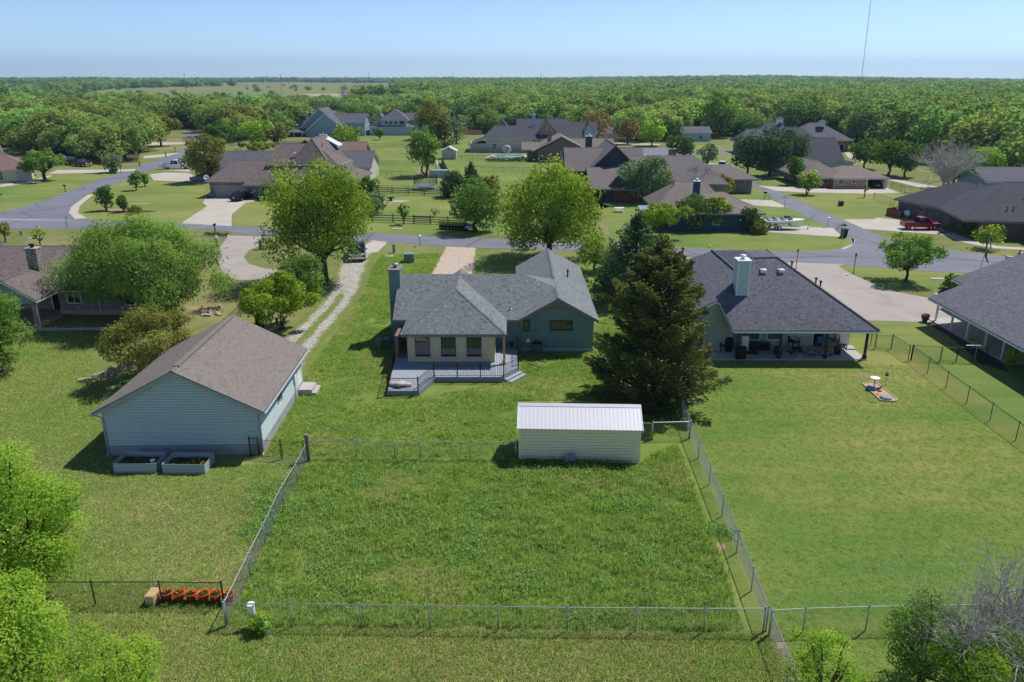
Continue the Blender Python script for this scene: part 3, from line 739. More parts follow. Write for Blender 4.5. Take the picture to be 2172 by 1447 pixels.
T('vitex_bush', 'grey green spreading shrub behind the wooden rail fence', 792, 455, 408, 29, 'leafy', 'leaf_grey', 78, cat='bush', z0f=.1, lobes=16)
T('sapling', 'small bright green sapling in front of the wooden rail fence', 856, 476, 432, 13, 'leafy', 'leaf_mid', 79, z0f=.25, lobes=10, dens=.6)
T('sapling', 'thin pale sapling behind the wooden gate', 922, 460, 442, 11, 'leafy', 'leaf_mid', 80, z0f=.25, lobes=8, dens=.3)
T('birch_tree', 'bright green tree left of the broad yellow green oak by the road', 1010, 492, 384, 56, 'leafy', 'leaf_mid', 81, z0f=.1, lobes=26, lobe_r=.33)
T('juniper_tree', 'dark blue green juniper with pointed tips behind the bright green tree', 1000, 425, 345, 30, 'cedar', 'leaf_bluedark', 82, leaf=.4)
T('juniper_bush', 'dark blue green juniper bush left of the pointed juniper', 962, 418, 360, 26, 'leafy', 'leaf_bluedark', 83, cat='bush', z0f=.03, lobes=14)
T('shrub', 'dull olive shrub behind the bright green tree', 1035, 425, 372, 26, 'leafy', 'leaf_olive', 84, cat='bush', z0f=.03, lobes=14)
T('pale_bush', 'pale grey green bush at the end of the wooden rail fence', 948, 416, 386, 17, 'leafy', 'leaf_grey', 85, cat='bush', z0f=.03, lobes=10)
# --- middle distance, right
T('pear_tree', 'greyish green tree in front of the brown house with the wooden screen', 1372, 428, 334, 63, 'leafy', 'leaf_grey', 91, z0f=.18, lobes=28, lobe_r=.33)
T('bare_tree', 'purplish leafless tree behind the dark blue house roof', 1476, 416, 352, 38, 'bare', 'bark', 92, bark='bark_pale', stems=3)
T('crape_myrtle', 'golden olive tree behind the dark blue house chimney', 1527, 416, 373, 36, 'leafy', 'leaf_olive', 93, z0f=.12, lobes=20)
T('yaupon_tree', 'dark green round tree against the dark blue wall, left one', 1466, 488, 415, 35, 'leafy', 'leaf_dark', 94, z0f=.2, lobes=20, stems=3)
T('yaupon_tree', 'yellower upright tree against the dark blue wall beside the round one', 1520, 488, 414, 28, 'leafy', 'leaf_spring', 95, z0f=.08, lobes=16, shape='oval')
T('climbing_vine', 'dark climbing vine on the right corner of the dark blue house', 1590, 492, 436, 20, 'leafy', 'leaf_dark', 96, cat='vine', z0f=.02, lobes=14, shape='oval')
T('shrub', 'rounded shrub beside the stern of the boat', 1612, 496, 464, 19, 'leafy', 'leaf_olive', 97, cat='bush', z0f=.02, lobes=12)
T('crape_myrtle', 'small yellow green multi stemmed tree in front of the dark blue house', 1400, 503, 430, 46, 'leafy', 'leaf_spring', 98, z0f=.35, stems=4, lobes=20, dens=.8, trunk_r=.14)
T('oak_tree', 'round dark green tree left of its twin in the far street bend', 1432, 336, 282, 20, 'leafy', 'leaf_dark', 99, z0f=.12, lobes=14)
T('oak_tree', 'round dark green tree right of its twin in the far street bend', 1452, 340, 290, 21, 'leafy', 'leaf_dark', 100, z0f=.16, lobes=14)
T('young_tree', 'pale slender tree beside the white car on the far drive', 1500, 356, 302, 19, 'leafy', 'leaf_grey', 101, z0f=.2, lobes=14)
T('live_oak', 'dark blue green tree, left part of the dense clump by the street', 1585, 372, 284, 40, 'leafy', 'leaf_bluedark', 102, z0f=.12, lobes=22)
T('live_oak', 'tallest dark blue green tree in the middle of the dense clump by the street', 1632, 374, 276, 44, 'leafy', 'leaf_bluedark', 103, z0f=.12, lobes=22)
T('live_oak', 'dark blue green tree, right part of the dense clump by the grey roof', 1676, 368, 282, 36, 'leafy', 'leaf_bluedark', 104, z0f=.12, lobes=22)
T('pear_tree', 'narrow dark green tree in front of the dense clump', 1686, 392, 332, 19, 'leafy', 'leaf_dark', 105, z0f=.18, lobes=14, shape='oval')
T('crape_myrtle', 'vase shaped yellow green tree beside the tan carport house drive', 1711, 413, 366, 23, 'leafy', 'leaf_spring', 106, z0f=.25, stems=4, lobes=14, shape='vase')
T('sapling', 'bare thin sapling in front of the carport opening', 1833, 419, 388, 8, 'leafy', 'leaf_olive', 107, z0f=.4, lobes=8, dens=.25)
GR = 'dark oaks right of the tan carport house'
T('oak_tree', 'leftmost dark oak behind the tan carport house', 1832, 358, 295, 36, 'leafy', 'leaf_dark', 108, z0f=.25, lobes=20, group=GR)
T('oak_tree', 'middle dark oak behind the tan carport house', 1884, 371, 296, 36, 'leafy', 'leaf_dark', 109, z0f=.25, lobes=20, group=GR)
T('oak_tree', 'dark oak nearest the grey bare tree', 1918, 376, 308, 32, 'leafy', 'leaf_dark', 110, z0f=.25, lobes=20, group=GR)
T('pine_tree', 'tall dark blackish green pine behind the grey roofed houses', 1825, 318, 238, 42, 'leafy', 'leaf_bluedark', 111, z0f=.2, lobes=26, lobe_r=.28, dens=.8)
T('bare_tree', 'large grey leafless tree behind the three garage house', 2002, 411, 305, 70, 'bare', 'bark', 112, bark='bark_pale', stems=3, trunk_r=.3)
T('grey_tree', 'thin grey green foliage around the large leafless tree', 2020, 400, 318, 56, 'leafy', 'leaf_grey', 113, z0f=.3, lobes=24, dens=.35, lobe_r=.3)
T('hackberry_tree', 'bright lime tree beside the large leafless tree', 2088, 390, 312, 36, 'leafy', 'leaf_lime', 114, z0f=.1, lobes=20)
T('rusty_oak', 'rust coloured broad tree above the large leafless tree', 2064, 335, 283, 46, 'leafy', 'leaf_rust', 115, z0f=.12, lobes=22)
T('cedar_tree', 'dark brown green cedar at the right picture edge behind the garage house', 2150, 405, 345, 34, 'cedar', 'leaf_cedar', 116, leaf=.45)
T('mesquite_tree', 'feathery light green tree in front of the three garage house', 2092, 528, 478, 29, 'leafy', 'leaf_spring', 117, z0f=.2, lobes=16, dens=.6)
T('holly_shrub', 'glossy dark shrub at the corner of the three garage house', 2052, 497, 470, 18, 'leafy', 'leaf_dark', 118, cat='bush', z0f=.02, lobes=12)
T('boxwood', 'round clipped dark shrub at the porch end of the right edge house', 2018, 625, 584, 20, 'leafy', 'leaf_dark', 119, cat='bush', z0f=.02, lobes=12, lobe_r=.6, hollow=.8)
T('boxwood', 'small clipped shrub left of the round one by the right edge house', 2000, 626, 611, 9, 'leafy', 'leaf_dark', 120, cat='bush', z0f=.02, lobes=8, lobe_r=.6)
T('topiary_bush', 'egg shaped light green clipped bush by the last white porch column', 2146, 778, 740, 15, 'leafy', 'leaf_lime', 121, cat='bush', z0f=.05, lobes=10, lobe_r=.6, hollow=.8)
T('rusty_oak', 'brown tinged bare crowned tree right of the cream house', 1262, 305, 234, 34, 'leafy', 'leaf_rust', 122, z0f=.2, lobes=20, dens=.6)
T('rusty_tree', 'purplish brown round tree near the far street end', 1330, 306, 248, 24, 'leafy', 'leaf_rust', 123, z0f=.2, lobes=16, dens=.8)
T('elm_tree', 'bright yellow green tree beside the far street end', 1382, 310, 258, 26, 'leafy', 'leaf_lime', 124, z0f=.1, lobes=16)
T('round_tree', 'mid green tree in front of the far grey blue house', 1424, 300, 258, 24, 'leafy', 'leaf_dark', 125, z0f=.1, lobes=16)
T('pear_tree', 'tall bright green tree rising above the far grey blue house', 1525, 292, 196, 38, 'leafy', 'leaf_mid', 126, z0f=.08, lobes=22, shape='oval')
T('pine_tree', 'spreading bare topped brown tree on the field edge', 730, 226, 178, 9, 'bare', 'bark', 127, bark='bark_pale')
# ------------------------------------------------------------ woodland
def inpoly(x, y, P):
    c = False; j = len(P) - 1
    for i in range(len(P)):
        if (P[i][1] > y) != (P[j][1] > y) and x < (P[j][0] - P[i][0]) * (y - P[i][1]) / (P[j][1] - P[i][1]) + P[i][0]: c = not c
        j = i
    return c
def pix(x, y, z=0.0):
    dz = z - CAM_H
    f = y * CP - dz * SP; u = y * SP + dz * CP
    return CX + FPX * x / f, CY - FPX * u / f
WOODS = [
 [(-1000, 300), (45, 314), (62, 330), (150, 334), (215, 345), (285, 342), (296, 318), (298, 290), (270, 262), (180, 240), (0, 232), (-1000, 228)],
 [(310, 262), (330, 282), (372, 272), (440, 274), (465, 290), (500, 300), (600, 292), (606, 268), (640, 236), (750, 240), (765, 270), (785, 262), (880, 264), (985, 268), (985, 225), (840, 214), (760, 216), (720, 224), (600, 222), (560, 226), (480, 230), (420, 226), (360, 232), (300, 245)],
 [(985, 268), (1010, 280), (1060, 288), (1130, 290), (1240, 288), (1262, 284), (1310, 284), (1340, 300), (1400, 302), (1440, 286), (1520, 288), (1600, 290), (1640, 285), (1790, 288), (1840, 308), (1880, 322), (1960, 345), (2060, 358), (2110, 372), (2172, 388), (2600, 430), (2600, 200), (2172, 194), (1700, 189), (1100, 187), (850, 189), (840, 203), (900, 214), (985, 222)],
 [(-1000, 212), (0, 214), (40, 212), (240, 190.5), (500, 186), (830, 180), (2600, 180), (2600, 196), (2172, 200), (1100, 192), (860, 190), (840, 178), (500, 182), (230, 187), (0, 205), (-1000, 205)],
]
FIELD = [(40, 220), (240, 191), (500, 186), (830, 180.5), (840, 187), (600, 202), (560, 216), (470, 226), (330, 230), (100, 226)]
HOUSES_PX = [(600, 277, 750, 292), (772, 275, 890, 292), (960, 266, 1010, 277), (985, 291, 1252, 330), (1240, 283, 1315, 296), (1440, 286, 1510, 303), (1590, 292, 1800, 335), (860, 270, 985, 320)]
def wooded(x, y):
    px, py = pix(x, y)
    if py < 186:                                            # far rim of the plain, wooded right round
        return not (240 < px < 830 and py > 178.5)
    if inpoly(px, py, FIELD): return False
    for (a, b, c, d) in HOUSES_PX:
        if a < px < c and b < py < d: return False
    return any(inpoly(px, py, W) for W in WOODS)

leafmat('leaf_wood_olive', (0.145, 0.19, 0.055), (0.265, 0.33, 0.10), (0.43, 0.49, 0.19), 0.48, objvar=0.22)
leafmat('leaf_wood_dark', (0.09, 0.155, 0.045), (0.18, 0.27, 0.08), (0.31, 0.41, 0.13), 0.48, objvar=0.25)
def low(x, y):
    px, py = pix(x, y)
    return (0.6 + 0.4 * sstep(238, 262, py) if px < 850 else 0.6 + 0.4 * sstep(850, 960, px) if py < 245 and px < 960 else 1.0)
protos = []
FR = np.random.default_rng(77)
for k in range(9):
    h, r = 1.0, 0.70 + 0.1 * (k % 3)
    shape = ['round', 'dome', 'oval', 'round', 'dome', 'round', 'oval', 'dome', 'cone'][k]
    P, Nn, tint, Cc, lr = crown_points(FR, r, h, 0.10, 2000, 26, 0.34, shape, 0.6)
    Nn = Nn + np.array([0, 0, 0.45]); P[:, 2] = 0.06 + P[:, 2] * 0.94
    protos.append(leaf_mesh('crown', P, Nn, 0.085, 0.062, tint, MATS[['leaf_wood', 'leaf_wood', 'leaf_wood_olive', 'leaf_wood', 'leaf_wood_olive', 'leaf_wood', 'leaf_wood_dark', 'leaf_wood_olive', 'leaf_wood'][k]], FR))
tmb = MB(); tmb.tube([(0, 0, 0), (0.01, 0, .3), (0, .02, .6)], [.035, .026, .012], 6)
for a in range(5): tmb.tube([(0, 0, .22 + .03 * a), (.3 * math.cos(a * 1.3), .3 * math.sin(a * 1.3), .6)], [.014, .004], 4)
trunk_me = tmb.mesh('trunk', MATS['bark'], True)

cand = []
tries = 0
rr = random.Random(5)
cells = {}
def free(x, y, s):
    i, j = int(x // 12), int(y // 12)
    for a in (-1, 0, 1):
        for b in (-1, 0, 1):
            for (qx, qy) in cells.get((i + a, j + b), ()):
                if (qx - x) ** 2 + (qy - y) ** 2 < s * s: return False
    cells.setdefault((i, j), []).append((x, y)); return True
# near trees (up to 720 m) on a loose lattice
for _ in range(50000):
    az = rr.uniform(-0.76, 0.76); d = math.sqrt(rr.uniform(150 ** 2, 760 ** 2))
    x, y = d * math.sin(az), d * math.cos(az)
    if wooded(x, y) and free(x, y, 6.6): cand.append((d, x, y))
cand.sort()
LEFT = 'trees of the wood left of the far road'; RIGHT = 'trees of the wood beyond the far houses'
NIND = 205
near = [c for c in cand if abs(pix(c[1], c[2])[0] - CX) < 1160]
indiv = near[:NIND]; rest = [c for c in cand if c not in set(indiv)]
MARKS = [(110, 'at the left picture edge'), (215, 'behind the far left house'), (310, 'behind the maroon pickup'), (420, 'above the far left road'), (560, 'behind the brick garage house'), (660, 'left of the blue gable house'), (770, 'behind the blue gable house'), (900, 'behind the hip roofed house'), (1010, 'above the white garden shed'), (1130, 'behind the cream house'), (1260, 'right of the cream house'), (1400, 'above the brown gable house'), (1560, 'beyond the far street bend'), (1700, 'behind the steep slate roofs'), (1850, 'behind the dark pine'), (1990, 'behind the dark oaks'), (2400, 'behind the triple garage house')]
TONE = ['fresh green', 'fresh green', 'olive green', 'fresh green', 'olive green', 'fresh green', 'deep green', 'olive green', 'fresh green']
made = {}
for (d, x, y) in indiv:
    ppx = pix(x, y)[0]; left = ppx < 560
    cls = rr.randrange(3); s = rr.uniform(*[(6.5, 9), (8.5, 12), (11, 14.5)][cls]) * low(x, y); k = rr.choice([2, 4, 7, 2, 4, 7, 0, 3, 6]) if left else rr.randrange(9)
    t = thing('woodland_tree', 'tree', 'tree', (x, y, 0), rr.uniform(0, 6.28), LEFT if left else RIGHT)
    w_ = s * rr.uniform(0.85, 1.15); t.scale = (w_, w_, s)
    link('crown', protos[k], t); link('trunk', trunk_me, t)
    made.setdefault((['low', 'middling', 'tall'][cls], TONE[k], next(m for e, m in MARKS if ppx < e)), []).append((ppx, t))
ORD = ['first', 'second', 'third', 'fourth', 'fifth', 'sixth', 'seventh', 'eighth', 'ninth', 'tenth', 'eleventh', 'twelfth', 'thirteenth', 'fourteenth', 'fifteenth', 'sixteenth']
for (sz, tone, mk), lst in made.items():
    lst.sort(key=lambda q: q[0])
    for i, (_, t) in enumerate(lst): t['label'] = '%s %s woodland tree %s' % (sz, tone, mk) + (', %s from the left' % ORD[min(i, 15)] if len(lst) > 1 else '')

# everything farther off reads as one wooded mass: instances on points in one object
pts, scl, rot, idx = [], [], [], []
for (d, x, y) in rest:
    pts.append((x, y, 0)); scl.append(rr.choice([rr.uniform(6.5, 9), rr.uniform(9, 12), rr.uniform(11, 15)]) * low(x, y)); rot.append(rr.uniform(0, 6.28)); idx.append(rr.randrange(9))
NF = 33000
k = 0
while k < NF:
    az = rr.uniform(-0.76, 0.76); q = rr.random()
    d = 760 * (5200 / 760) ** q
    x, y = d * math.sin(az), d * math.cos(az)
    k += 1
    if wooded(x, y):
        pts.append((x, y, hill(x, y))); scl.append(rr.choice([rr.uniform(6, 9.5), rr.uniform(9, 12.5), rr.uniform(11, 15.5)]) * (1 + 0.25 * sstep(900, 3500, d))); rot.append(rr.uniform(0, 6.28)); idx.append(rr.randrange(9))
# scattered bushes and copses on the open fields
for _ in range(170):
    px, py = rr.uniform(60, 840), rr.uniform(184, 224)
    p = at(px, py)
    if inpoly(px, py, FIELD): 
        if rr.random() < .75 and py < 216:
            if rr.random() < .55: continue
        pts.append((p.x, p.y, 0)); scl.append(rr.uniform(4, 9)); rot.append(rr.uniform(0, 6.28)); idx.append(rr.randrange(9))

def scatter(name, pts, scl, rot, idx, meshes, tilt=0.0, kind='stuff'):
    "one object that carries instances of a few meshes on a set of points"
    coll = bpy.data.collections.new(name + '_kinds')
    for i, m in enumerate(meshes):
        coll.objects.link(bpy.data.objects.new('%s_kind_%02d' % (name, i), m))
    n = len(pts)
    me = bpy.data.meshes.new(name); me.vertices.add(n)
    me.vertices.foreach_set('co', np.array(pts, dtype=np.float32).ravel())
    a = me.attributes.new('scl', 'FLOAT', 'POINT'); a.data.foreach_set('value', np.array(scl, dtype=np.float32))
    a = me.attributes.new('idx', 'INT', 'POINT'); a.data.foreach_set('value', np.array(idx, dtype=np.int32))
    rv = np.zeros((n, 3), np.float32); rv[:, 2] = rot
    if tilt: rv[:, :2] = np.random.default_rng(3).normal(size=(n, 2)) * tilt
    a = me.attributes.new('rot', 'FLOAT_VECTOR', 'POINT'); a.data.foreach_set('vector', rv.ravel())
    o = link(name, me, None, None, kind)
    ng = bpy.data.node_groups.new(name, 'GeometryNodeTree')
    ng.interface.new_socket('Geometry', in_out='INPUT', socket_type='NodeSocketGeometry')
    ng.interface.new_socket('Geometry', in_out='OUTPUT', socket_type='NodeSocketGeometry')
    gi = ng.nodes.new('NodeGroupInput'); go = ng.nodes.new('NodeGroupOutput')
    ip = ng.nodes.new('GeometryNodeInstanceOnPoints'); ci = ng.nodes.new('GeometryNodeCollectionInfo')
    ci.inputs['Collection'].default_value = coll; ci.inputs['Separate Children'].default_value = True; ci.inputs['Reset Children'].default_value = True
    def attr(nm, dt):
        nd = ng.nodes.new('GeometryNodeInputNamedAttribute'); nd.data_type = dt; nd.inputs['Name'].default_value = nm; return nd.outputs['Attribute']
    L = ng.links.new
    L(gi.outputs[0], ip.inputs['Points']); L(ci.outputs[0], ip.inputs['Instance'])
    ip.inputs['Pick Instance'].default_value = True
    L(attr('idx', 'INT'), ip.inputs['Instance Index']); L(attr('scl', 'FLOAT'), ip.inputs['Scale'])
    e2r = ng.nodes.new('FunctionNodeEulerToRotation'); L(attr('rot', 'FLOAT_VECTOR'), e2r.inputs[0]); L(e2r.outputs[0], ip.inputs['Rotation'])
    L(ip.outputs[0], go.inputs[0])
    o.modifiers.new('scatter', 'NODES').node_group = ng
    return o
far_protos = []
for k in range(9):
    P, Nn, tint, Cc, lr = crown_points(FR, 0.78, 1.0, 0.05, 460, 15, 0.42, ['round', 'dome', 'oval'][k % 3], 0.65)
    Nn = Nn + np.array([0, 0, 0.45])
    far_protos.append(leaf_mesh('far_crown', P, Nn, 0.17, 0.13, tint, MATS[['leaf_wood', 'leaf_wood', 'leaf_wood_olive', 'leaf_wood_dark'][k % 4]], FR))
nr = len(rest)
f1 = scatter('woodland', pts[:nr], scl[:nr], rot[:nr], idx[:nr], protos)
f2 = scatter('forest', pts[nr:], scl[nr:], rot[nr:], idx[nr:], far_protos)
f1['label'] = 'unbroken wood of rounded green crowns behind the houses'
f2['label'] = 'far forest and hedges running to the horizon'
# ------------------------------------------------------------ building kit
shingle('shingle_main', [C(76, 80, 82), C(120, 125, 127), C(164, 168, 168)])
shingle('shingle_garage', [C(104, 97, 92), C(124, 116, 110), C(138, 130, 124)], 0.24, 0.145)
shingle('shingle_slate', [C(64, 65, 72), C(98, 99, 107), C(136, 138, 146)])
shingle('shingle_dark', [C(52, 54, 60), C(74, 76, 84), C(100, 102, 110)])
shingle('shingle_brown', [C(74, 66, 64), C(112, 102, 100), C(150, 138, 134)])
shingle('shingle_mauve', [C(90, 84, 85), C(114, 108, 108), C(134, 127, 125)])
shingle('shingle_red', [C(100, 80, 74), C(126, 106, 98), C(148, 128, 118)])
shingle('shingle_warm', [C(100, 91, 86), C(128, 118, 112), C(152, 142, 134)])
brickmat('brick_grey', C(70, 66, 66), C(120, 112, 106), C(150, 144, 138), extra=C(168, 160, 152))
brickmat('brick_red', C(86, 60, 50), C(134, 100, 84), C(150, 140, 130), extra=C(110, 90, 80))
brickmat('brick_tan', C(150, 112, 90), C(186, 150, 124), C(176, 160, 144), extra=C(160, 130, 112))
brickmat('brick_painted', C(106, 128, 124), C(116, 138, 134), C(102, 124, 120))
brickmat('brick_orange', C(130, 78, 54), C(168, 112, 82), C(150, 130, 112))
plain('siding_grey', C(180, 192, 194), .7, var=.04); plain('siding_cream', C(224, 216, 178), .7, var=.05); plain('siding_tan', C(204, 192, 150), .7, var=.04)
plain('siding_sage', C(160, 168, 160), .7, var=.05); plain('siding_blue', C(136, 160, 176), .7, var=.04); plain('siding_ltblue', C(168, 184, 196), .7, var=.04)
plain('siding_navy', C(40, 74, 98), .65, var=.08); plain('siding_stone', C(186, 180, 168), .75, var=.05); plain('siding_char', C(66, 70, 74), .7, var=.06)
plain('trim_white', C(216, 218, 216), .55, var=.03); plain('trim_taupe', C(128, 120, 112), .6, var=.04); plain('trim_grey', C(150, 160, 166), .55, var=.03)
plain('trim_dark', C(48, 50, 54), .5, var=.05); plain('trim_sage', C(130, 142, 130), .6)
plain('garage_grey', C(150, 150, 146), .6, var=.03); plain('garage_char', C(74, 78, 84), .55, var=.04)
plain('slab', C(168, 164, 158), .85, var=.1, scale=1.5); plain('foundation', C(150, 152, 156), .9, var=.16, scale=1.1)
plain('black_metal', C(22, 22, 24), .45, .3, var=.1); plain('dark_bronze', C(40, 36, 34), .5, .2)
plain('galv', C(168, 174, 178), .38, .75, var=.08); plain('white_metal', C(226, 228, 230), .35, .0, var=.03)
plain('wood_new', C(196, 150, 104), .75, var=.12, scale=6); plain('wood_old', C(120, 108, 94), .9, var=.2, scale=5); plain('wood_red', C(136, 82, 58), .85, var=.15, scale=5)
plain('dark_opening', (0.008, 0.008, 0.009), .9)
plain('door_white', C(220, 220, 216), .5, var=.02); plain('rubber', C(24, 24, 24), .85); plain('plastic_white', C(232, 232, 230), .4, var=.02)
glass('glass'); glass('glass_pale', (0.10, 0.12, 0.13))
plain('curtain', C(190, 190, 184), .9, var=.06)

class House:
    def __init__(s, name, label, ox, oy, yaw=0.0, cat='house', oz=0.0):
        s.t = thing(name, label, cat, (ox, oy, oz), R(yaw)); s.yaw = R(yaw); s.o = Vector((ox, oy, oz))
    def loc(s, p):
        "world point -> house frame"
        d = Vector(p) - s.o; c, q = math.cos(-s.yaw), math.sin(-s.yaw)
        return Vector((d.x * c - d.y * q, d.x * q + d.y * c, d.z))
    def walls(s, x0, x1, y0, y1, z0, z1, mat, axis=None, zr=None, g0=True, g1=True, name='wall', label=None):
        "box walls, with gable peaks at the ends along the ridge axis"
        mb = MB(); mb.box(x0, x1, y0, y1, z0, z1)
        if axis == 'x':
            ym = (y0 + y1) / 2
            for g, xa, xb in ((g0, x0, x0 + .15), (g1, x1 - .15, x1)):
                if g: mb.add([(xa, y0, z1 - .002), (xa, y1, z1 - .002), (xa, ym, zr), (xb, y0, z1 - .002), (xb, y1, z1 - .002), (xb, ym, zr)], [(0, 2, 1), (3, 4, 5), (0, 3, 5, 2), (1, 2, 5, 4), (0, 1, 4, 3)])
        elif axis == 'y':
            xm = (x0 + x1) / 2
            for g, ya, yb in ((g0, y0, y0 + .15), (g1, y1 - .15, y1)):
                if g: mb.add([(x0, ya, z1 - .002), (x1, ya, z1 - .002), (xm, ya, zr), (x0, yb, z1 - .002), (x1, yb, z1 - .002), (xm, yb, zr)], [(0, 1, 2), (3, 5, 4), (0, 2, 5, 3), (1, 4, 5, 2), (0, 3, 4, 1)])
        return part(name, mb, MATS[mat], s.t, label=label)
    def roof(s, x0, x1, y0, y1, ze, zr, mat, trim='trim_white', axis='x', h0=0.0, h1=0.0, oh=0.0, th=0.07, fas=0.17, cap=True, name='roof'):
        "gable or hip roof; x0..y1 are the EAVE edges; h0/h1 = ridge inset (0 = gable end)"
        def P(u, v, z): return (u, v, z) if axis == 'x' else (v, u, z)
        a0, a1, b0, b1 = (x0, x1, y0, y1) if axis == 'x' else (y0, y1, x0, x1)
        bm = (b0 + b1) / 2
        E = [P(a0, b0, ze), P(a1, b0, ze), P(a1, b1, ze), P(a0, b1, ze)]
        r0, r1 = P(a0 + h0, bm, zr), P(a1 - h1, bm, zr)
        V = E + [r0, r1]
        F = [(0, 1, 5, 4), (2, 3, 4, 5)]
        if h0 > 0: F.append((3, 0, 4))
        if h1 > 0: F.append((1, 2, 5))
        if axis == 'y': F = [f[::-1] for f in F]
        loop = [0, 1] + ([5] if h1 == 0 else []) + [2, 3] + ([4] if h0 == 0 else [])
        def shell(t0, t1, inset=0.0):
            mb = MB(); cx_, cy_ = (x0 + x1) / 2, (y0 + y1) / 2
            W = [(p[0] - math.copysign(inset, p[0] - cx_) if i < 4 or h0 == 0 or h1 == 0 else p[0], p[1] - math.copysign(inset, p[1] - cy_) if i < 4 else p[1], p[2]) for i, p in enumerate(V)]
            top = [(p[0], p[1], p[2] - t0) for p in W]; bot = [(p[0], p[1], p[2] - t1) for p in W]
            mb.add(top + bot, F + [tuple(i + 6 for i in f[::-1]) for f in F] + [((loop[i] + 6, loop[(i + 1) % len(loop)] + 6, loop[(i + 1) % len(loop)], loop[i]) if axis == 'x' else (loop[i], loop[(i + 1) % len(loop)], loop[(i + 1) % len(loop)] + 6, loop[i] + 6)) for i in range(len(loop))])
            return mb
        o = part(name, shell(0, th), MATS[mat], s.t)
        part('fascia', shell(th + .003, th + fas, .03), MATS[trim], o)
        if cap:
            mb = MB()
            def capline(p, q):
                p, q = Vector(p), Vector(q); d = (q - p); L = d.length; d.normalize()
                sd = d.cross(Vector((0, 0, 1))).normalized(); n = max(2, int(L / .32))
                for i in range(n):
                    a = p + d * (L * i / n); b = p + d * (L * (i + .96) / n)
                    up = Vector((0, 0, .035)); dn = Vector((0, 0, -.03))
                    mb.add([a + sd * .14 + dn, a + up, a - sd * .14 + dn, b + sd * .14 + dn * .6, b + up * .6, b - sd * .14 + dn * .6], [(0, 1, 4, 3), (1, 2, 5, 4)])
            capline(r0, r1)
            if h0 > 0: capline(E[0], r0); capline(E[3], r0)
            if h1 > 0: capline(E[1], r1); capline(E[2], r1)
            part('ridge_cap', mb, MATS[mat], o, kind=None)
        return o
    def slope(s, poly, mat, th=0.08, trim='trim_white', name='roof', fas=.15):
        "single roof plane over an explicit polygon (counter-clockwise from above)"
        n = len(poly)
        def sh(t0, t1):
            mb = MB(); mb.add([(p[0], p[1], p[2] - t0) for p in poly] + [(p[0], p[1], p[2] - t1) for p in poly], [tuple(range(n)), tuple(range(2 * n - 1, n - 1, -1))] + [(i + n, (i + 1) % n + n, (i + 1) % n, i) for i in range(n)]); return mb
        o = part(name, sh(0, th), MATS[mat], s.t); part('fascia', sh(th + .003, th + fas), MATS[trim], o); return o
    def frame(s, face, u, v, z):
        "matrix with local x along the wall, y outward normal, z up"
        ang = {'-y': 0, '+x': 90, '+y': 180, '-x': -90}[face]
        p = (u, v, z)
        return Matrix.Translation(Vector(p)) @ Matrix.Rotation(R(ang), 4, 'Z')
    def window(s, face, x, y, z, w, h, trim='trim_white', pane='glass', fr=.07, mull=0, rail=False, name='window', depth=.05):
        "x,y = centre of the window on the wall plane, z = sill"
        M = s.frame(face, x, y, z); mb = MB(); d = depth
        mb.box(-w / 2 - fr, w / 2 + fr, -d, .02, -fr, 0, M=M); mb.box(-w / 2 - fr, w / 2 + fr, -d, .02, h, h + fr, M=M)
        mb.box(-w / 2 - fr, -w / 2, -d, .02, 0, h, M=M); mb.box(w / 2, w / 2 + fr, -d, .02, 0, h, M=M)
        for k in range(mull):
            c = -w / 2 + w * (k + 1) / (mull + 1); mb.box(c - .03, c + .03, -d * .8, .02, 0, h, M=M)
        if rail: mb.box(-w / 2, w / 2, -d * .7, .02, h / 2 - .025, h / 2 + .025, M=M)
        o = part(name, mb, MATS[trim], s.t)
        n = mull + 1
        for k in range(n):
            g = MB(); g.box(-w / 2 + w * k / n + .004, -w / 2 + w * (k + 1) / n - .004, -.02, .015, .004, h - .004, M=M); part('pane', g, MATS[pane], o)
        return o
    def door(s, face, x, y, z, w, h, mat='door_white', name='door', trim='trim_white', panels=0):
        M = s.frame(face, x, y, z); mb = MB(); mb.box(-w / 2, w / 2, -.03, .02, 0, h, M=M)
        o = part(name, mb, MATS[mat], s.t)
        f = MB(); f.box(-w / 2 - .1, -w / 2 - .003, -.05, .02, 0, h + .1, M=M); f.box(w / 2 + .003, w / 2 + .1, -.05, .02, 0, h + .1, M=M); f.box(-w / 2 - .003, w / 2 + .003, -.05, .02, h + .003, h + .1, M=M)
        part('door_frame', f, MATS[trim], o)
        if panels:
            for k in range(panels):
                p = MB(); z0 = h * k / panels
                for c in range(4): p.box(-w / 2 + w * c / 4 + .06, -w / 2 + w * (c + 1) / 4 - .06, -.055, -.031, z0 + .07, z0 + h / panels - .05, M=M)
                part('door_panel', p, MATS[mat], o)
        else:
            k = MB(); k.ball((0, 0, 0), .04, 8); k.v = [tuple(M @ (Vector(q) + Vector((w * .4, -.07, h * .47)))) for q in k.v]; part('handle', k, MATS['galv'], o)
        return o
    def post(s, x, y, z0, z1, r, mat, name='post', base=0.0):
        mb = MB(); mb.box(x - r, x + r, y - r, y + r, z0, z1)
        if base: mb.box(x - r - .05, x + r + .05, y - r - .05, y + r + .05, z0, z0 + base)
        return part(name, mb, MATS[mat], s.t)
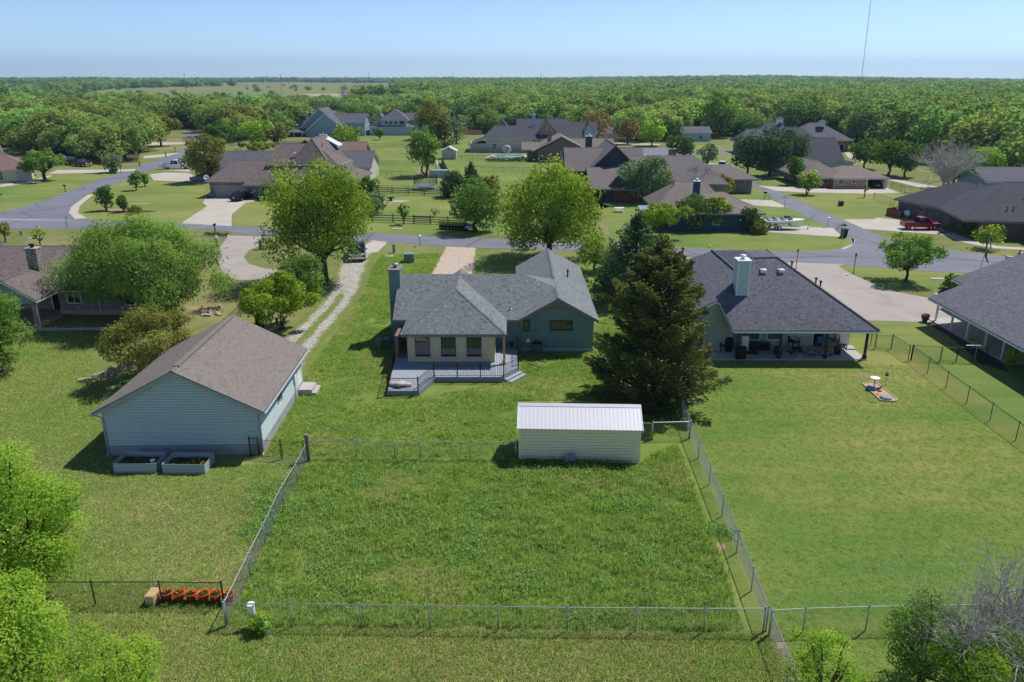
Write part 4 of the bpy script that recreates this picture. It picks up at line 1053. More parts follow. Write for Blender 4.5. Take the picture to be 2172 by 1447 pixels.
    def chimney(s, x, y, z0, z1, wx, wy, mat, cap='trim_white', pot='white_metal', trim=None):
        mb = MB(); mb.box(x - wx / 2, x + wx / 2, y - wy / 2, y + wy / 2, z0, z1); o = part('chimney', mb, MATS[mat], s.t)
        c = MB(); c.box(x - wx / 2 - .06, x + wx / 2 + .06, y - wy / 2 - .06, y + wy / 2 + .06, z1 + .002, z1 + .10); part('chimney_cap', c, MATS[cap], o)
        p = MB(); p.lathe([(.16, z1 + .102), (.16, z1 + .28), (.26, z1 + .30), (.26, z1 + .42), (.14, z1 + .47)], 12, (x, y, 0)); part('flue', p, MATS[pot], o, True)
        if trim:
            q = MB()
            for sx in (-1, 1):
                for sy in (-1, 1): q.box(x + sx * (wx / 2 - .04) - .06, x + sx * (wx / 2 - .04) + .06, y + sy * (wy / 2 - .04) - .06, y + sy * (wy / 2 - .04) + .06, z0, z1 - .002)
            part('corner_trim', q, MATS[trim], o)
        return o
    def vent(s, x, y, z, kind='pipe'):
        mb = MB()
        if kind == 'pipe': mb.cyl(x, y, z - .2, z + .35, .05, 8); mb.cyl(x, y, z - .05, z + .06, .12, 8, .06); m = 'galv'
        elif kind == 'box': mb.box(x - .22, x + .22, y - .2, y + .2, z - .1, z + .16); mb.box(x - .26, x + .26, y - .26, y + .2, z + .162, z + .2); m = 'white_metal'
        else: mb.cyl(x, y, z - .2, z + .5, .07, 8); mb.cyl(x, y, z + .4, z + .55, .12, 8); m = 'trim_dark'
        return part('roof_vent', mb, MATS[m], s.t, True)
    def siding(s, wall, face, p0, p1, z0, z1, bh, mat, upper=None, proud=.055, skip=()):
        "lap boards as separate pieces from p0 to p1 (xy in house frame), outward normal by face"
        p0, p1 = Vector((*p0, 0)), Vector((*p1, 0)); d = p1 - p0; L = d.length; d.normalize()
        nn = {'-y': Vector((0, -1, 0)), '+y': Vector((0, 1, 0)), '-x': Vector((-1, 0, 0)), '+x': Vector((1, 0, 0))}[face]
        z = z0
        while z < z1 - .01:
            zt = min(z + bh, z1)
            spans = [(0.0, L, 0.0, L)]
            if upper:
                ub, ut = upper(z, L), upper(zt, L)
                if ub is None: break
                if ut is None: ut = ((ub[0] + ub[1]) / 2,) * 2
                spans = [(ub[0], ub[1], ut[0], ut[1])]
            # keep clear of openings
            out = []
            for sp in spans:
                cut = sorted([(a, b) for (a, b, za, zb) in skip if za < zt - .01 and zb > z + .01])
                if not cut: out.append(sp); continue
                c0 = sp[0]
                for (a, b) in cut:
                    if a > c0: out.append((c0, a, c0, a))
                    c0 = b
                if c0 < sp[1]: out.append((c0, sp[1], c0, sp[1]))
            for (a, b, a2, b2) in out:
                if b - a < .05: continue
                q = [p0 + d * a, p0 + d * b, p0 + d * b2, p0 + d * a2]; zz = [z, z, zt - .032, zt - .032]
                off = [proud, proud, proud * .62, proud * .62]
                vs = [(*(q[i] + nn * off[i]).xy, zz[i]) for i in range(4)] + [(*(q[i] + nn * .001).xy, zz[i]) for i in range(4)]
                mb = MB(); mb.add(vs, [(0, 1, 2, 3), (4, 7, 6, 5), (0, 4, 5, 1), (1, 5, 6, 2), (2, 6, 7, 3), (3, 7, 4, 0)])
                part('siding_board', mb, MATS[mat], wall)
            z = zt
    def downspout(s, pts, mat='trim_white', r=.045):
        mb = MB(); mb.tube(pts, r, 4); return part('downspout', mb, MATS[mat], s.t)
    def gutter(s, a, b, mat='trim_white'):
        mb = MB(); a, b = Vector(a), Vector(b); d = (b - a).normalized(); n = d.cross(Vector((0, 0, 1)))
        mb.tube([a, b], .065, 4); return part('gutter', mb, MATS[mat], s.t)
def gable_span(zb, zp, x0=0.0, f=0.5):
    "clip function for a gable wall whose sides stop at zb and whose peak is zp"
    def up(z, L):
        if z <= zb: return (0.0, L)
        if z >= zp: return None
        t = (z - zb) / (zp - zb); return (L * f * t, L - L * (1 - f) * t)
    return up
# ------------------------------------------------------------ the middle house (blue green, sunroom and deck)
H = House('blue_green_house', 'central blue green house with grey shingle roof, cream sunroom and back deck', -9.5, 60.0)
x = lambda X: X + 9.5
y = lambda Y: Y - 60.0
H.walls(x(-9.2), x(3.0), y(60.1), y(68.2), 0, 2.75, 'brick_painted', 'x', 5.4, True, False)
gw = H.walls(x(.75), x(6.75), y(60.0), y(77.9), .32, 2.75, 'brick_painted', 'y', 4.55, True, True)
mb = MB(); mb.box(x(.70), x(6.8), y(59.96), y(77.95), 0, .318); part('foundation', mb, MATS['slab'], H.t)
W_ = lambda *q: [(x(a), y(b), c) for a, b, c in q]
H.slope(W_((-9.75, 59.55, 2.9), (.38, 59.55, 2.9), (3.72, 62.8, 4.8), (1.0, 64.15, 5.62), (-9.75, 64.15, 5.62)), 'shingle_main', .07, 'trim_taupe')
H.slope(W_((3.72, 62.8, 4.8), (3.72, 65.5, 4.8), (1.0, 64.15, 5.62)), 'shingle_main', .07, 'trim_taupe')
H.slope(W_((-9.75, 64.15, 5.62), (1.0, 64.15, 5.62), (3.72, 65.5, 4.8), (.38, 68.75, 2.9), (-9.75, 68.75, 2.9)), 'shingle_main', .07, 'trim_taupe')
H.roof(x(.38), x(7.12), y(59.4), y(78.4), 2.88, 4.8, 'shingle_main', 'trim_taupe', 'y')
# gable dressing: panel at the peak
mb = MB(); mb.add([(x(2.2), y(59.93), 3.78), (x(5.3), y(59.93), 3.78), (x(3.75), y(59.93), 4.62), (x(2.2), y(59.99), 3.78), (x(5.3), y(59.99), 3.78), (x(3.75), y(59.99), 4.62)], [(0, 1, 2), (3, 5, 4), (0, 3, 4, 1), (1, 4, 5, 2), (2, 5, 3, 0)])
mb.box(x(1.9), x(5.6), y(59.90), y(59.98), 3.68, 3.775)
part('gable_panel', mb, MATS['trim_taupe'], H.t)
mb = MB(); mb.box(x(3.72), x(3.78), y(59.895), y(59.925), 3.78, 4.5); part('gable_batten', mb, MATS['trim_taupe'], H.t)
H.window('-y', x(4.05), y(60.0), 1.95, 1.75, .72, 'black_metal', 'glass', .06, 1)
H.window('-y', x(1.22), y(60.0), 1.88, .42, .85, 'black_metal', 'glass', .06, 0)
mb = MB(); mb.box(x(3.05), x(5.05), y(59.94), y(59.99), 1.76, 1.83); part('window_ledge', mb, MATS['brick_painted'], H.t)
H.downspout([(x(2.0), y(59.93), 3.1), (x(2.0), y(59.93), .4), (x(2.0), y(59.8), .3)], 'trim_sage')
mb = MB(); mb.cyl(0, 0, 0, .06, .16, 12); mb.v = [(x(1.35) + a, y(59.97) - c, 1.0 + b) for a, b, c in mb.v]; part('hose_reel', mb, MATS['plastic_white'], H.t)
H.chimney(x(-9.95), y(63.6), 0, 6.25, .95, 1.75, 'brick_painted', 'trim_taupe', 'galv')
for vx, vy in ((1.2, 62.6), (-.1, 61.4)): pass
H.vent(x(-.15), y(62.6), 4.65); H.vent(x(-.1), y(60.6), 3.5); H.vent(x(5.2), y(69.5), 4.15, 'stack')
# sunroom
sw = H.walls(x(-8.2), x(-1.35), y(56.45), y(60.4), .45, 2.85, 'siding_tan', name='sunroom_wall')
wins = [(-7.0, 1.16), (-4.98, 1.16), (-2.98, 1.16)]
H.siding(sw, '-y', (x(-8.2), y(56.45)), (x(-1.35), y(56.45)), .45, 2.85, .2, 'siding_tan', skip=[(wx + 8.2 - ww / 2 - .14, wx + 8.2 + ww / 2 + .14, .76, 2.8) for wx, ww in wins])
for wx, ww in wins:
    o = H.window('-y', x(wx), y(56.45), .88, ww, 1.86, 'siding_stone', 'glass', .13, 0, depth=.045)
    f = MB(); M = H.frame('-y', x(wx), y(56.45), .88)
    for (a, b, c, d) in ((-ww / 2, ww / 2, 0, .05), (-ww / 2, ww / 2, 1.81, 1.86), (-ww / 2, -ww / 2 + .05, .05, 1.81), (ww / 2 - .05, ww / 2, .05, 1.81)): f.box(a, b, -.035, -.021, c, d, M=M)
    part('sash', f, MATS['black_metal'], o)
H.roof(x(-8.62), x(-.42), y(55.75), y(66.6), 2.95, 5.5, 'shingle_main', 'trim_taupe', 'y', 4.1, 0.0)
H.post(x(-.62), y(56.1), .42, 2.85, .08, 'wood_new', 'porch_post', .25)
# side annex, dark red brick screen wall on the left
mb = MB(); mb.box(x(-9.3), x(-9.05), y(57.3), y(60.0), .3, 2.3); o = part('side_wall', mb, MATS['brick_red'], H.t)

# deck: boards run front to back, black rail with balusters
D = thing('deck', 'raised grey plank deck with black railing behind the blue green house', 'deck', (-9.5, 60.0, 0))
DZ = .42
front = [at(817, 836), at(887, 838), at(918, 806), at(1066, 808), at(1092, 796)]
dk = [at(820, 829, DZ), at(888, 829, DZ), at(921, 800, DZ), at(1068, 800, DZ), at(1101, 783, DZ), at(1099, 742, DZ)]
dk = [(p.x + 9.5, p.y - 60) for p in dk]
dk += [(dk[5][0], .0), (.3, .0), (.15, -2.6), (dk[0][0] - .35, -3.4)]
dk[0] = (dk[0][0], dk[0][1])
plain('deck_plank', C(150, 158, 168), .65, var=.07, scale=4); plain('deck_fascia', C(122, 132, 142), .65, var=.06)
def yspan(xx, poly):
    ys_ = []
    for i in range(len(poly)):
        (xa, ya), (xb, yb) = poly[i], poly[(i + 1) % len(poly)]
        if (xa <= xx < xb) or (xb <= xx < xa): ys_.append(ya + (yb - ya) * (xx - xa) / (xb - xa))
    return (min(ys_), max(ys_)) if len(ys_) > 1 else None
xmin, xmax = min(p[0] for p in dk), max(p[0] for p in dk)
xx = xmin + .02
while xx < xmax - .1:
    sa, sb = yspan(xx + .01, dk), yspan(min(xx + .135, xmax - .01), dk)
    if sa and sb:
        mb = MB(); a, b = xx, xx + .118
        mb.add([(a, sa[0], DZ), (b, sb[0], DZ), (b, sb[1], DZ), (a, sa[1], DZ), (a, sa[0], DZ - .03), (b, sb[0], DZ - .03), (b, sb[1], DZ - .03), (a, sa[1], DZ - .03)], [(0, 1, 2, 3), (7, 6, 5, 4), (0, 4, 5, 1), (1, 5, 6, 2), (2, 6, 7, 3), (3, 7, 4, 0)])
        part('deck_plank', mb, MATS['deck_plank'], D)
    xx += .142
mb = MB()
for i in range(5):
    (xa, ya), (xb, yb) = dk[i], dk[i + 1]; d = Vector((xb - xa, yb - ya, 0)).normalized(); nrm = Vector((d.y, -d.x, 0)) * .03
    mb.add([(xa + nrm.x, ya + nrm.y, .03), (xb + nrm.x, yb + nrm.y, .03), (xb + nrm.x, yb + nrm.y, DZ - .032), (xa + nrm.x, ya + nrm.y, DZ - .032), (xa, ya, .03), (xb, yb, .03), (xb, yb, DZ - .032), (xa, ya, DZ - .032)], [(0, 1, 2, 3), (5, 4, 7, 6), (3, 2, 6, 7), (0, 4, 5, 1)])
(xa, ya), (xb, yb) = dk[0], dk[-1]
mb.add([(xa - .03, ya, .03), (xb - .03, yb, .03), (xb - .03, yb, DZ - .032), (xa - .03, ya, DZ - .032)], [(0, 3, 2, 1)])
part('deck_skirt', mb, MATS['deck_fascia'], D)
mb = MB(); xl = min(p[0] for p in dk)
mb.prism([(p[0] * .995 + .03, p[1] + .05) for p in dk[:6]] + [(dk[5][0] - .1, -.2), (dk[0][0] + .1, -3.2)], 0, .36); part('deck_base', mb, MATS['trim_dark'], D)  # coloured dark so the plank gaps read as shaded
def railing(pts, skip_first=False):
    for i in range(len(pts) - 1):
        a, b = Vector((*pts[i], DZ)), Vector((*pts[i + 1], DZ)); L = (b - a).length; d = (b - a) / L
        n = max(1, round(L / 1.95))
        for k in range(n + (1 if i == len(pts) - 2 else 0)):
            q = a + d * (L * k / n); p = MB(); p.box(q.x - .04, q.x + .04, q.y - .04, q.y + .04, DZ - .1, DZ + 1.0); p.box(q.x - .055, q.x + .055, q.y - .055, q.y + .055, DZ + 1.001, DZ + 1.04)
            part('rail_post', p, MATS['black_metal'], D)
        r = MB(); r.tube([a + Vector((0, 0, .92)), b + Vector((0, 0, .92))], .028, 4); part('top_rail', r, MATS['black_metal'], D)
        r = MB(); r.tube([a + Vector((0, 0, .1)), b + Vector((0, 0, .1))], .02, 4); part('bottom_rail', r, MATS['black_metal'], D)
        bl = MB(); m = int(L / .115)
        for k in range(1, m): q = a + d * (L * k / m); bl.tube([q + Vector((0, 0, .1)), q + Vector((0, 0, .92))], .0095, 4, 0, False)
        part('baluster_infill', bl, MATS['black_metal'], D, kind='stuff')
ins = lambda p, dx, dy: (p[0] + dx, p[1] + dy)
railing([ins(dk[-1], .06, -.1), ins(dk[0], .06, .06), ins(dk[1], -.04, .06), ins(dk[2], 0, .06), ins(dk[3], 0, .06), ins(dk[4], -.05, .03)])
railing([ins(dk[4], -.05, .9), ins(dk[5], -.05, .3), (dk[5][0] - .05, -.9)])
# steps at the front right corner
st = thing('deck_steps', 'pair of grey plank steps down from the deck corner', 'steps', (dk[3][0] - 9.5, dk[3][1] + 60, 0))
d = Vector((dk[4][0] - dk[3][0], dk[4][1] - dk[3][1], 0)); L = d.length; d.normalize(); nrm = Vector((d.y, -d.x, 0))
for k in range(2):
    a = nrm * (.04 + .31 * k) + d * (.02 + .1 * k); b = a + d * (L - .02); c = b + nrm * .3; e = a + nrm * .3
    mb = MB(); mb.prism([(p.x, p.y) for p in (a, e, c, b)], .02, .28 - .14 * k); part('step', mb, MATS['deck_plank'], st)

# ------------------------------------------------------------ grey detached garage on the left
G = House('detached_garage', 'grey sided detached garage with brown grey shingle roof, left foreground', -24.25, 41.45, 1.2, 'garage')
GW_, GL_ = 9.1, 10.3
w0 = G.walls(0, GW_, 0, GL_, .72, 3.02, 'siding_grey', 'y', 5.32)
mb = MB(); mb.box(-.04, GW_ + .04, -.04, GL_ + .04, 0, .715); part('foundation', mb, MATS['foundation'], G.t)
G.siding(w0, '-y', (0, 0), (GW_, 0), .72, 5.3, .165, 'siding_grey', gable_span(3.02, 5.32))
G.siding(w0, '+x', (GW_, 0), (GW_, GL_), .72, 3.0, .165, 'siding_grey', skip=[(3.85, 5.05, 1.5, 2.7), (9.1, 10.15, .72, 2.75)])
G.roof(-.5, GW_ + .5, -.42, GL_ + .42, 2.98, 5.6, 'shingle_garage', 'trim_grey', 'y', fas=.2)
mb = MB(); mb.box(GW_ / 2 - .17, GW_ / 2 + .17, .35, GL_ - .1, 5.52, 5.66); part('ridge_vent', mb, MATS['shingle_garage'], G.t)
G.window('+x', GW_, 4.45, 1.6, .9, 1.0, 'trim_grey', 'glass', .06, 0, True)
G.door('+x', GW_, 9.62, .72, .9, 2.0)
for (px_, s_) in ((0.0, -1), (GW_, 1)):
    mb = MB(); mb.box(px_ - .06, px_ + .06, -.035, .035, .72, 2.95); part('corner_trim', mb, MATS['trim_grey'], G.t)
G.downspout([(-.5, -.3, 2.85), (-.35, -.2, 2.75), (-.08, -.1, 2.55), (-.08, -.1, .2), (-.12, -.35, .08)], 'trim_grey', .05)
G.downspout([(GW_ + .5, -.3, 2.85), (GW_ + .35, -.2, 2.75), (GW_ + .09, -.1, 2.6), (GW_ + .09, -.1, .2), (GW_ + .12, -.35, .08)], 'trim_grey', .05)
G.gutter((GW_ + .55, -.42, 2.86), (GW_ + .55, GL_ + .42, 2.86), 'trim_grey'); G.gutter((-.55, -.42, 2.86), (-.55, GL_ + .42, 2.86), 'trim_grey')
mb = MB(); mb.box(GW_ + .02, GW_ + .18, 7.9, 8.2, 1.5, 2.0); mb.tube([(GW_ + .1, 8.05, 0), (GW_ + .1, 8.05, 1.5)], .04, 6); part('meter_box', mb, MATS['plastic_white'], G.t)
mb = MB(); mb.box(GW_ + .05, GW_ + 1.0, 8.9, 10.4, 0, .5); mb.box(GW_ + 1.002, GW_ + 1.3, 8.9, 10.4, 0, .25); part('door_step', mb, MATS['slab'], G.t)

# ------------------------------------------------------------ cream shed with the pale metal roof
S = House('garden_shed', 'cream lap sided shed with pale ribbed metal roof inside the back fence', .45, 40.75, -2.2, 'shed')
sw_, sl_ = 7.05, 2.75
w1 = S.walls(0, sw_, 0, sl_, 0, 2.28, 'siding_cream', 'x', 3.05)
S.siding(w1, '-y', (0, 0), (sw_, 0), .02, 2.28, .19, 'siding_cream')
S.siding(w1, '+x', (sw_, 0), (sw_, sl_), .02, 2.28, .19, 'siding_cream')
for px_ in (0.0, sw_):
    mb = MB(); mb.box(px_ - .06, px_ + .06, -.04, .05, 0, 2.26); part('corner_trim', mb, MATS['siding_cream'], S.t)
s0 = Matrix.Identity(4)
def metal_panels(y0, z0, y1, z1, n, x0, x1, flip=False):
    for k in range(n):
        a, b = x0 + (x1 - x0) * k / n, x0 + (x1 - x0) * (k + 1) / n
        mb = MB(); up = .016
        prof = [(a, 0), (a + .012, up), (a + .045, up), (a + .058, 0), (b - .001, 0)]
        vs = [(u, y0, z0 + h) for u, h in prof] + [(u, y1, z1 + h) for u, h in prof] + [(a, y0, z0 - .02), (b - .001, y0, z0 - .02), (a, y1, z1 - .02), (b - .001, y1, z1 - .02)]
        f = [(i, i + 1, i + 6, i + 5) for i in range(4)] + [(10, 11, 4, 3, 2, 1, 0), (10, 12, 13, 11)]
        mb.add(vs, f if not flip else [q[::-1] for q in f]); part('roof_panel', mb, MATS['shed_metal'], S.t)
plain('shed_metal', C(216, 213, 217), .35, .2, var=.03)
metal_panels(-.28, 2.26, sl_ / 2, 3.14, 31, -.12, sw_ + .12)
metal_panels(sl_ + .28, 2.26, sl_ / 2, 3.14, 31, -.12, sw_ + .12, True)
mb = MB(); mb.add([(-.14, sl_ / 2 - .2, 3.06), (-.14, sl_ / 2, 3.19), (-.14, sl_ / 2 + .2, 3.06), (sw_ + .14, sl_ / 2 - .2, 3.06), (sw_ + .14, sl_ / 2, 3.19), (sw_ + .14, sl_ / 2 + .2, 3.06)], [(0, 3, 4, 1), (1, 4, 5, 2), (0, 1, 2), (3, 5, 4), (0, 2, 5, 3)]); part('ridge_cap', mb, MATS['shed_metal'], S.t)
for xa in (-.15, sw_ + .1):
    mb = MB()
    for sy, sz, ey, ez in ((-.3, 2.2, sl_ / 2, 3.08), (sl_ + .3, 2.2, sl_ / 2, 3.08)):
        mb.add([(xa, sy, sz - .04), (xa + .05, sy, sz - .04), (xa + .05, ey, ez - .04), (xa, ey, ez - .04), (xa, sy, sz + .08), (xa + .05, sy, sz + .08), (xa + .05, ey, ez + .08), (xa, ey, ez + .08)], [(0, 1, 2, 3), (7, 6, 5, 4), (0, 4, 5, 1), (1, 5, 6, 2), (2, 6, 7, 3), (3, 7, 4, 0)])
    part('rake_trim', mb, MATS['white_metal'], S.t)

# ------------------------------------------------------------ right neighbour with the covered patio
Hn = House('patio_house', 'sage sided house with slate shingle roof, tall chimney and furnished back patio', 17.5, 58.0)
x = lambda X: X - 17.5
y = lambda Y: Y - 58.0
Hn.walls(x(18.3), x(28.4), y(61.2), y(74.2), .1, 2.7, 'siding_sage')
mb = MB(); mb.box(x(16.2), x(28.7), y(57.9), y(61.2), 0, .1); part('patio_slab', mb, MATS['slab'], Hn.t)
# main hip roof with the long patio slope
A = (x(17.55), y(57.3), 2.75); B = (x(29.0), y(57.2), 2.75)
rl, rr_ = (x(20.8), y(64.3), 7.0), (x(22.8), y(64.5), 7.0); vl = (x(19.2), y(62.55), 5.95)
Cc_ = (x(29.0), y(74.6), 2.75); rb = (x(22.8), y(67.4), 7.0); lb = (x(20.8), y(67.4), 7.0); wb_ = (x(19.2), y(72.2), 5.95)
Hn.slope([A, B, rr_, rl, vl, (x(16.95), y(59.6), 4.2)], 'shingle_slate'); Hn.slope([B, Cc_, rb, rr_], 'shingle_slate'); Hn.slope([vl, rl, lb, wb_], 'shingle_slate', fas=.1); Hn.slope([rl, rr_, rb, lb], 'shingle_slate'); Hn.slope([Cc_, (x(19.2), y(74.6), 2.75), wb_, lb, rb], 'shingle_slate')
mb = MB(); 
for (p, q) in ((B, rr_), (Cc_, rb), (rl, rr_)):
    mb.tube([Vector(p) + Vector((0, 0, .02)), Vector(q) + Vector((0, 0, .02))], .09, 5)
part('ridge_cap', mb, MATS['shingle_slate'], Hn.t)
# left wing, gable to the camera, cut at the top where the patio roof meets it
ww = Hn.walls(x(13.4), x(18.3), y(60.1), y(75.8), .1, 2.7, 'siding_sage', name='wing_wall')
gf = [(x(12.9), 2.55), (x(16.55), 4.55), (x(17.2), 4.55), (x(18.29), 2.55), (x(18.29), .1), (x(13.4), .1), (x(13.4), 2.55)]
mb = MB(); mb.add([(u, y(60.05), v) for u, v in [(x(13.4), 2.69), (x(18.28), 2.69), (x(17.35), 4.5), (x(16.6), 4.5)]] + [(u, y(60.2), v) for u, v in [(x(13.4), 2.69), (x(18.28), 2.69), (x(17.35), 4.5), (x(16.6), 4.5)]], [(0, 1, 2, 3), (7, 6, 5, 4), (1, 5, 6, 2), (2, 6, 7, 3), (3, 7, 4, 0)])
part('gable_wall', mb, MATS['siding_sage'], Hn.t)
def wing_span(z, L):
    if z <= 2.69: return (0, L)
    if z >= 4.5: return None
    t = (z - 2.69) / 1.81; return (3.2 * t, L - .95 * t)
Hn.siding(ww, '-y', (x(13.4), y(60.05)), (x(18.28), y(60.05)), .15, 4.5, .18, 'siding_sage', wing_span, skip=[(.4, 2.75, .25, 2.35)])
Hn.slope([(x(12.75), y(59.6), 2.5), (x(16.6), y(59.6), 4.55), vl, wb_, (x(12.75), y(72.2), 2.5)], 'shingle_slate')
Hn.slope([(x(16.6), y(59.6), 4.55), (x(17.0), y(59.6), 4.25), vl], 'shingle_slate', fas=.1)
Hn.slope([(x(12.75), y(72.2), 2.5), wb_, (x(19.2), y(76.2), 2.5), (x(12.75), y(76.2), 2.5)], 'shingle_slate')
mb = MB(); mb.tube([Vector(vl) + Vector((0, .5, .03)), Vector(wb_) + Vector((0, 0, .03))], .1, 5); part('ridge_vent', mb, MATS['shingle_slate'], Hn.t)
Hn.chimney(x(18.85), y(61.1), 3.2, 7.55, 1.0, 1.25, 'siding_grey', 'trim_white', 'white_metal', 'trim_white')
Hn.vent(x(21.2), y(62.9), 6.15, 'box'); Hn.vent(x(22.7), y(62.9), 6.15, 'box')
for vx, vy, vz in ((24.2, 64.6, 6.1), (25.9, 63.2, 5.0), (26.2, 62.9, 4.8)): Hn.vent(x(vx), y(vy), vz, 'stack')
for px_ in (1556, 1648, 1745, 1838):
    p = at(px_, 757.5 if px_ < 1600 else 759 if px_ < 1800 else 767); Hn.post(x(p.x) + (.1 if px_ < 1600 else 0), y(58.15), .1, 2.62, .09, 'trim_dark', 'patio_post', .25)
mb = MB(); mb.box(x(17.6), x(28.9), y(58.04), y(58.2), 2.42, 2.62); part('patio_beam', mb, MATS['trim_white'], Hn.t)
# patio wall openings
yw = y(61.2)
for wx, ww_, zs, hh in ((20.3, 1.2, .7, 1.55), (22.2, 1.2, .7, 1.55), (27.0, .95, .6, 1.7), (26.0, .0, 0, 0)):
    if ww_: Hn.window('-y', x(wx), yw, zs, ww_, hh, 'trim_white', 'glass_pale', .1)
Hn.window('-y', x(24.3), yw, 1.15, 1.75, .95, 'trim_white', 'glass', .1, 1)
Hn.door('-y', x(25.95), yw, .12, .9, 2.05, 'glass', 'glass_door')
Hn.door('-y', x(28.1), yw, .12, .7, 2.05, 'door_white')
mb = MB(); mb.box(x(27.6), x(27.72), yw - .06, yw + .1, .1, 2.4); part('door_trim', mb, MATS['wood_new'], Hn.t)
for wx in (14.35, 15.5): Hn.window('-y', x(wx), y(60.04), .45, .82, 1.75, 'trim_white', 'glass_pale' if wx > 15 else 'glass', .12, 0, True)
mb = MB(); mb.box(x(28.0), x(28.8), y(60.2), y(61.1), .101, .2); part('step', mb, MATS['slab'], Hn.t)

# ------------------------------------------------------------ porch house at the right edge
F = House('porch_house', 'dark shingled house with white porch columns at the right picture edge', 39.7, 58.0)
x = lambda X: X - 39.7
y = lambda Y: Y - 58.0
F.walls(x(43.0), x(58), y(55.0), y(67.0), 0, 2.7, 'siding_stone')
F.walls(x(41.0), x(60), y(46.5), y(56.9), 0, 2.6, 'siding_stone', name='end_wall')
mb = MB(); mb.box(x(39.4), x(43.0), y(57.0), y(69.3), 0, .09); part('porch_slab', mb, MATS['slab'], F.t)
F.slope([(x(38.2), y(67.6), 2.55), (x(37.9), y(45.5), 2.55), (x(52), y(49.0), 6.4), (x(54), y(73.0), 6.4)], 'shingle_slate')
F.slope([(x(54), y(73.0), 6.4), (x(52), y(49.0), 6.4), (x(66), y(48), 2.6), (x(66), y(68), 2.6)], 'shingle_slate')
F.slope([(x(43.6), y(73.6), 2.8), (x(43.3), y(66.0), 2.8), (x(56), y(66.5), 5.5), (x(57), y(79.5), 5.2)], 'shingle_slate')
F.walls(x(45.5), x(56), y(66.0), y(72.9), 0, 2.7, 'siding_stone', name='entry_wall')
for p in [(1984, 681), (2016, 700), (2049, 720), (2087, 739), (2123, 763)]:
    q = at(*p); mb = MB(); mb.cyl(x(q.x), y(q.y), .09, 2.45, .1, 12); mb.box(x(q.x) - .15, x(q.x) + .15, y(q.y) - .15, y(q.y) + .15, .0, .12); part('porch_column', mb, MATS['trim_white'], F.t, False)
mb = MB(); mb.box(x(39.62), x(39.82), y(46), y(69.2), 2.32, 2.5); part('porch_beam', mb, MATS['trim_white'], F.t)
for px_ in (44.3, 45.0): mb = MB(); mb.box(x(px_) - .1, x(px_) + .1, y(72.3), y(72.5), 0, 2.75); part('porch_post', mb, MATS['trim_white'], F.t)
F.vent(x(47.3), y(60.5), 5.05, 'stack'); F.vent(x(49.4), y(62.5), 5.6, 'box'); F.vent(x(45.2), y(56.2), 4.45, 'box')
F.window('-x', x(43.0), y(64.5), .9, 1.2, 1.2, 'trim_white', 'glass', .08)
F.door('-x', x(43.0), y(61.5), .1, .9, 2.0, 'siding_char')

# ------------------------------------------------------------ left brick house
Lh = House('brick_house', 'grey brick house with brick chimney and corner porch under the huge willow', -46.0, 70.0)
x = lambda X: X + 46.0
y = lambda Y: Y - 70.0
Lh.walls(x(-43.5), x(-34.2), y(70.6), y(80.0), 0, 2.6, 'brick_grey')
Lh.walls(x(-62.0), x(-43.5), y(72.0), y(80.0), 0, 2.6, 'brick_grey')
mb = MB(); mb.box(x(-43.56), x(-34.2), y(70.55), y(70.598), 0, .45); part('foundation', mb, MATS['brick_tan'], Lh.t)
Lh.roof(x(-64), x(-33.5), y(69.7), y(85.2), 2.72, 5.3, 'shingle_brown', 'trim_white', 'x', 0, 5.0)
Lh.roof(x(-48.3), x(-42.7), y(66.0), y(76.5), 2.72, 4.55, 'shingle_brown', 'trim_white', 'y')
Lh.walls(x(-47.9), x(-43.2), y(66.4), y(66.6), 2.3, 2.75, 'trim_sage', 'y', 4.25, True, False, 'gable_wall')
Lh.post(x(-43.3), y(66.5), .1, 2.35, .18, 'brick_grey', 'porch_pier'); Lh.post(x(-47.6), y(66.5), .1, 2.35, .18, 'brick_grey', 'porch_pier')
mb = MB(); mb.box(x(-48), x(-43.0), y(66.2), y(72), 0, .1); part('porch_slab', mb, MATS['brick_tan'], Lh.t)
Lh.downspout([(x(-42.9), y(66.1), 2.6), (x(-42.95), y(66.25), 2.4), (x(-42.95), y(66.25), .1)])
Lh.chimney(x(-45.4), y(71.2), 3.9, 6.35, 1.0, .8, 'brick_grey', 'slab', 'black_metal')
Lh.window('-y', x(-42.0), y(70.6), 1.2, 1.2, 1.2, 'trim_white', 'glass', .09, 1)
Lh.window('-y', x(-36.5), y(70.6), 1.0, 1.2, 1.4, 'trim_white', 'glass', .09)
Lh.door('-y', x(-44.5), y(72.0), .1, .9, 2.1, 'dark_opening')
Lh.downspout([(x(-39.6), y(70.5), 2.6), (x(-39.6), y(70.5), .1)])
Lh.vent(x(-40.3), y(71.6), 3.55)
# ------------------------------------------------------------ two storey brick house with the garage, left of centre
B1 = House('brick_garage_house', 'brick house with double garage, brown shingles and upper storey, by the sedan', -58.0, 147.0)
x = lambda X: X + 58.0
y = lambda Y: Y - 147.0
B1.walls(x(-57.6), x(-47.8), y(147.2), y(159), 0, 2.9, 'brick_grey')
B1.walls(x(-47.8), x(-31), y(145.2), y(162), 0, 2.7, 'brick_grey', name='front_wall')
B1.walls(x(-46.5), x(-33), y(151.5), y(162), 2.7, 5.6, 'brick_grey', name='upper_wall')
mb = MB(); mb.box(x(-44.6), x(-38), y(151.42), y(151.49), 4.0, 5.4); part('siding_panel', mb, MATS['garage_grey'], B1.t)
B1.roof(x(-58.4), x(-44.0), y(146.5), y(160.5), 2.95, 6.4, 'shingle_brown', 'trim_taupe', 'x', 4.0, 0)
B1.roof(x(-50.5), x(-33), y(144.4), y(153), 2.6, 5.0, 'shingle_brown', 'trim_taupe', 'x', 2.5, 0)
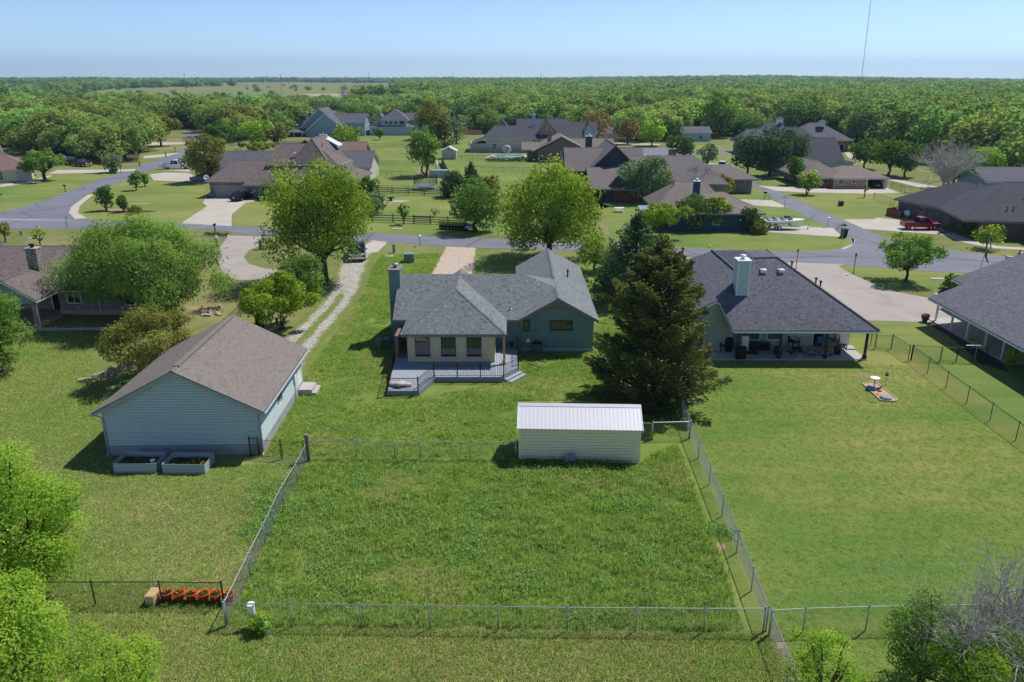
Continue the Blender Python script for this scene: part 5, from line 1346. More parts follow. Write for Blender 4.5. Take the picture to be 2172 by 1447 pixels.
B1.roof(x(-46.5), x(-29.6), y(143.0), y(165), 2.7, 6.0, 'shingle_brown', 'trim_taupe', 'y', 5, 5)
B1.roof(x(-47.6), x(-33.5), y(150.6), y(163), 5.6, 9.3, 'shingle_brown', 'trim_taupe', 'x', 1.0, 5.5)
B1.roof(x(-43.4), x(-35.4), y(151.0), y(166.5), 5.9, 10.4, 'shingle_brown', 'trim_taupe', 'y', 4.0, 0)
B1.slope([(x(-39.3), y(164), 10.0), (x(-36.2), y(163.7), 8.3), (x(-36.2), y(168), 8.3), (x(-39.3), y(168), 10.0)], 'shed_metal')
B1.vent(x(-42.5), y(153), 7.7, 'box'); B1.vent(x(-37.7), y(156), 8.8, 'stack')
B1.door('-y', x(-53.7), y(147.2), 0, 6.2, 2.35, 'garage_grey', 'garage_door', 'brick_grey', 4)
B1.door('-y', x(-48.9 + .0), y(147.14), 0, 1.6, 2.3, 'garage_grey', 'garage_door', 'brick_grey', 4)
B1.walls(x(-50.1), x(-49.75), y(147.05), y(147.3), 0, 2.8, 'brick_grey', name='brick_pier')
B1.door('-y', x(-46.2), y(145.2), 0, 1.4, 2.3, 'dark_opening', 'front_door', 'trim_taupe')
B1.window('-y', x(-42), y(145.2), .9, 1.8, 1.3, 'trim_white', 'glass', .08, 1)
mb = MB(); mb.lathe([(.05, 0), (.28, .05), (.5, .18), (.52, .2), (.3, .1), (.05, .05)], 14); M_ = Matrix.Translation((x(-58.6), y(148.6), 3.5)) @ Matrix.Rotation(R(55), 4, 'X')
mb.v = [tuple(M_ @ Vector(q)) for q in mb.v]; mb.tube([(x(-58.5), y(148.8), 2.9), (x(-58.6), y(148.6), 3.5)], .04, 5); part('satellite_dish', mb, MATS['plastic_white'], B1.t, True)

# slate roofed house right behind it (only its roof shows), the red brown one and the big light blue gable
def small_house(name, label, X0, X1, Y0, dep, ze, zr, wall, roof, axis='x', h0=0.0, h1=0.0, oh=.5, trim='trim_white', yaw=0, wins=(), cat='house', door=None):
    h = House(name, label, X0, Y0, yaw, cat); w_ = X1 - X0
    h.walls(0, w_, 0, dep, 0, ze - .1, MATS and wall, axis, zr - .25, h0 == 0, h1 == 0)
    h.roof(-oh, w_ + oh, -oh, dep + oh, ze, zr, roof, trim, axis, h0, h1)
    for (wx, ws, ww_, wh) in wins: h.window('-y', wx, 0, ws, ww_, wh, 'trim_white', 'glass', .1, 1 if ww_ > 1.3 else 0)
    if door: h.door('-y', door[0], 0, 0, door[1], door[2], door[3], 'door')
    return h
small_house('grey_roofed_house', 'low slate roofed house just behind the brick garage house', -69, -31.5, 172, 12, 2.9, 6.0, 'siding_stone', 'shingle_slate', 'x', 0, 0, wins=[(34.6, .9, 1.2, 1.2)])
rh = small_house('red_roofed_house', 'reddish brown roofed house with tall pale blue chimney behind the brick garage house', -59, -37.5, 196, 12, 3.0, 6.2, 'brick_red', 'shingle_red', 'x', 0, 0)
rh.roof(4.5, 11.5, -2.0, 10, 4.9, 7.2, 'shingle_red', 'trim_dark', 'y'); rh.chimney(12.2, -.6, 0, 8.3, 1.7, 1.0, 'siding_ltblue', 'trim_white', 'galv')
bg_ = House('blue_gable_house', 'pale blue house with steep twin gables seen above the red brown roof', -80, 306)
bg_.walls(0, 16, 0, 17, 0, 1.6, 'siding_blue', 'y', 8.7)
bg_.roof(-.8, 16.8, -.6, 18, 1.55, 8.95, 'shingle_slate', 'trim_white', 'y', fas=.45)
bg_.walls(-2.6, 14.2, 2.2, 16, 1.0, 3.2, 'siding_blue', 'y', 10.4, name='upper_wall')
bg_.roof(-3.6, 14.6, 1.6, 17, 2.6, 10.7, 'shingle_slate', 'trim_white', 'y', fas=.4)
bg_.roof(-4.6, 22.5, 5.5, 17.5, 5.0, 8.4, 'shingle_slate', 'trim_white', 'x'); bg_.walls(-4.2, 22, 6, 17, 0, 5.0, 'siding_blue', 'x', 8.1, name='rear_wall')
bg_.slope([(-7.5, -1.5, 1.9), (0, -1.5, 1.9), (0, 6, 3.9), (-4.5, 6, 3.9)], 'shingle_slate')
for px_ in (-7, -4.2, -1): bg_.post(px_, -1.2, 0, 1.9, .12, 'trim_white', 'porch_post')
bg_.walls(-6.5, -.02, 2.0, 8, 0, 3.0, 'siding_char', name='porch_wall')
hp = House('hip_roof_house', 'two storey pale blue house with pointed slate hip roof at the wood edge', -56.5, 315)
hp.walls(0, 16.3, 0, 16, 0, 3.6, 'siding_ltblue'); hp.walls(4.5, 14.5, .8, 14, 3.4, 5.9, 'siding_ltblue', name='upper_wall'); hp.walls(1.5, 5.2, 1.5, 9, 3.4, 5.4, 'siding_ltblue', name='side_dormer')
hp.roof(-.7, 17.2, -.9, 17, 3.3, 5.6, 'shingle_slate', 'trim_white', 'x', 6, 6); hp.roof(3.9, 15.2, .1, 14.6, 5.8, 9.9, 'shingle_slate', 'trim_white', 'y', 5.6, 5.6)
hp.roof(1.0, 6, .9, 10, 5.2, 8.3, 'shingle_slate', 'trim_white', 'y', 2.4, 0); hp.roof(12, 22.5, 6, 15, 5.6, 8.2, 'shingle_slate', 'trim_white', 'x', 0, 3.5); hp.walls(14, 21.5, 7, 14, 0, 5.5, 'siding_ltblue', name='rear_wall')
for wx in (6.4, 8.2, 10.2, 12.2, 13.3): hp.window('-y', wx, .8, 4.2, 1.0, 1.3, 'trim_white', 'glass', .1)
hp.window('-y', 3.3, 1.5, 4.0, 1.0, 1.1, 'trim_white', 'glass', .1); hp.window('-y', 1.6, 0, 1.0, .9, 1.5, 'trim_white', 'glass', .1)

# cream house beside the pool
cr = House('cream_house', 'big cream walled house with dark slate roofs beside the swimming pool', -12.6, 241)
cr.walls(4.6, 19.0, 0, 16, 0, 4.3, 'siding_cream2' if 'siding_cream2' in MATS else 'siding_stone'); cr.walls(-.3, 4.6, .3, 12, 0, 2.6, 'siding_stone', name='side_wall')
cr.slope([(-.9, -.5, 2.3), (4.58, -.5, 4.2), (4.58, 13, 4.2), (-.9, 13, 2.3)], 'shingle_dark')
cr.roof(3.9, 19.8, -.7, 16.5, 4.3, 7.5, 'shingle_dark', 'trim_white', 'x', 3.2, 2.5)
cr.roof(7, 12, 8, 20, 6.5, 9.0, 'shingle_dark', 'trim_white', 'y', 2, 2)
cr.walls(19.2, 33.5, 4, 18, 0, 4.0, 'brick_tan', name='far_wing_wall'); cr.roof(17.0, 34.5, 2.6, 19, 3.6, 7.0, 'shingle_dark', 'trim_white', 'x')
cr.roof(20.0, 27.2, 5, 24, 5.0, 9.2, 'shingle_dark', 'trim_white', 'y', 0, 0); cr.walls(20.6, 26.6, 5.6, 22, 3.5, 5.0, 'brick_tan', 'y', 8.8, name='gable_wall')
cr.roof(14, 31, 10, 28, 5.5, 9.0, 'shingle_dark', 'trim_white', 'x', 0, 0)
cr.walls(33.52, 34.2, 6, 15, 0, 3.8, 'brick_tan', 'x', 4.4, name='end_wall')
cr.chimney(19.5, 12, 3, 10.6, 1.1, 1.1, 'siding_ltblue', 'trim_white', 'galv')
cr.window('-y', 7.2, 0, .9, 1.3, 1.6, 'trim_white', 'glass_pale', .1, 0, True); cr.window('-y', 16.8, 0, .9, 1.3, 1.6, 'trim_white', 'glass_pale', .1, 0, True)
for wx in (4.6, 11.5, 18.9): cr.downspout([(wx, -.08, 4.1), (wx, -.08, .1)], 'trim_white')
mb = MB(); mb.box(4.2, 19.1, .3, .4, 0, .05)
rc = small_house('gabled_house', 'distant house with several pale gables right of the cream house', 10, 28, 262, 12, 4.4, 7.6, 'siding_ltblue', 'shingle_dark', 'x', 0, 0)
rc.roof(-4, 3, -3, 8, 5.0, 8.2, 'shingle_dark', 'trim_white', 'y'); rc.walls(-3.6, 2.6, -2.6, 7, 0, 5, 'siding_ltblue', 'y', 7.9, name='gable_wall')
rc.roof(13.5, 17.2, -2, 8, 5.2, 7.6, 'shingle_dark', 'trim_white', 'y'); rc.walls(13.9, 16.8, -1.6, 7, 0, 5.2, 'siding_ltblue', 'y', 7.3, name='gable_wall')
# brick house behind the pool
bp = House('brick_pool_house', 'dark brick house with wide gable and orange chimney next to the pool', 6.9, 213)
bp.walls(0, 13.6, 0, 14, 0, 2.9, 'brick_red', 'y', 6.3); bp.roof(-1.4, 14.4, -.6, 15, 2.8, 6.7, 'shingle_warm', 'trim_sage', 'y')
bp.walls(-2.6, -.02, 4, 12, 0, 2.7, 'brick_red', name='side_wall'); bp.roof(-4.2, 8, 5, 13, 2.8, 4.6, 'shingle_warm', 'trim_white', 'x')
bp.chimney(3.4, 3.6, 4.2, 8.0, 1.1, .8, 'brick_orange', 'brick_orange', 'black_metal')
bp.window('-y', 6.9, 0, 1.0, 1.1, 1.6, 'trim_white', 'glass_pale', .1, 0, True); bp.door('-y', .9, 0, 0, .7, 1.5, 'dark_opening', 'gate')
bp.roof(8, 22, 6, 16, 2.8, 5.4, 'shingle_warm', 'trim_white', 'x'); bp.walls(13.7, 21, 7, 15, 0, 2.8, 'brick_red', name='rear_wall')
# brown house with the dark gable
bw = House('brown_gable_house', 'mauve brown roofed house with dark gable and tall wooden screen', 10.5, 140)
bw.walls(6.2, 16, 2, 18, 0, 3.2, 'siding_char', name='wall'); bw.walls(0.8, 8, 14, 30, 0, 4.2, 'siding_char', name='rear_wall')
bw.walls(6.7, 11.4, 1.2, 10, 0, 2.5, 'siding_char', 'y', 5.0, name='porch_wall')
bw.roof(3.6, 14.6, .2, 16, 2.5, 5.6, 'shingle_mauve', 'trim_sage', 'x', 0, 2.0)
bw.roof(6.0, 30.0, 4, 22, 2.9, 7.3, 'shingle_mauve', 'trim_sage', 'x', 4.5, 5)
bw.roof(-.2, 15.6, 10, 24, 4.6, 8.5, 'shingle_mauve', 'trim_sage', 'x', 0, 0); bw.walls(.1, 15, 11, 23, 0, 4.5, 'siding_char', 'x', 8.2, name='tall_wall')
bw.roof(5.0, 13.4, 9, 25, 5.6, 9.6, 'shingle_mauve', 'trim_sage', 'y', 0, 0); bw.walls(5.6, 12.8, 9.6, 24, 3, 5.6, 'siding_char', 'y', 9.2, name='gable_wall')
bw.roof(-3.2, 1.4, 12, 22, 2.9, 4.6, 'shingle_mauve', 'trim_sage', 'x', 2, 0)
bw.walls(16.02, 30, 5, 16, 0, 2.9, 'brick_grey', name='brick_wall')
bw.roof(24, 38, 12, 27, 2.8, 4.9, 'shingle_mauve', 'trim_sage', 'x', 2, 4); bw.walls(25, 37, 13, 26, 0, 2.8, 'brick_grey', name='far_wall')
bw.chimney(5.1, 20, 6, 10.4, 1.3, 1.0, 'siding_char', 'trim_white', 'galv')
bw.chimney(22.2, 20, 6, 7.9, 1.3, 1.0, 'brick_red', 'slab', 'black_metal')
o = None
for k in range(5):
    mb = MB(); mb.box(8.2 + k * .95, 8.2 + k * .95 + .9, .9, 1.0, .05, 2.3); part('screen_panel', mb, MATS['wood_screen'] if 'wood_screen' in MATS else plain('wood_screen', C(112, 72, 46), .85, var=.15, scale=5), bw.t)
# navy house
nv = House('navy_house', 'dark blue sided house with brown grey roof and small trees against it', 23.2, 113)
nv.walls(0, 13.4, 0, 12, 0, 2.7, 'siding_navy'); nv.roof(-.9, 14.2, -.7, 13, 2.75, 4.95, 'shingle_warm', 'trim_sage', 'x', 6, 4.6)
nv.roof(-1.5, 9.6, 2.4, 15, 2.8, 6.3, 'shingle_warm', 'trim_sage', 'x', 4, 2.5); nv.walls(-.9, 9, 3, 14, 0, 2.75, 'siding_navy', name='rear_wall')
nv.chimney(5.0, 5.0, 3, 6.7, .9, .9, 'siding_navy', 'trim_white', 'white_metal'); nv.vent(2.0, 7.6, 5.9, 'stack')
for wx in (3.4, 7.2): nv.window('-y', wx, 0, 1.0, .9, 1.4, 'trim_white', 'glass', .1)
mb = MB(); mb.box(10.6, 10.85, -.04, -.003, 1.5, 1.8); part('meter_box', mb, MATS['plastic_white'], nv.t)
aw = House('metal_carport', 'small metal roofed carport on posts left of the dark blue house', 20.0, 117.3, 0, 'carport')
aw.slope([(-.2, -.3, 2.2), (4.6, -.3, 2.2), (4.6, 3.6, 2.6), (-.2, 3.6, 2.6)], 'galv', .05, 'galv', fas=.09)
for a in (0, 1.2, 4.3):
    for b in (0, 3.3): aw.post(a, b, 0, 2.1 if b == 0 else 2.4, .06, 'siding_navy')
# tan carport house
tn = House('carport_house', 'tan brick ranch house with open carport on its right end', 66.5, 159.6)
tn.walls(0, 6.6, 0, 11, 0, 2.2, 'brick_tan'); tn.walls(-4.2, -.02, 2.5, 18, 0, 2.2, 'brick_tan', name='wing_wall'); tn.walls(6.62, 10.2, 8.5, 11, 0, 2.2, 'brick_tan', name='carport_back')
tn.roof(-.6, 11.2, -.6, 11.6, 2.15, 4.05, 'shingle_warm', 'trim_white', 'x', 4.0, 4.6); tn.roof(-6.4, 3.0, .6, 18.6, 2.15, 5.0, 'shingle_warm', 'trim_white', 'y', 5.0, 5.0)
tn.walls(10.2, 10.9, 0, 11, 0, 2.2, 'siding_stone', name='end_wall'); tn.post(6.75, .1, 0, 2.1, .12, 'trim_white'); tn.window('-y', 1.4, 0, .8, 1.0, 1.1, 'trim_white', 'glass_pale', .08); tn.window('-y', 4.0, 0, 1.1, .6, .6, 'trim_white', 'glass', .08)
tn.downspout([(-.03, -.08, 2.1), (-.03, -.08, 0)]); tn.door('+x' if False else '-y', -2.6, 2.5, 0, .9, 1.9, 'glass', 'front_door'); tn.window('-y', -1.1, 2.5, .7, 1.2, 1.1, 'trim_white', 'glass_pale', .08)
# grey big roofs
bgm = House('grey_roof_house', 'large slate roofed house directly behind the tan carport house', 66.0, 189)
bgm.walls(0, 14.4, 0, 14, 0, 2.7, 'siding_ltblue'); bgm.roof(-1.5, 14.4, -.6, 15, 2.75, 7.6, 'shingle_dark', 'trim_white', 'x', 0, 0); bgm.walls(14.42, 17, .6, 10, 0, 2.3, 'siding_ltblue', name='side_wall')
bgm.slope([(13, .0, 2.5), (17.4, .0, 2.3), (17.4, 10.5, 2.3), (13, 10.5, 2.5)], 'shingle_dark'); bgm.window('-y', 15.6, .6, .6, .9, 1.0, 'trim_white', 'glass', .1)
bgm.roof(1.5, 12.6, 9, 24, 5.8, 9.6, 'shingle_dark', 'trim_white', 'x', 3.6, 3.8)
cu = House('cupola_house', 'brick house with white cupola on a slate hip roof near the dark pine', 88, 243)
cu.walls(0, 16, 0, 15, 0, 3.6, 'brick_red'); cu.roof(-1.2, 17, -1.2, 16, 3.5, 8.3, 'shingle_slate', 'trim_white', 'x', 7, 7.5); cu.walls(9.8, 12.4, -.6, -.02, 0, 3.3, 'trim_white', name='entry_bay'); cu.door('-y', 14, 0, 0, 1.2, 2.2, 'dark_opening')
def cupola(h, cx_, cy_, z):
    mb = MB(); mb.box(cx_ - .8, cx_ + .8, cy_ - .8, cy_ + .8, z, z + 1.5); o = part('cupola', mb, MATS['trim_white'], h.t)
    q = MB(); q.add([(cx_ - 1.1, cy_ - 1.1, z + 1.5), (cx_ + 1.1, cy_ - 1.1, z + 1.5), (cx_ + 1.1, cy_ + 1.1, z + 1.5), (cx_ - 1.1, cy_ + 1.1, z + 1.5), (cx_, cy_, z + 2.2)], [(0, 1, 4), (1, 2, 4), (2, 3, 4), (3, 0, 4), (3, 2, 1, 0)]); part('cupola_roof', q, MATS['shingle_slate'], o)
cupola(cu, 9, 5, 7.2)
cl = House('steep_roof_house', 'steep slate roofed house with white cupola above the dark tree clump', 74, 231)
cl.walls(0, 10, 0, 14, 0, 4, 'siding_ltblue', 'y', 8.6); cl.roof(-1.5, 11.5, -.8, 15, 3.6, 9.2, 'shingle_slate', 'trim_white', 'y', 3, 3); cl.roof(-6, 6, 3, 15, 3.4, 7.0, 'shingle_slate', 'trim_white', 'x', 3, 0); cl.walls(-5, -.02, 4, 14, 0, 3.3, 'siding_ltblue', name='side_wall'); cupola(cl, 5, 3.4, 8.6)
# three garage house on the right
tg = House('triple_garage_house', 'brick house with three charcoal garage doors beside the red pickup', 66.6, 124.6, -72)
# local x runs along the garage front towards the camera, local y into the house
a = tg.loc(at(1945, 455)); b = tg.loc(at(2015, 496)); gx0, gx1, gy = a.x, b.x, (a.y + b.y) / 2
tg.walls(gx0, gx1, gy, gy + 12, 0, 2.6, 'brick_red')
ze = 2.75
tg.roof(gx0 - .6, gx1 + .7, gy - .6, gy + 12.6, ze, 6.2, 'shingle_dark', 'trim_sage', 'x', 6.4, 6.4)
n = 3; L_ = (gx1 - gx0) / n
for k in range(n): tg.door('-y', gx0 + L_ * (k + .5), gy, .02, L_ - 1.1, 2.2, 'garage_char', 'garage_door', 'brick_red', 4)
for k in (1, 2): mb = MB(); mb.box(gx0 + L_ * k - .12, gx0 + L_ * k + .12, gy - .2, gy - .002, 1.6, 1.95); part('wall_lamp', mb, MATS['black_metal'], tg.t)
T2 = House('garage_house_main', 'main block of the brick house right of the three garage doors, with pale gable', 66.5, 107.5, -12)
T2.walls(0, 6.5, .6, 14, 0, 2.6, 'brick_red'); T2.walls(6.0, 26, -3.6, 14, 0, 2.6, 'brick_red', name='front_wall')
T2.roof(-3.0, 30, -1.2, 18.5, 2.75, 7.0, 'shingle_dark', 'trim_sage', 'x', 8, 0)
T2.roof(5.2, 15.5, -4.4, 9, 2.75, 6.2, 'shingle_dark', 'trim_sage', 'y', 0, 0); T2.walls(6.0, 14.7, -3.75, -3.61, 2.6, 2.75, 'siding_ltblue', 'y', 5.9, True, False, 'gable_panel')
T2.window('-y', 8.9, -3.6, .9, 1.2, 1.4, 'trim_sage', 'glass_pale', .08)
for vx, vy, vz in ((6.5, 4.6, 5.4), (9, 5.6, 5.9), (4.2, 1.6, 3.9), (3.3, 1.4, 3.85)): T2.vent(vx, vy, vz, 'stack')
T2.vent(9.5, 7.2, 6.8, 'box'); T2.vent(10.6, 7.0, 6.8, 'box')
# far left house
fl = House('far_left_house', 'brown roofed house with white gable at the far left picture edge', -123.1, 165, 25)
fl.walls(0, 17.8, 0, 9, 0, 2.6, 'siding_cream'); fl.roof(-1, 18.6, -1.4, 10, 2.6, 5.8, 'shingle_red', 'trim_white', 'x', 0, 6)
fl.roof(3, 11.5, 7, 17, 4.0, 7.2, 'shingle_red', 'trim_white', 'x'); fl.walls(3.5, 11, 8, 16, 0, 4, 'siding_ltblue', 'x', 6.9, name='gable_wall')
fl.window('-y', 12.0, 0, .4, .9, 1.9, 'trim_white', 'glass_pale', .15, 1); fl.walls(15.2, 18.0, -.5, -.02, 0, 2.5, 'siding_stone', name='stone_pier'); fl.post(10.2, -.9, 0, 2.4, .14, 'trim_white')
# small things behind
ss = House('white_shed', 'small white gabled garden shed with pale roof by the purplish cedar', -19.7, 219.6, 0, 'shed')
ss.walls(0, 4.0, 0, 3.6, 0, 2.3, 'siding_stone', 'y', 3.3); ss.roof(-.25, 4.25, -.2, 3.8, 2.3, 3.45, 'shed_metal', 'trim_white', 'y'); mb = MB(); mb.cyl(0, 0, 0, .06, .16, 10); mb.v = [(2 + a_, -.02 - c_, 2.75 + b_) for a_, b_, c_ in mb.v]; part('round_vent', mb, MATS['dark_opening'], ss.t)
small_house('distant_house', 'distant grey roof with brick wall among trees above the white shed', -26, -17.5, 357, 12, 3, 7.6, 'brick_grey', 'shingle_mauve', 'y', 2, 0, wins=[(3, .8, 1.4, 1.4)])
small_house('distant_house', 'distant brown hip roofed house behind the rusty tree', 27.5, 38.5, 284, 12, 2.8, 6.6, 'siding_tan', 'shingle_mauve', 'x', 4.5, 4.5, wins=[(3, .8, 1.2, 1.3)])
small_house('distant_house', 'distant grey blue house with long flat roof beyond the street bend', 60, 71.5, 284, 10, 3.0, 4.9, 'siding_ltblue', 'shingle_slate', 'x', 0, 0, wins=[(2, .9, 1.2, 1.2), (8, .9, 1.2, 1.2)])
small_house('distant_house', 'pale grey blue house half hidden by trees at the right edge', 92, 104, 150, 10, 2.7, 4.9, 'siding_blue', 'shingle_slate', 'x', 0, 0, wins=[(2, .9, 1.2, 1.2)])
small_house('distant_house', 'dark roof glimpsed among trees beyond the dense tree clump', 84, 100, 275, 12, 2.7, 4.6, 'siding_stone', 'shingle_slate', 'x', 2, 2)
# ------------------------------------------------------------ fences
def wire(mb, a, b, h, pitch=.075, r=.0021, z0=.03):
    "diagonal chain-link wires between two posts, both ways"
    L = (b - a).length; d = (b - a) / L; n = int((L + h) / pitch)
    for s in (1, -1):
        for i in range(n):
            u0 = i * pitch - (h if s == 1 else 0); u1 = u0 + h * s if s == 1 else i * pitch - h
            if s == -1: u0 = i * pitch
            za, zb = z0, z0 + h
            ua, ub = u0, u1
            # clip to 0..L
            def cl(ua, za, ub, zb, lim, side):
                if (ua - lim) * side < 0: t = (lim - ua) / (ub - ua); return lim, za + (zb - za) * t, ub, zb
                if (ub - lim) * side < 0: t = (lim - ua) / (ub - ua); return ua, za, lim, za + (zb - za) * t
                return ua, za, ub, zb
            if max(ua, ub) <= 0 or min(ua, ub) >= L: continue
            ua, za, ub, zb = cl(ua, za, ub, zb, 0, 1); ua, za, ub, zb = cl(ua, za, ub, zb, L, -1)
            p, q = a + d * ua + Vector((0, 0, za)), a + d * ub + Vector((0, 0, zb))
            if (q - p).length < .03: continue
            mb.tube([p, q], r, 3, 0, False)
def chainlink(name, label, bases, h=1.2, mat='galv', mesh=True, pr=.03, world=False, group=None, gates=(), pitch=.075, rail=.022, wr=.0021):
    P = [Vector(p) for p in bases] if world else [at(*p) for p in bases]
    t = thing(name, label, 'fence', P[0], 0, group)
    P = [p - P[0] for p in P]
    for i, p in enumerate(P):
        mb = MB(); r_ = pr * (1.35 if i in (0, len(P) - 1) or i in gates or i - 1 in gates else 1)
        mb.cyl(p.x, p.y, 0, h + .04, r_, 8); mb.lathe([(r_ * 1.25, h + .04), (r_ * 1.1, h + .08), (.005, h + .1)], 8, (p.x, p.y, 0)); part('post', mb, MATS[mat], t, True)
    for i in range(len(P) - 1):
        a, b = P[i], P[i + 1]; d = (b - a).normalized()
        if i in gates:
            a2, b2 = a + d * .09, b - d * .09; mb = MB()
            mb.tube([a2 + Vector((0, 0, .08)), b2 + Vector((0, 0, .08)), b2 + Vector((0, 0, h - .05)), a2 + Vector((0, 0, h - .05)), a2 + Vector((0, 0, .08))], .02, 6)
            g = part('gate', mb, MATS[mat], t)
            m2 = MB(); wire(m2, a2, b2, h - .15, pitch, wr, .09); part('gate_mesh', m2, MATS[mat], g)
            continue
        mb = MB(); mb.tube([a + Vector((0, 0, h)), b + Vector((0, 0, h))], rail, 6); part('top_rail', mb, MATS[mat], t)
        if mesh: m2 = MB(); wire(m2, a, b, h - .03, pitch, wr); part('wire_mesh', m2, MATS[mat], t)
    return t
plain('black_fence', C(34, 34, 34), .55, .2)
chainlink('chain_link_fence', 'galvanised chain link fence along the bottom of the shaggy lot', [(480, 1331), (620, 1332), (767, 1334), (912, 1336), (1057, 1338), (1203, 1340), (1348, 1341), (1492, 1342), (1618, 1342)])
chainlink('chain_link_fence', 'galvanised chain link fence running up the left side of the shaggy lot', [(483, 1327), (531, 1224), (563, 1157), (601, 1074), (631, 1024), (654, 976)])
chainlink('chain_link_fence', 'galvanised chain link fence with gate between the wooden post and the cream shed', [(658, 974), (757, 974), (838, 975), (892, 975), (997, 976), (1094, 976)], gates=(2,))
chainlink('chain_link_fence', 'galvanised chain link fence down the right side of the shaggy lot', [(1446, 880), (1463, 931), (1481, 972), (1504, 1029), (1531, 1096), (1562, 1173), (1593, 1254), (1624, 1339)])
chainlink('chain_link_fence', 'short galvanised fence and gate between the cream shed and the cedar', [(1358, 932), (1383, 933), (1461, 931)], gates=(0,))
chainlink('chain_link_fence', 'galvanised chain link fence running right from the bottom corner post', [(1632, 1346), (1702, 1342), (1835, 1338), (1980, 1335), (2130, 1332), (2300, 1330)])
chainlink('chain_link_fence', 'galvanised chain link fence running off the bottom picture edge', [(1630, 1350), (1668, 1452), (1715, 1575)])
chainlink('black_wire_fence', 'black chain link fence behind the orange flower tubs', [(-20, 1284), (90, 1284), (203, 1284), (345, 1284), (476, 1286)], 1.2, 'black_fence', wr=.0032)
chainlink('black_wire_gate', 'black chain link double gate between the grey garage and the wooden post', [(532, 968), (550, 969), (598, 974), (646, 975)], 1.2, 'black_fence', gates=(1, 2), pr=.028)
chainlink('black_wire_fence', 'long black chain link fence down the right edge of the smooth lawn', [(1931, 765), (1967, 792), (2006, 823), (2050, 856), (2099, 893), (2154, 934), (2222, 985), (2300, 1040)], 1.25, 'black_fence', pr=.026)
chainlink('black_wire_fence', 'black chain link fence and gate under the porch columns', [(1933, 764), (1993, 767), (2028, 768), (2064, 769), (2090, 769)], 1.25, 'black_fence', gates=(1,), pr=.026)
chainlink('patio_fence', 'chain link fence and gate joining the patio corner to the black fence', [(1846, 732), (1855, 740), (1890, 741), (1926, 765)], 1.25, 'black_fence', gates=(1,), pr=.026)
chainlink('black_wire_fence', 'black chain link fence above the left end of the grey garage roof', [(440, 745), (478, 705), (510, 672), (533, 650), (556, 628)], 1.2, 'black_fence')
FARG = 'black wire fences of the far back yards'
for lab, bs in (('black wire fence on the lawn in front of the hip roofed house', [(745, 313), (777, 313), (797, 313), (818, 313), (838, 314), (858, 314)]),
                ('black wire fence across the lawn behind the reddish bush', [(738, 350), (761, 351), (785, 351), (810, 351), (836, 352), (861, 352), (890, 353)]),
                ('black wire fence across the lawn left of the two trunked elm', [(742, 372), (761, 373), (792, 374), (820, 375), (849, 376), (879, 377)]),
                ('black wire fence just behind the trampoline', [(800, 407), (824, 408), (859, 409), (895, 411), (928, 412)]),
                ('black wire fence between the white shed and the pool', [(958, 339), (979, 340), (1002, 341), (1026, 341), (1048, 341), (1070, 342)]),
                ('black wire fence below the pool and the brick house', [(1000, 365), (1022, 365), (1046, 366), (1066, 366), (1086, 366), (1110, 367), (1140, 367)]),
                ('black wire fence close along the cream house wall', [(1001, 324), (1032, 324), (1060, 324), (1091, 324), (1119, 324)]),
                ('black wire fence right of the tan carport', [(1890, 400), (1910, 407), (1918, 410), (1930, 411), (1951, 413), (1980, 418)]),
                ('black wire garden fence above the wooden pen', [(1853, 424), (1888, 436), (1895, 439), (1911, 441), (1935, 446)])):
    chainlink('wire_fence', lab, bs, 1.3, 'black_fence', True, .03, group=FARG, pitch=.22, wr=.005)
def railfence(label, bases, gate=None, h=1.2):
    P = [at(*p) for p in bases]; t = thing('rail_fence', label, 'fence', P[0]); P = [p - P[0] for p in P]
    for p in P: mb = MB(); mb.box(p.x - .09, p.x + .09, p.y - .09, p.y + .09, 0, h + .15); part('post', mb, MATS['wood_old'], t)
    for i in range(len(P) - 1):
        a, b = P[i], P[i + 1]
        for z in ((.35, .72, 1.1) if i != gate else (.25, .5, .75, 1.0, 1.15)):
            mb = MB(); d = (b - a).normalized(); n = Vector((-d.y, d.x, 0)) * .03; u = Vector((0, 0, .07)); k = Vector((0, 0, z))
            vs = [a + n + k - u, b + n + k - u, b - n + k - u, a - n + k - u, a + n + k + u, b + n + k + u, b - n + k + u, a - n + k + u]
            mb.add(vs, [(3, 2, 1, 0), (4, 5, 6, 7), (0, 1, 5, 4), (1, 2, 6, 5), (2, 3, 7, 6), (3, 0, 4, 7)]); part('rail' if i != gate else 'gate_board', mb, MATS['wood_old'], t)
railfence('weathered wooden rail fence with gate along the road verge', [(745, 470), (790, 471), (834, 472), (878, 474), (913, 475), (950, 477), (988, 479)], 3)
railfence('weathered wooden rail fence below the trampoline', [(770, 407), (802, 409), (832, 411), (866, 412), (900, 414), (934, 416)])
def pickets(name, label, bases, h, w_, mat, gap=.02):
    P = [at(*p) for p in bases]; t = thing(name, label, 'fence', P[0]); P = [p - P[0] for p in P]
    for i in range(len(P) - 1):
        a, b = P[i], P[i + 1]; L = (b - a).length; d = (b - a) / L; n = Vector((-d.y, d.x, 0)) * .02; k = max(1, int(L / w_))
        for j in range(k):
            p, q = a + d * (L * j / k), a + d * (L * (j + 1) / k - gap); mb = MB(); hh = h * (1 + .02 * ((j * 7) % 3 - 1)); z = Vector((0, 0, hh))
            mb.add([p + n, q + n, q - n, p - n, p + n + z, q + n + z, q - n + z, p - n + z], [(3, 2, 1, 0), (4, 5, 6, 7), (0, 1, 5, 4), (1, 2, 6, 5), (2, 3, 7, 6), (3, 0, 4, 7)])
            part('board', mb, MATS[mat], t)
pickets('board_fence', 'reddish wooden board pen around the white propane tanks', [(1909, 464), (1879, 456), (1919, 451), (1939, 457)], 1.15, .3, 'wood_red')
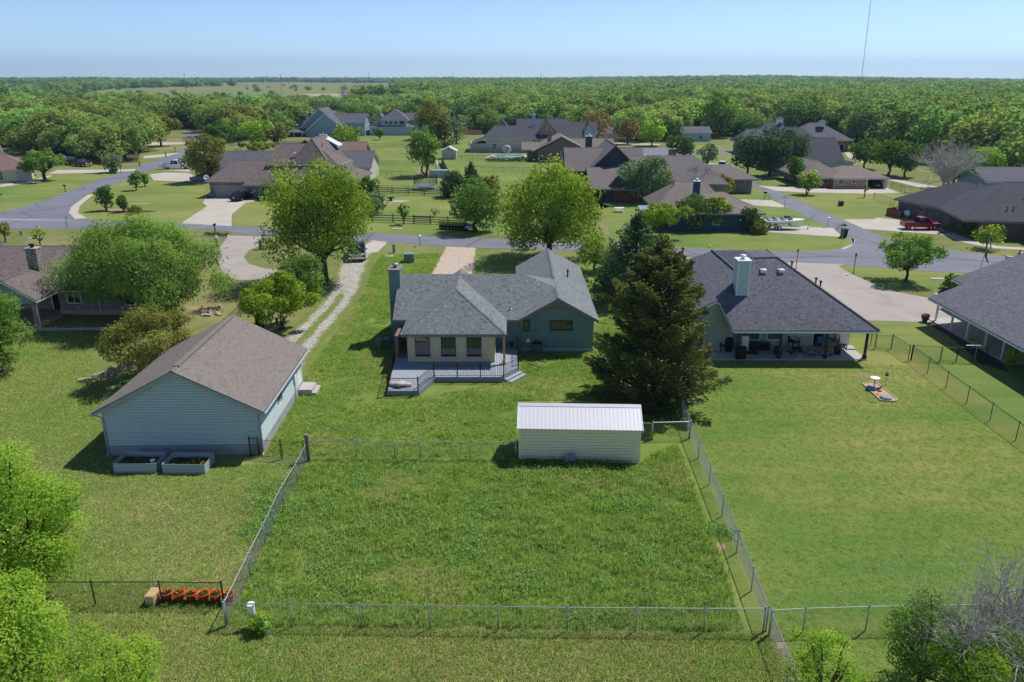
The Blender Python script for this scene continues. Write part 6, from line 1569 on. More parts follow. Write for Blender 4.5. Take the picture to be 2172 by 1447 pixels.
pickets('board_fence', 'dark plank fence seen end on right of the two trunked elm', [(937, 346), (945, 362), (953, 381)], 1.7, .6, 'wood_old')
pickets('board_fence', 'brown plank fence far off left of the cream house', [(984, 286), (1022, 286)], 1.9, .5, 'wood_new')

# wooden corner post
mb = MB(); mb.box(-.11, .11, -.11, .11, 0, 1.75); solo('wooden_post', mb, MATS['wood_old'], 'thick weathered wooden post at the fence corner by the black gate', 'post', at(655, 978))
# ------------------------------------------------------------ vehicles, people, dog
plain('paint_navy', C(26, 34, 58), .22, .4, var=.05, coat=.6); plain('paint_white', C(222, 228, 234), .25, .0, var=.02, coat=.5); plain('paint_red', C(150, 22, 30), .22, .2, var=.05, coat=.6)
plain('paint_maroon', C(70, 18, 26), .3, .2, var=.05, coat=.4); plain('paint_black', C(24, 20, 24), .22, .3, var=.05, coat=.6); plain('paint_grey', C(120, 130, 138), .28, .4, var=.04, coat=.5)
plain('chrome', C(210, 212, 214), .15, .9, var=.02); plain('lamp_red', C(150, 16, 16), .25); plain('lamp_white', C(235, 236, 232), .15); plain('plate', C(226, 226, 222), .5)
glass('car_glass', (0.012, 0.014, 0.018))
def prof(mb, pts, w, inset=0.0, zt=None):
    "side outline (x,z) made solid over +-w; points above zt lean in by inset"
    zt = 9 if zt is None else zt
    def yy(z): return w - (inset * max(0, (z - zt[0]) / (zt[1] - zt[0])) if zt != 9 else 0)
    n = len(pts); vs = [(x, -yy(z), z) for x, z in pts] + [(x, yy(z), z) for x, z in pts]
    mb.add(vs, [tuple(range(n)), tuple(range(2 * n - 1, n - 1, -1))] + [(i, i + n, (i + 1) % n + n, (i + 1) % n) for i in range(n)])
def car(name, label, kind, paint, p, heading, cat, group=None, L=5.0, W=1.9, s=1.0):
    "x is forward; heading in degrees from +X"
    t = thing(name, label, cat, p, R(heading), group); t.scale = (s, s, s)
    w = W / 2; h = L / 2
    if kind == 'pickup':
        low = [(-h, .55), (-h, .98), (-h + .02, 1.06), (-.55, 1.08), (-.5, 1.08), (1.0, 1.12), (h - .35, 1.08), (h - .05, .95), (h, .8), (h, .5), (h - .25, .42), (-h + .3, .42)]
        cab = [(-.62, 1.085), (-.5, 1.84), (.1, 1.9), (.72, 1.84), (1.35, 1.13)]; wb = (-h + 1.15, h - 1.0); wr = .41
    elif kind == 'suv':
        low = [(-h, .5), (-h, .95), (-h + .1, 1.05), (.9, 1.08), (h - .3, 1.0), (h, .8), (h, .45), (h - .2, .35), (-h + .25, .35)]
        cab = [(-h + .12, 1.055), (-h + .35, 1.62), (-.6, 1.7), (.3, 1.66), (1.15, 1.085)]; wb = (-h + .9, h - .9); wr = .36
    else:
        low = [(-h, .45), (-h, .8), (-h + .1, .92), (-h + .9, .95), (.85, .93), (h - .25, .82), (h, .65), (h, .4), (h - .2, .3), (-h + .25, .3)]
        cab = [(-h + .75, .945), (-h + 1.35, 1.36), (-.1, 1.43), (.35, 1.39), (1.15, .935)]; wb = (-h + .95, h - .95); wr = .33
    mb = MB(); prof(mb, low, w); body = part('body', mb, MATS[paint], t)
    bv = body.modifiers.new('bevel', 'BEVEL'); bv.width = .05; bv.segments = 2
    zt = (cab[0][1], max(c[1] for c in cab))
    mb = MB(); prof(mb, cab, w - .07, .17, zt); part('windows', mb, MATS['car_glass'], t)
    mb = MB(); top = [c for c in cab[1:-1]]
    rp = [(x, z + .012) for x, z in top] + [(x, z - .07) for x, z in top[::-1]]
    prof(mb, rp, w - .225); part('roof', mb, MATS[paint], t)
    for sx in (-1, 1):                                          # door pillars
        mb = MB()
        for x0, x1 in ((cab[0][0], cab[1][0]), (.05, .05), (cab[-1][0], cab[-2][0])):
            a, b = Vector((x0, sx * (w - .062), zt[0])), Vector((x1, sx * (w - .225), zt[1] - .02)); mb.tube([a, b], .045, 4)
        part('pillar', mb, MATS[paint], t)
    for x in wb:
        for sy in (-1, 1):
            mb = MB(); M = Matrix.Translation((x, sy * (w - .09), wr)) @ Matrix.Rotation(R(90), 4, 'X')
            mb.lathe([(wr * .6, -.11), (wr * .95, -.11), (wr, -.07), (wr, .07), (wr * .95, .11), (wr * .6, .11)], 18, M=M); wh = part('wheel', mb, MATS['rubber'], t, True)
            mb = MB(); mb.lathe([(.04, -.118), (wr * .6, -.113), (wr * .6, .113), (.04, .118)], 14, M=M); part('rim', mb, MATS['chrome'], wh)
    for sy in (-1, 1):
        mb = MB(); mb.box(h - .12, h + .012, sy * (w - .28) - .2, sy * (w - .28) + .2, low[-5][1] - .12, low[-5][1] + .06); part('headlight', mb, MATS['lamp_white'], t)
        mb = MB(); mb.box(-h - .012, -h + .1, sy * (w - .14) - .09, sy * (w - .14) + .09, low[1][1] - .3, low[1][1] - .04); part('tail_light', mb, MATS['lamp_red'], t)
        mb = MB(); mb.box(cab[-1][0] - .35, cab[-1][0] - .2, sy * (w + .12) - .1, sy * (w + .12) + .1, zt[0] + .02, zt[0] + .2); part('mirror', mb, MATS[paint], t)
    mb = MB(); mb.box(h - .05, h + .06, -w * .95, w * .95, .42, .62); part('front_bumper', mb, MATS['chrome' if kind == 'pickup' else paint], t)
    mb = MB(); mb.box(-h - .06, -h + .05, -w * .95, w * .95, .42, .6); rb = part('rear_bumper', mb, MATS['chrome' if kind == 'pickup' else paint], t)
    mb = MB(); mb.box(-h - .075, -h - .062, -.17, .17, .62 if kind != 'pickup' else .48, .76 if kind != 'pickup' else .6); part('plate', mb, MATS['plate'], t)
    mb = MB(); mb.box(h - .04, h + .02, -w * .55, w * .55, .66, .92 if kind == 'pickup' else .72); g = part('grille', mb, MATS['chrome' if kind == 'pickup' else 'black_metal'], t)
    if kind == 'pickup':
        mb = MB(); mb.box(h + .0205, h + .03, -w * .5, w * .5, .70, .76); mb.box(h + .0205, h + .03, -w * .5, w * .5, .81, .87); part('grille_bar', mb, MATS['black_metal'], g)
        mb = MB(); mb.box(-h + .09, -.68, -w + .1, w - .1, 1.06, 1.098); part('bed', mb, MATS['black_metal'], t)
        for sy in (-1, 1): mb = MB(); mb.box(-h + .01, -.62, sy * (w - .05) - .05, sy * (w - .05) + .05, 1.07, 1.16); part('bed_rail', mb, MATS[paint], t)
        mb = MB(); mb.box(-h + .002, -h + .07, -w + .1, w - .1, .7, 1.155); part('tailgate', mb, MATS[paint], t)
    return t
p = at(752, 552); p.y += 1.8
car('pickup_truck', 'dark navy pickup with chrome grille parked nose first on the gravel track', 'pickup', 'paint_navy', p, -80, 'pickup', L=5.9, W=2.03, s=1.05)
car('pickup_truck', 'white pickup on the far left drive, half hidden by the olive yellow tree', 'pickup', 'paint_white', at(372, 358.5), 4, 'pickup', L=5.8, W=2.0, s=1.18)
car('pickup_truck', 'bright red pickup parked beside the charcoal garage doors', 'pickup', 'paint_red', at(1951, 486.5), -3, 'pickup', L=5.4, W=1.9)
car('pickup_truck', 'maroon pickup in tree shade on the far left lot', 'pickup', 'paint_maroon', at(174, 353), -25, 'pickup', L=5.6, W=2.0)
car('sedan_car', 'dark sedan with pale number plate on the drive of the double garage', 'sedan', 'paint_black', at(512, 424), 80, 'car', L=4.8, W=1.85, s=1.1)
car('parked_suv', 'white car on the far round drive beside the pale slender tree', 'suv', 'paint_white', at(1533, 355.5), 68, 'car', L=4.7, W=1.9)
car('parked_car', 'grey car beside the satellite dish at the garage corner', 'suv', 'paint_grey', at(428, 385), 175, 'car', L=4.6, W=1.85)
car('parked_suv', 'pale car behind the olive tree left of the brown grey roof', 'suv', 'paint_white', at(437, 362), 90, 'car', L=4.7, W=1.9)
car('parked_car', 'dark car inside the open tan carport', 'sedan', 'paint_black', at(1852, 397), 90, 'car', L=4.6, W=1.8)
# covered boat beside the maroon pickup
mb = MB(); mb.lathe([(.05, -2.4), (.7, -1.9), (1.0, -.5), (1.0, 1.4), (.75, 2.1), (.05, 2.3)], 12, M=Matrix.Translation((0, 0, 1.5)) @ Matrix.Rotation(R(90), 4, 'Y') @ Matrix.Diagonal((.62, 1, 1, 1)))
bt = thing('covered_trailer', 'grey tarpaulin covered load on a trailer behind the maroon pickup', 'trailer', at(146, 349), R(-10)); part('cover', mb, plain('tarp', C(120, 128, 130), .6, var=.12), bt, True)
mb = MB(); mb.box(-2.3, 2.6, -.8, .8, .6, .75); part('trailer_frame', mb, MATS['black_metal'], bt)
for sy in (-1, 1): mb = MB(); mb.lathe([(.2, -.1), (.34, -.1), (.34, .1), (.2, .1)], 14, M=Matrix.Translation((-.2, sy * .95, .34)) @ Matrix.Rotation(R(90), 4, 'X')); part('wheel', mb, MATS['rubber'], bt)
# motor boat on its trailer
bo = thing('motor_boat', 'white and blue motor boat with raked windscreen on a trailer', 'boat', at(1660, 486), R(-2)); bo.scale = (1.06,) * 3
st_ = [(-2.9, .95, .78, 1.25), (-1.5, 1.02, .74, 1.27), (0, 1.02, .74, 1.32), (1.3, .88, .82, 1.38), (2.3, .55, 1.0, 1.43), (2.95, .06, 1.3, 1.46)]
mb = MB(); vs = []
for (xx_, hw, zk, zg) in st_: vs += [(xx_, -hw, zg), (xx_, -hw * .92, zg - .3), (xx_, -hw * .7, zk + .15), (xx_, 0, zk), (xx_, hw * .7, zk + .15), (xx_, hw * .92, zg - .3), (xx_, hw, zg)]
f = [(i * 7 + j, i * 7 + j + 1, (i + 1) * 7 + j + 1, (i + 1) * 7 + j) for i in range(5) for j in range(6)] + [tuple(range(6, -1, -1)), tuple(range(35, 42))]
mb.add(vs, [f[k] for k in range(len(f))]); mb.mi = [0 if (k % 6 in (0, 5) and k < 30) else 1 for k in range(len(f))]
part('hull', mb, [MATS['paint_white'], plain('hull_blue', C(92, 118, 150), .25, coat=.4)], bo)
mb = MB(); mb.add([(xx_, sy * hw * .99, zg + .004) for (xx_, hw, zk, zg) in st_ for sy in (-1, 1)], [(2 * i, 2 * i + 1, 2 * i + 3, 2 * i + 2)[::-1] for i in range(5)]); part('deck', mb, MATS['plastic_white'], bo)
mb = MB(); mb.box(-2.2, .2, -.66, .66, 1.29, 1.36); part('cockpit_floor', mb, plain('upholstery', C(150, 158, 170), .7, var=.2), bo)
for xx_ in (-2.3, -1.2, -.1):
    for sy in (-1, 1): mb = MB(); mb.box(xx_ - .22, xx_ + .22, sy * .42 - .2, sy * .42 + .2, 1.365, 1.5); mb.box(xx_ - .24, xx_ - .14, sy * .42 - .2, sy * .42 + .2, 1.502, 1.78); part('seat', mb, MATS['upholstery'], bo)
mb = MB(); mb.add([(.4, -.86, 1.36), (1.25, -.4, 1.38), (1.25, .4, 1.38), (.4, .86, 1.36), (.1, -.78, 1.8), (.85, -.34, 1.82), (.85, .34, 1.82), (.1, .78, 1.8)], [(0, 1, 5, 4), (1, 2, 6, 5), (2, 3, 7, 6)]); part('windscreen', mb, MATS['glass_pale'], bo)
mb = MB(); mb.box(-3.4, -2.92, -.28, .28, .55, 1.6); part('outboard_motor', mb, MATS['paint_white'], bo)
bl = thing('boat_trailer', 'low steel trailer carrying the white and blue boat', 'trailer', at(1660, 486), R(-2))
mb = MB(); mb.box(-2.8, 2.4, -.8, -.7, .45, .55); mb.box(-2.8, 2.4, .7, .8, .45, .55); mb.tube([(2.4, -.75, .5), (3.9, 0, .48)], .05, 5); mb.tube([(2.4, .75, .5), (3.9, 0, .48)], .05, 5); mb.box(-2.0, -1.9, -.7, .7, .5, .8); mb.box(1.0, 1.1, -.7, .7, .5, .8); mb.tube([(3.3, 0, .48), (3.3, 0, 1.1)], .05, 5); part('frame', mb, MATS['galv'], bl)
mb = MB(); mb.cyl(3.75, 0, 0, .8, .06, 6); mb.box(3.65, 3.85, -.25, .25, .0, .05); part('jack', mb, plain('red_paint', C(150, 40, 36), .4), bl)
for sy in (-1, 1):
    mb = MB(); M = Matrix.Translation((-.8, sy * .98, .32)) @ Matrix.Rotation(R(90), 4, 'X'); mb.lathe([(.16, -.1), (.32, -.1), (.32, .1), (.16, .1)], 16, M=M); wh = part('wheel', mb, MATS['rubber'], bl)
    mb = MB(); mb.lathe([(.03, -.105), (.19, -.104), (.19, .104), (.03, .105)], 12, M=M); part('rim', mb, MATS['plastic_white'], wh)

# people: one skinned figure each, clothes as separate shells
plain('skin', C(196, 150, 122), .6, var=.05); plain('hair_dark', C(44, 34, 28), .8); plain('shirt_grey', C(104, 116, 128), .85); plain('shorts_black', C(26, 26, 30), .85)
plain('shirt_blue', C(36, 62, 128), .85); plain('trousers_grey', C(120, 124, 132), .85); plain('shoe', C(40, 40, 44), .7); plain('dog_coat', C(214, 204, 188), .9, var=.14); plain('leash', C(30, 30, 30), .7)
def skinned(name, verts, edges, radii, mat, parent, root=0, sub=2):
    me = bpy.data.meshes.new(name); me.from_pydata(verts, edges, []); me.materials.append(mat)
    o = link(name, me, parent); o.modifiers.new('skin', 'SKIN').use_smooth_shade = True
    sv = me.skin_vertices[0].data
    for i, r_ in enumerate(radii): sv[i].radius = (r_, r_) if not isinstance(r_, tuple) else r_; sv[i].use_root = (i == root)
    m = o.modifiers.new('sub', 'SUBSURF'); m.levels = m.render_levels = sub
    return o
def person(label, p, rz, joints, shirt, pants, sleeve=True, short=True, hair='hair_dark', pack=False):
    t = thing('person', label, 'person', p, R(rz))
    J = {k: Vector(v) for k, v in joints.items()}
    vs, es, rs = [], [], []; ix = {}
    def av(k, co, r_, par=None):
        ix[k] = len(vs); vs.append(tuple(co)); rs.append(r_)
        if par is not None: es.append((ix[par], ix[k]))
    av('pelvis', J['pelvis'], (.15, .11)); av('waist', J['pelvis'].lerp(J['chest'], .45), (.13, .10), 'pelvis'); av('chest', J['chest'], (.16, .11), 'waist'); av('neck', J['neck'], .055, 'chest'); av('head0', J['neck'].lerp(J['head'], .55), .08, 'neck'); av('head', J['head'], .10, 'head0'); av('crownp', J['head'] + (J['head'] - J['neck']).normalized() * .08, .075, 'head')
    for s in 'lr':
        av('sh' + s, J['sh' + s], .06, 'chest'); av('el' + s, J['el' + s], .043, 'sh' + s); av('wr' + s, J['wr' + s], .03, 'el' + s)
        d = (J['wr' + s] - J['el' + s]).normalized(); sd = d.cross(Vector((0, 1, 0))).normalized() if abs(d.y) < .9 else Vector((1, 0, 0))
        av('pa' + s, J['wr' + s] + d * .07, .035, 'wr' + s)
        for k in range(4): av('f%d%s' % (k, s), J['wr' + s] + d * (.15 + .02 * (1 - abs(k - 1.3) / 2)) + sd * (k - 1.5) * .02, .009, 'pa' + s)
        av('th' + s, J['wr' + s] + d * .07 + sd * .06, .01, 'pa' + s)
        av('hip' + s, J['hip' + s], .095, 'pelvis'); av('kn' + s, J['kn' + s], .062, 'hip' + s); av('an' + s, J['an' + s], .042, 'kn' + s); av('toe' + s, J['an' + s] + Vector((.14, 0, -.045)), .036, 'an' + s)
    skinned('body', vs, es, rs, MATS['skin'], t)
    mb = MB(); mb.tube([J['pelvis'] - (J['chest'] - J['pelvis']).normalized() * .02, J['pelvis'].lerp(J['chest'], .5), J['chest'], J['chest'].lerp(J['neck'], .75)], [.165, .155, .185, .09], 10)
    for s in 'lr': mb.tube([J['chest'].lerp(J['sh' + s], .7), J['sh' + s], J['sh' + s].lerp(J['el' + s], .6)], [.08, .08, .066], 8)
    part('shirt', mb, MATS[shirt], t, True)
    mb = MB(); mb.tube([J['pelvis'] + Vector((0, 0, .06)), J['pelvis'] - Vector((0, 0, .08))], [.168, .16], 10)
    for s in 'lr': mb.tube([J['hip' + s] + Vector((0, 0, .05)), J['hip' + s].lerp(J['kn' + s], .5), J['kn' + s]] + ([] if short else [J['an' + s] + Vector((0, 0, .03))]), [.115, .105, .088] + ([] if short else [.062]), 8)
    part('trousers', mb, MATS[pants], t, True)
    h = J['head']; up = (h - J['neck']).normalized(); bk = Vector((-1, 0, 0))
    mb = MB(); mb.ball(tuple(h + up * .035 + bk * .025), .11, 12, 0, (.115, .1, .1)); part('hair', mb, MATS[hair], t, True)
    mb = MB(); mb.ball(tuple(h + Vector((.105, 0, -.01))), .018, 6); part('nose', mb, MATS['skin'], t)
    for s in (-1, 1):
        mb = MB(); mb.ball(tuple(h + Vector((.09, s * .035, .015))), .012, 6); part('eye', mb, MATS['shoe'], t)
        mb = MB(); mb.ball(tuple(h + Vector((0, s * .1, 0))), .022, 6); part('ear', mb, MATS['skin'], t)
    mb = MB(); mb.box(h.x + .09, h.x + .1, -.022, .022, h.z - .06, h.z - .05); part('mouth', mb, MATS['lamp_red'], t)
    for s in 'lr': a = J['an' + s]; mb = MB(); mb.ball((a.x + .06, a.y, a.z - .035), .06, 10, 0, (.14, .055, .05)); part('shoe', mb, MATS['shoe'], t, True)
    if pack: c = J['chest'] + Vector((-.2, 0, -.05)); mb = MB(); mb.box(c.x - .09, c.x + .08, -.14, .14, c.z - .2, c.z + .18); part('towel', mb, MATS['plastic_white'], t)
    return t
walk = dict(pelvis=(0, 0, .95), chest=(.03, 0, 1.32), neck=(.04, 0, 1.5), head=(.07, 0, 1.64), shl=(.02, .2, 1.42), ell=(-.08, .27, 1.14), wrl=(.05, .27, .9), shr=(.02, -.2, 1.42), elr=(.16, -.26, 1.18), wrr=(.4, -.24, 1.08),
            hipl=(0, .1, .92), knl=(.16, .1, .5), anl=(.02, .1, .1), hipr=(0, -.1, .92), knr=(-.02, -.1, .5), anr=(-.26, -.1, .12))
person('person in grey shirt and black shorts walking a pale dog on the road', at(2159, 561), 172, walk, 'shirt_grey', 'shorts_black', pack=True)
bend = dict(pelvis=(-.1, 0, .88), chest=(.2, 0, 1.1), neck=(.36, 0, 1.12), head=(.48, 0, 1.06), shl=(.26, .2, 1.08), ell=(.34, .24, .8), wrl=(.45, .2, .58), shr=(.26, -.2, 1.08), elr=(.34, -.24, .8), wrr=(.45, -.2, .58),
            hipl=(-.1, .1, .86), knl=(.02, .13, .47), anl=(-.06, .14, .1), hipr=(-.1, -.1, .86), knr=(.02, -.13, .47), anr=(-.1, -.14, .1))
person('person in blue shirt bending over at the corner of the double garage', at(451, 421), 190, bend, 'shirt_blue', 'trousers_grey', short=False)
mb = MB(); mb.box(-.5, .2, -.22, .22, .12, .4); mb.tube([(.2, 0, .35), (.75, 0, .85)], .025, 5)
mo = thing('lawn_mower', 'small dark mower in front of the bending person', 'mower', at(442, 421), R(190)); part('deck', mb, MATS['black_metal'], mo)
for a in (-.4, .1):
    for b in (-.25, .25): mb = MB(); mb.lathe([(.02, -.03), (.12, -.03), (.12, .03), (.02, .03)], 10, M=Matrix.Translation((a, b, .12)) @ Matrix.Rotation(R(90), 4, 'X')); part('wheel', mb, MATS['rubber'], mo)
dg = thing('dog', 'pale cream dog walking ahead of the person on the road', 'dog', at(2139, 556), R(176)); dg.scale = (1.2,) * 3
dv = [(-.3, 0, .52), (0, 0, .5), (.28, 0, .52), (.42, 0, .66), (.55, 0, .7), (.7, 0, .66), (-.42, 0, .55), (-.6, 0, .62),
      (.26, .08, .34), (.24, .08, .18), (.27, .08, .03), (.26, -.08, .34), (.3, -.08, .18), (.28, -.08, .03), (-.26, .09, .38), (-.38, .09, .2), (-.33, .09, .03), (-.28, -.09, .38), (-.32, -.09, .2), (-.28, -.09, .03)]
de = [(0, 1), (1, 2), (2, 3), (3, 4), (4, 5), (0, 6), (6, 7), (2, 8), (8, 9), (9, 10), (2, 11), (11, 12), (12, 13), (0, 14), (14, 15), (15, 16), (0, 17), (17, 18), (18, 19)]
skinned('body', dv, de, [.12, .115, .14, .085, .085, .045, .04, .02, .055, .03, .03, .055, .03, .03, .065, .035, .03, .065, .035, .03], MATS['dog_coat'], dg, 1)
for s in (-1, 1): mb = MB(); mb.ball((.52, s * .08, .76), .04, 8, 0, (.03, .02, .06)); part('ear', mb, MATS['wood_old'], dg)
mb = MB(); mb.ball((.745, 0, .67), .022, 6); part('nose', mb, MATS['shoe'], dg)
# ------------------------------------------------------------ things in the yards
# mailboxes
def mailbox(label, px, py, post, box, face=-90, h=1.05, pr=.05, name='mailbox'):
    t = thing(name, label, 'mailbox', at(px, py), R(face)); t.scale = (1.15,) * 3
    mb = MB(); mb.box(-pr, pr, -pr, pr, 0, h); part('post', mb, MATS[post], t)
    mb = MB(); n = 7
    sec = [(-.11, h + .003), (.11, h + .003), (.11, h + .14)] + [(.11 * math.cos(a), h + .14 + .11 * math.sin(a)) for a in [math.pi * i / n for i in range(1, n)]] + [(-.11, h + .14)]
    k = len(sec); mb.add([(-.28, u, v) for u, v in sec] + [(.28, u, v) for u, v in sec], [tuple(range(k - 1, -1, -1)), tuple(range(k, 2 * k))] + [(i, (i + 1) % k, (i + 1) % k + k, i + k) for i in range(k)]); b = part('box', mb, MATS[box], t)
    mb = MB(); mb.box(.282, .295, -.1, .1, h + .02, h + .22); part('door', mb, MATS[box], b)
    mb = MB(); mb.box(.0, .18, .112, .122, h + .1, h + .15); part('flag', mb, MATS['lamp_red'], b)
    return t
mailbox('black mailbox on a leaning post at the left bend of the road', 139, 408, 'dark_bronze', 'black_metal', 150)
mailbox('wooden brown mailbox in front of the left woods', 297, 354, 'wood_red', 'wood_red', -60, pr=.1)
mailbox('blue grey mailbox beside the slender pale tree', 257, 367, 'wood_old', 'trim_grey', -50)
mailbox('pale mailbox at the mouth of the farther left drive', 352, 333, 'siding_stone', 'siding_stone', -50, pr=.14)
mailbox('dark mailbox beyond the pale one at the far left drive', 372, 323, 'black_metal', 'black_metal', -50)
mailbox('black mailbox in the edged flower bed by the brick pillar drive', 457, 496, 'black_metal', 'black_metal', 90)
mailbox('white mailbox on a thin black post by the road verge', 891, 522, 'black_metal', 'plastic_white', 90, pr=.03)
mailbox('rusty brown mailbox post beside the cedar tops', 1447, 549, 'wood_red', 'wood_red', 90, pr=.07)
mailbox('black mailbox beside the side road near the small drive', 1622, 424, 'black_metal', 'black_metal', -40, pr=.035)
mailbox('white mailbox on a thin stake above the boat drive', 1755, 482, 'galv', 'plastic_white', -150, pr=.03)
mailbox('grey mailbox by the grass edge left of the tan drive', 1609, 394, 'galv', 'galv', -40, pr=.03)
mailbox('stone mailbox with white top in front of the dog walker', 2154, 575, 'wood_old', 'plastic_white', 90, pr=.16)
# lamp posts and stakes
def lamppost(label, px, py, h=2.3, mat='black_metal', lantern=True):
    t = thing('lamp_post', label, 'lamp post', at(px, py)); mb = MB(); mb.cyl(0, 0, 0, h - .3, .04, 8); mb.cyl(0, 0, 0, .2, .08, 8, .05); part('post', mb, MATS[mat], t)
    if lantern:
        mb = MB(); mb.lathe([(.05, h - .299), (.1, h - .25), (.13, h - .02), (.04, h)], 6); part('lantern', mb, MATS['glass_pale'], t); mb = MB(); mb.lathe([(.15, h + .002), (.03, h + .14), (.015, h + .2)], 6); part('lantern_cap', mb, MATS[mat], t)
lamppost('black lamp post behind the ridge of the patio house', 1688, 571); lamppost('black lamp post at the curved edge of the wide drive', 1810, 581)
def stake(label, px, py, h=1.0, mat='black_metal', r=.04): 
    mb = MB(); mb.cyl(0, 0, 0, h, r, 8); mb.lathe([(r * 1.4, h), (r * 1.3, h + .05), (.01, h + .08)], 8); solo('marker_post', mb, MATS[mat], label, 'post', at(px, py))
stake('short dark post beside the black mailbox on the side road', 1631, 425, 1.1); stake('short dark post at the corner of the small drive', 1664, 440, 1.2)
def pillar(label, px, py):
    t = thing('lamp_pillar', label, 'pillar', at(px, py)); mb = MB(); mb.box(-.22, .22, -.22, .22, 0, 1.15); part('shaft', mb, MATS['brick_grey'], t); mb = MB(); mb.box(-.28, .28, -.28, .28, 1.152, 1.25); part('cap', mb, MATS['slab'], t)
    mb = MB(); mb.lathe([(.06, 1.252), (.12, 1.3), (.14, 1.5), (.03, 1.62)], 6); part('lantern', mb, MATS['plastic_white'], t)
pillar('grey brick lamp pillar left of the curving pink drive', 461, 524); pillar('grey brick lamp pillar right of the curving pink drive', 554, 529)
# street signs, bin, flag pole
t = thing('street_sign', 'green street name sign on a thin post beside the wheeled bin', 'street sign', at(1785, 518)); mb = MB(); mb.cyl(0, 0, 0, 2.5, .03, 6); part('post', mb, MATS['galv'], t)
plain('sign_green', C(24, 96, 70), .5)
mb = MB(); mb.box(-.42, .42, -.012, .012, 2.5, 2.66); part('name_blade', mb, MATS['sign_green'], t); mb = MB(); mb.box(-.012, .012, -.42, .42, 2.67, 2.83); part('name_blade', mb, MATS['sign_green'], t)
t = thing('street_sign', 'green street name sign on a thin post at the left picture edge', 'street sign', at(8, 446)); mb = MB(); mb.tube([(0, 0, 0), (-.1, 0, 2.6)], .03, 6); part('post', mb, MATS['galv'], t)
mb = MB(); mb.box(-.52, .35, -.012, .012, 2.6, 2.8); part('name_blade', mb, MATS['sign_green'], t)
t = thing('wheeled_bin', 'dark wheeled rubbish bin by the street sign', 'bin', at(1789, 504)); t.scale = (1.2,) * 3
mb = MB(); mb.add([(-.26, -.3, .08), (.26, -.3, .08), (.26, .26, .08), (-.26, .26, .08), (-.32, -.38, 1.0), (.32, -.38, 1.0), (.32, .34, 1.0), (-.32, .34, 1.0)], [(3, 2, 1, 0), (4, 5, 6, 7), (0, 1, 5, 4), (1, 2, 6, 5), (2, 3, 7, 6), (3, 0, 4, 7)]); part('bin_body', mb, plain('bin_dark', C(40, 50, 52), .5), t)
mb = MB(); mb.box(-.34, .34, -.42, .38, 1.003, 1.08); part('lid', mb, MATS['bin_dark'], t)
for sx in (-1, 1): mb = MB(); mb.lathe([(.02, -.03), (.11, -.03), (.11, .03), (.02, .03)], 10, M=Matrix.Translation((sx * .28, .27, .11)) @ Matrix.Rotation(R(90), 4, 'Y')); part('wheel', mb, MATS['rubber'], t)
BG = 'grey bins beside the deck'
for k, (px, py, rz_, lab) in enumerate(((806, 741, 20, 'left one of the two grey bins by the deck corner'), (824, 737, -25, 'right one of the two grey bins, against the deck railing'))):
    t = thing('rubbish_bin', lab, 'bin', at(px, py), R(rz_), BG); mb = MB(); mb.lathe([(.24, 0), (.3, .8), (.32, .82)], 14); part('bin_body', mb, plain('bin_grey', C(96, 100, 100), .6), t); mb = MB(); mb.lathe([(.33, .822), (.33, .86), (.2, .93), (.03, .95)], 14); part('lid', mb, MATS['bin_grey'], t)
    mb = MB(); mb.tube([(-.1, -.34, .84), (-.1, -.37, .88), (.1, -.37, .88), (.1, -.34, .84)], .015, 4); part('handle', mb, MATS['plastic_white'], t)
fp = thing('flag_pole', 'thin flag pole with two drooping flags behind the right edge porch roof', 'flag pole', at(2075, 584)); HP = at_y(2093, 497, at(2075, 584).y).z
mb = MB(); mb.tube([(0, 0, 0), (.5, 0, HP)], [.045, .025], 8); part('pole', mb, MATS['galv'], fp, True); mb = MB(); mb.ball((.5, 0, HP + .05), .07, 8); part('finial', mb, MATS['galv'], fp)
plain('flag_blue', C(36, 44, 84), .8); plain('flag_red', C(176, 40, 52), .8); plain('flag_white', C(226, 226, 228), .8); plain('lamp_box', C(30, 30, 32), .5)
def flag(label, ztop, cell, nrow, ncol, hgt, wid, sway):
    t = thing('flag', label, 'flag', (fp.location.x, fp.location.y, 0)); mb = MB(); 
    for i in range(ncol + 1):
        for j in range(nrow + 1):
            u, v = i / ncol, j / nrow
            x0 = .5 * ztop / HP; zz = ztop - hgt * v - wid * .55 * u
            mb.v.append((x0 + .03 + sway * u * (.4 + .6 * v), .07 * math.sin(u * 9 + v * 3), zz))
    for i in range(ncol):
        for j in range(nrow): mb.f.append((i * (nrow + 1) + j, (i + 1) * (nrow + 1) + j, (i + 1) * (nrow + 1) + j + 1, i * (nrow + 1) + j + 1)); mb.mi.append(cell(i / ncol, j / nrow, j))
    o = part('cloth', mb, [MATS['flag_blue'], MATS['flag_red'], MATS['flag_white']], t); so = o.modifiers.new('thick', 'SOLIDIFY'); so.thickness = .01
flag('drooping striped national flag with blue canton at the top of the pole', HP - .1, lambda u, v, j: 0 if (u < .45 and v < .53) else (1 if j % 2 == 0 else 2), 13, 10, 1.0, 1.5, .42)
flag('drooping blue, white and red state flag below the striped one', HP - 1.75, lambda u, v, j: 0 if u < .34 else (2 if v < .5 else 1), 8, 9, .95, 1.45, .55)
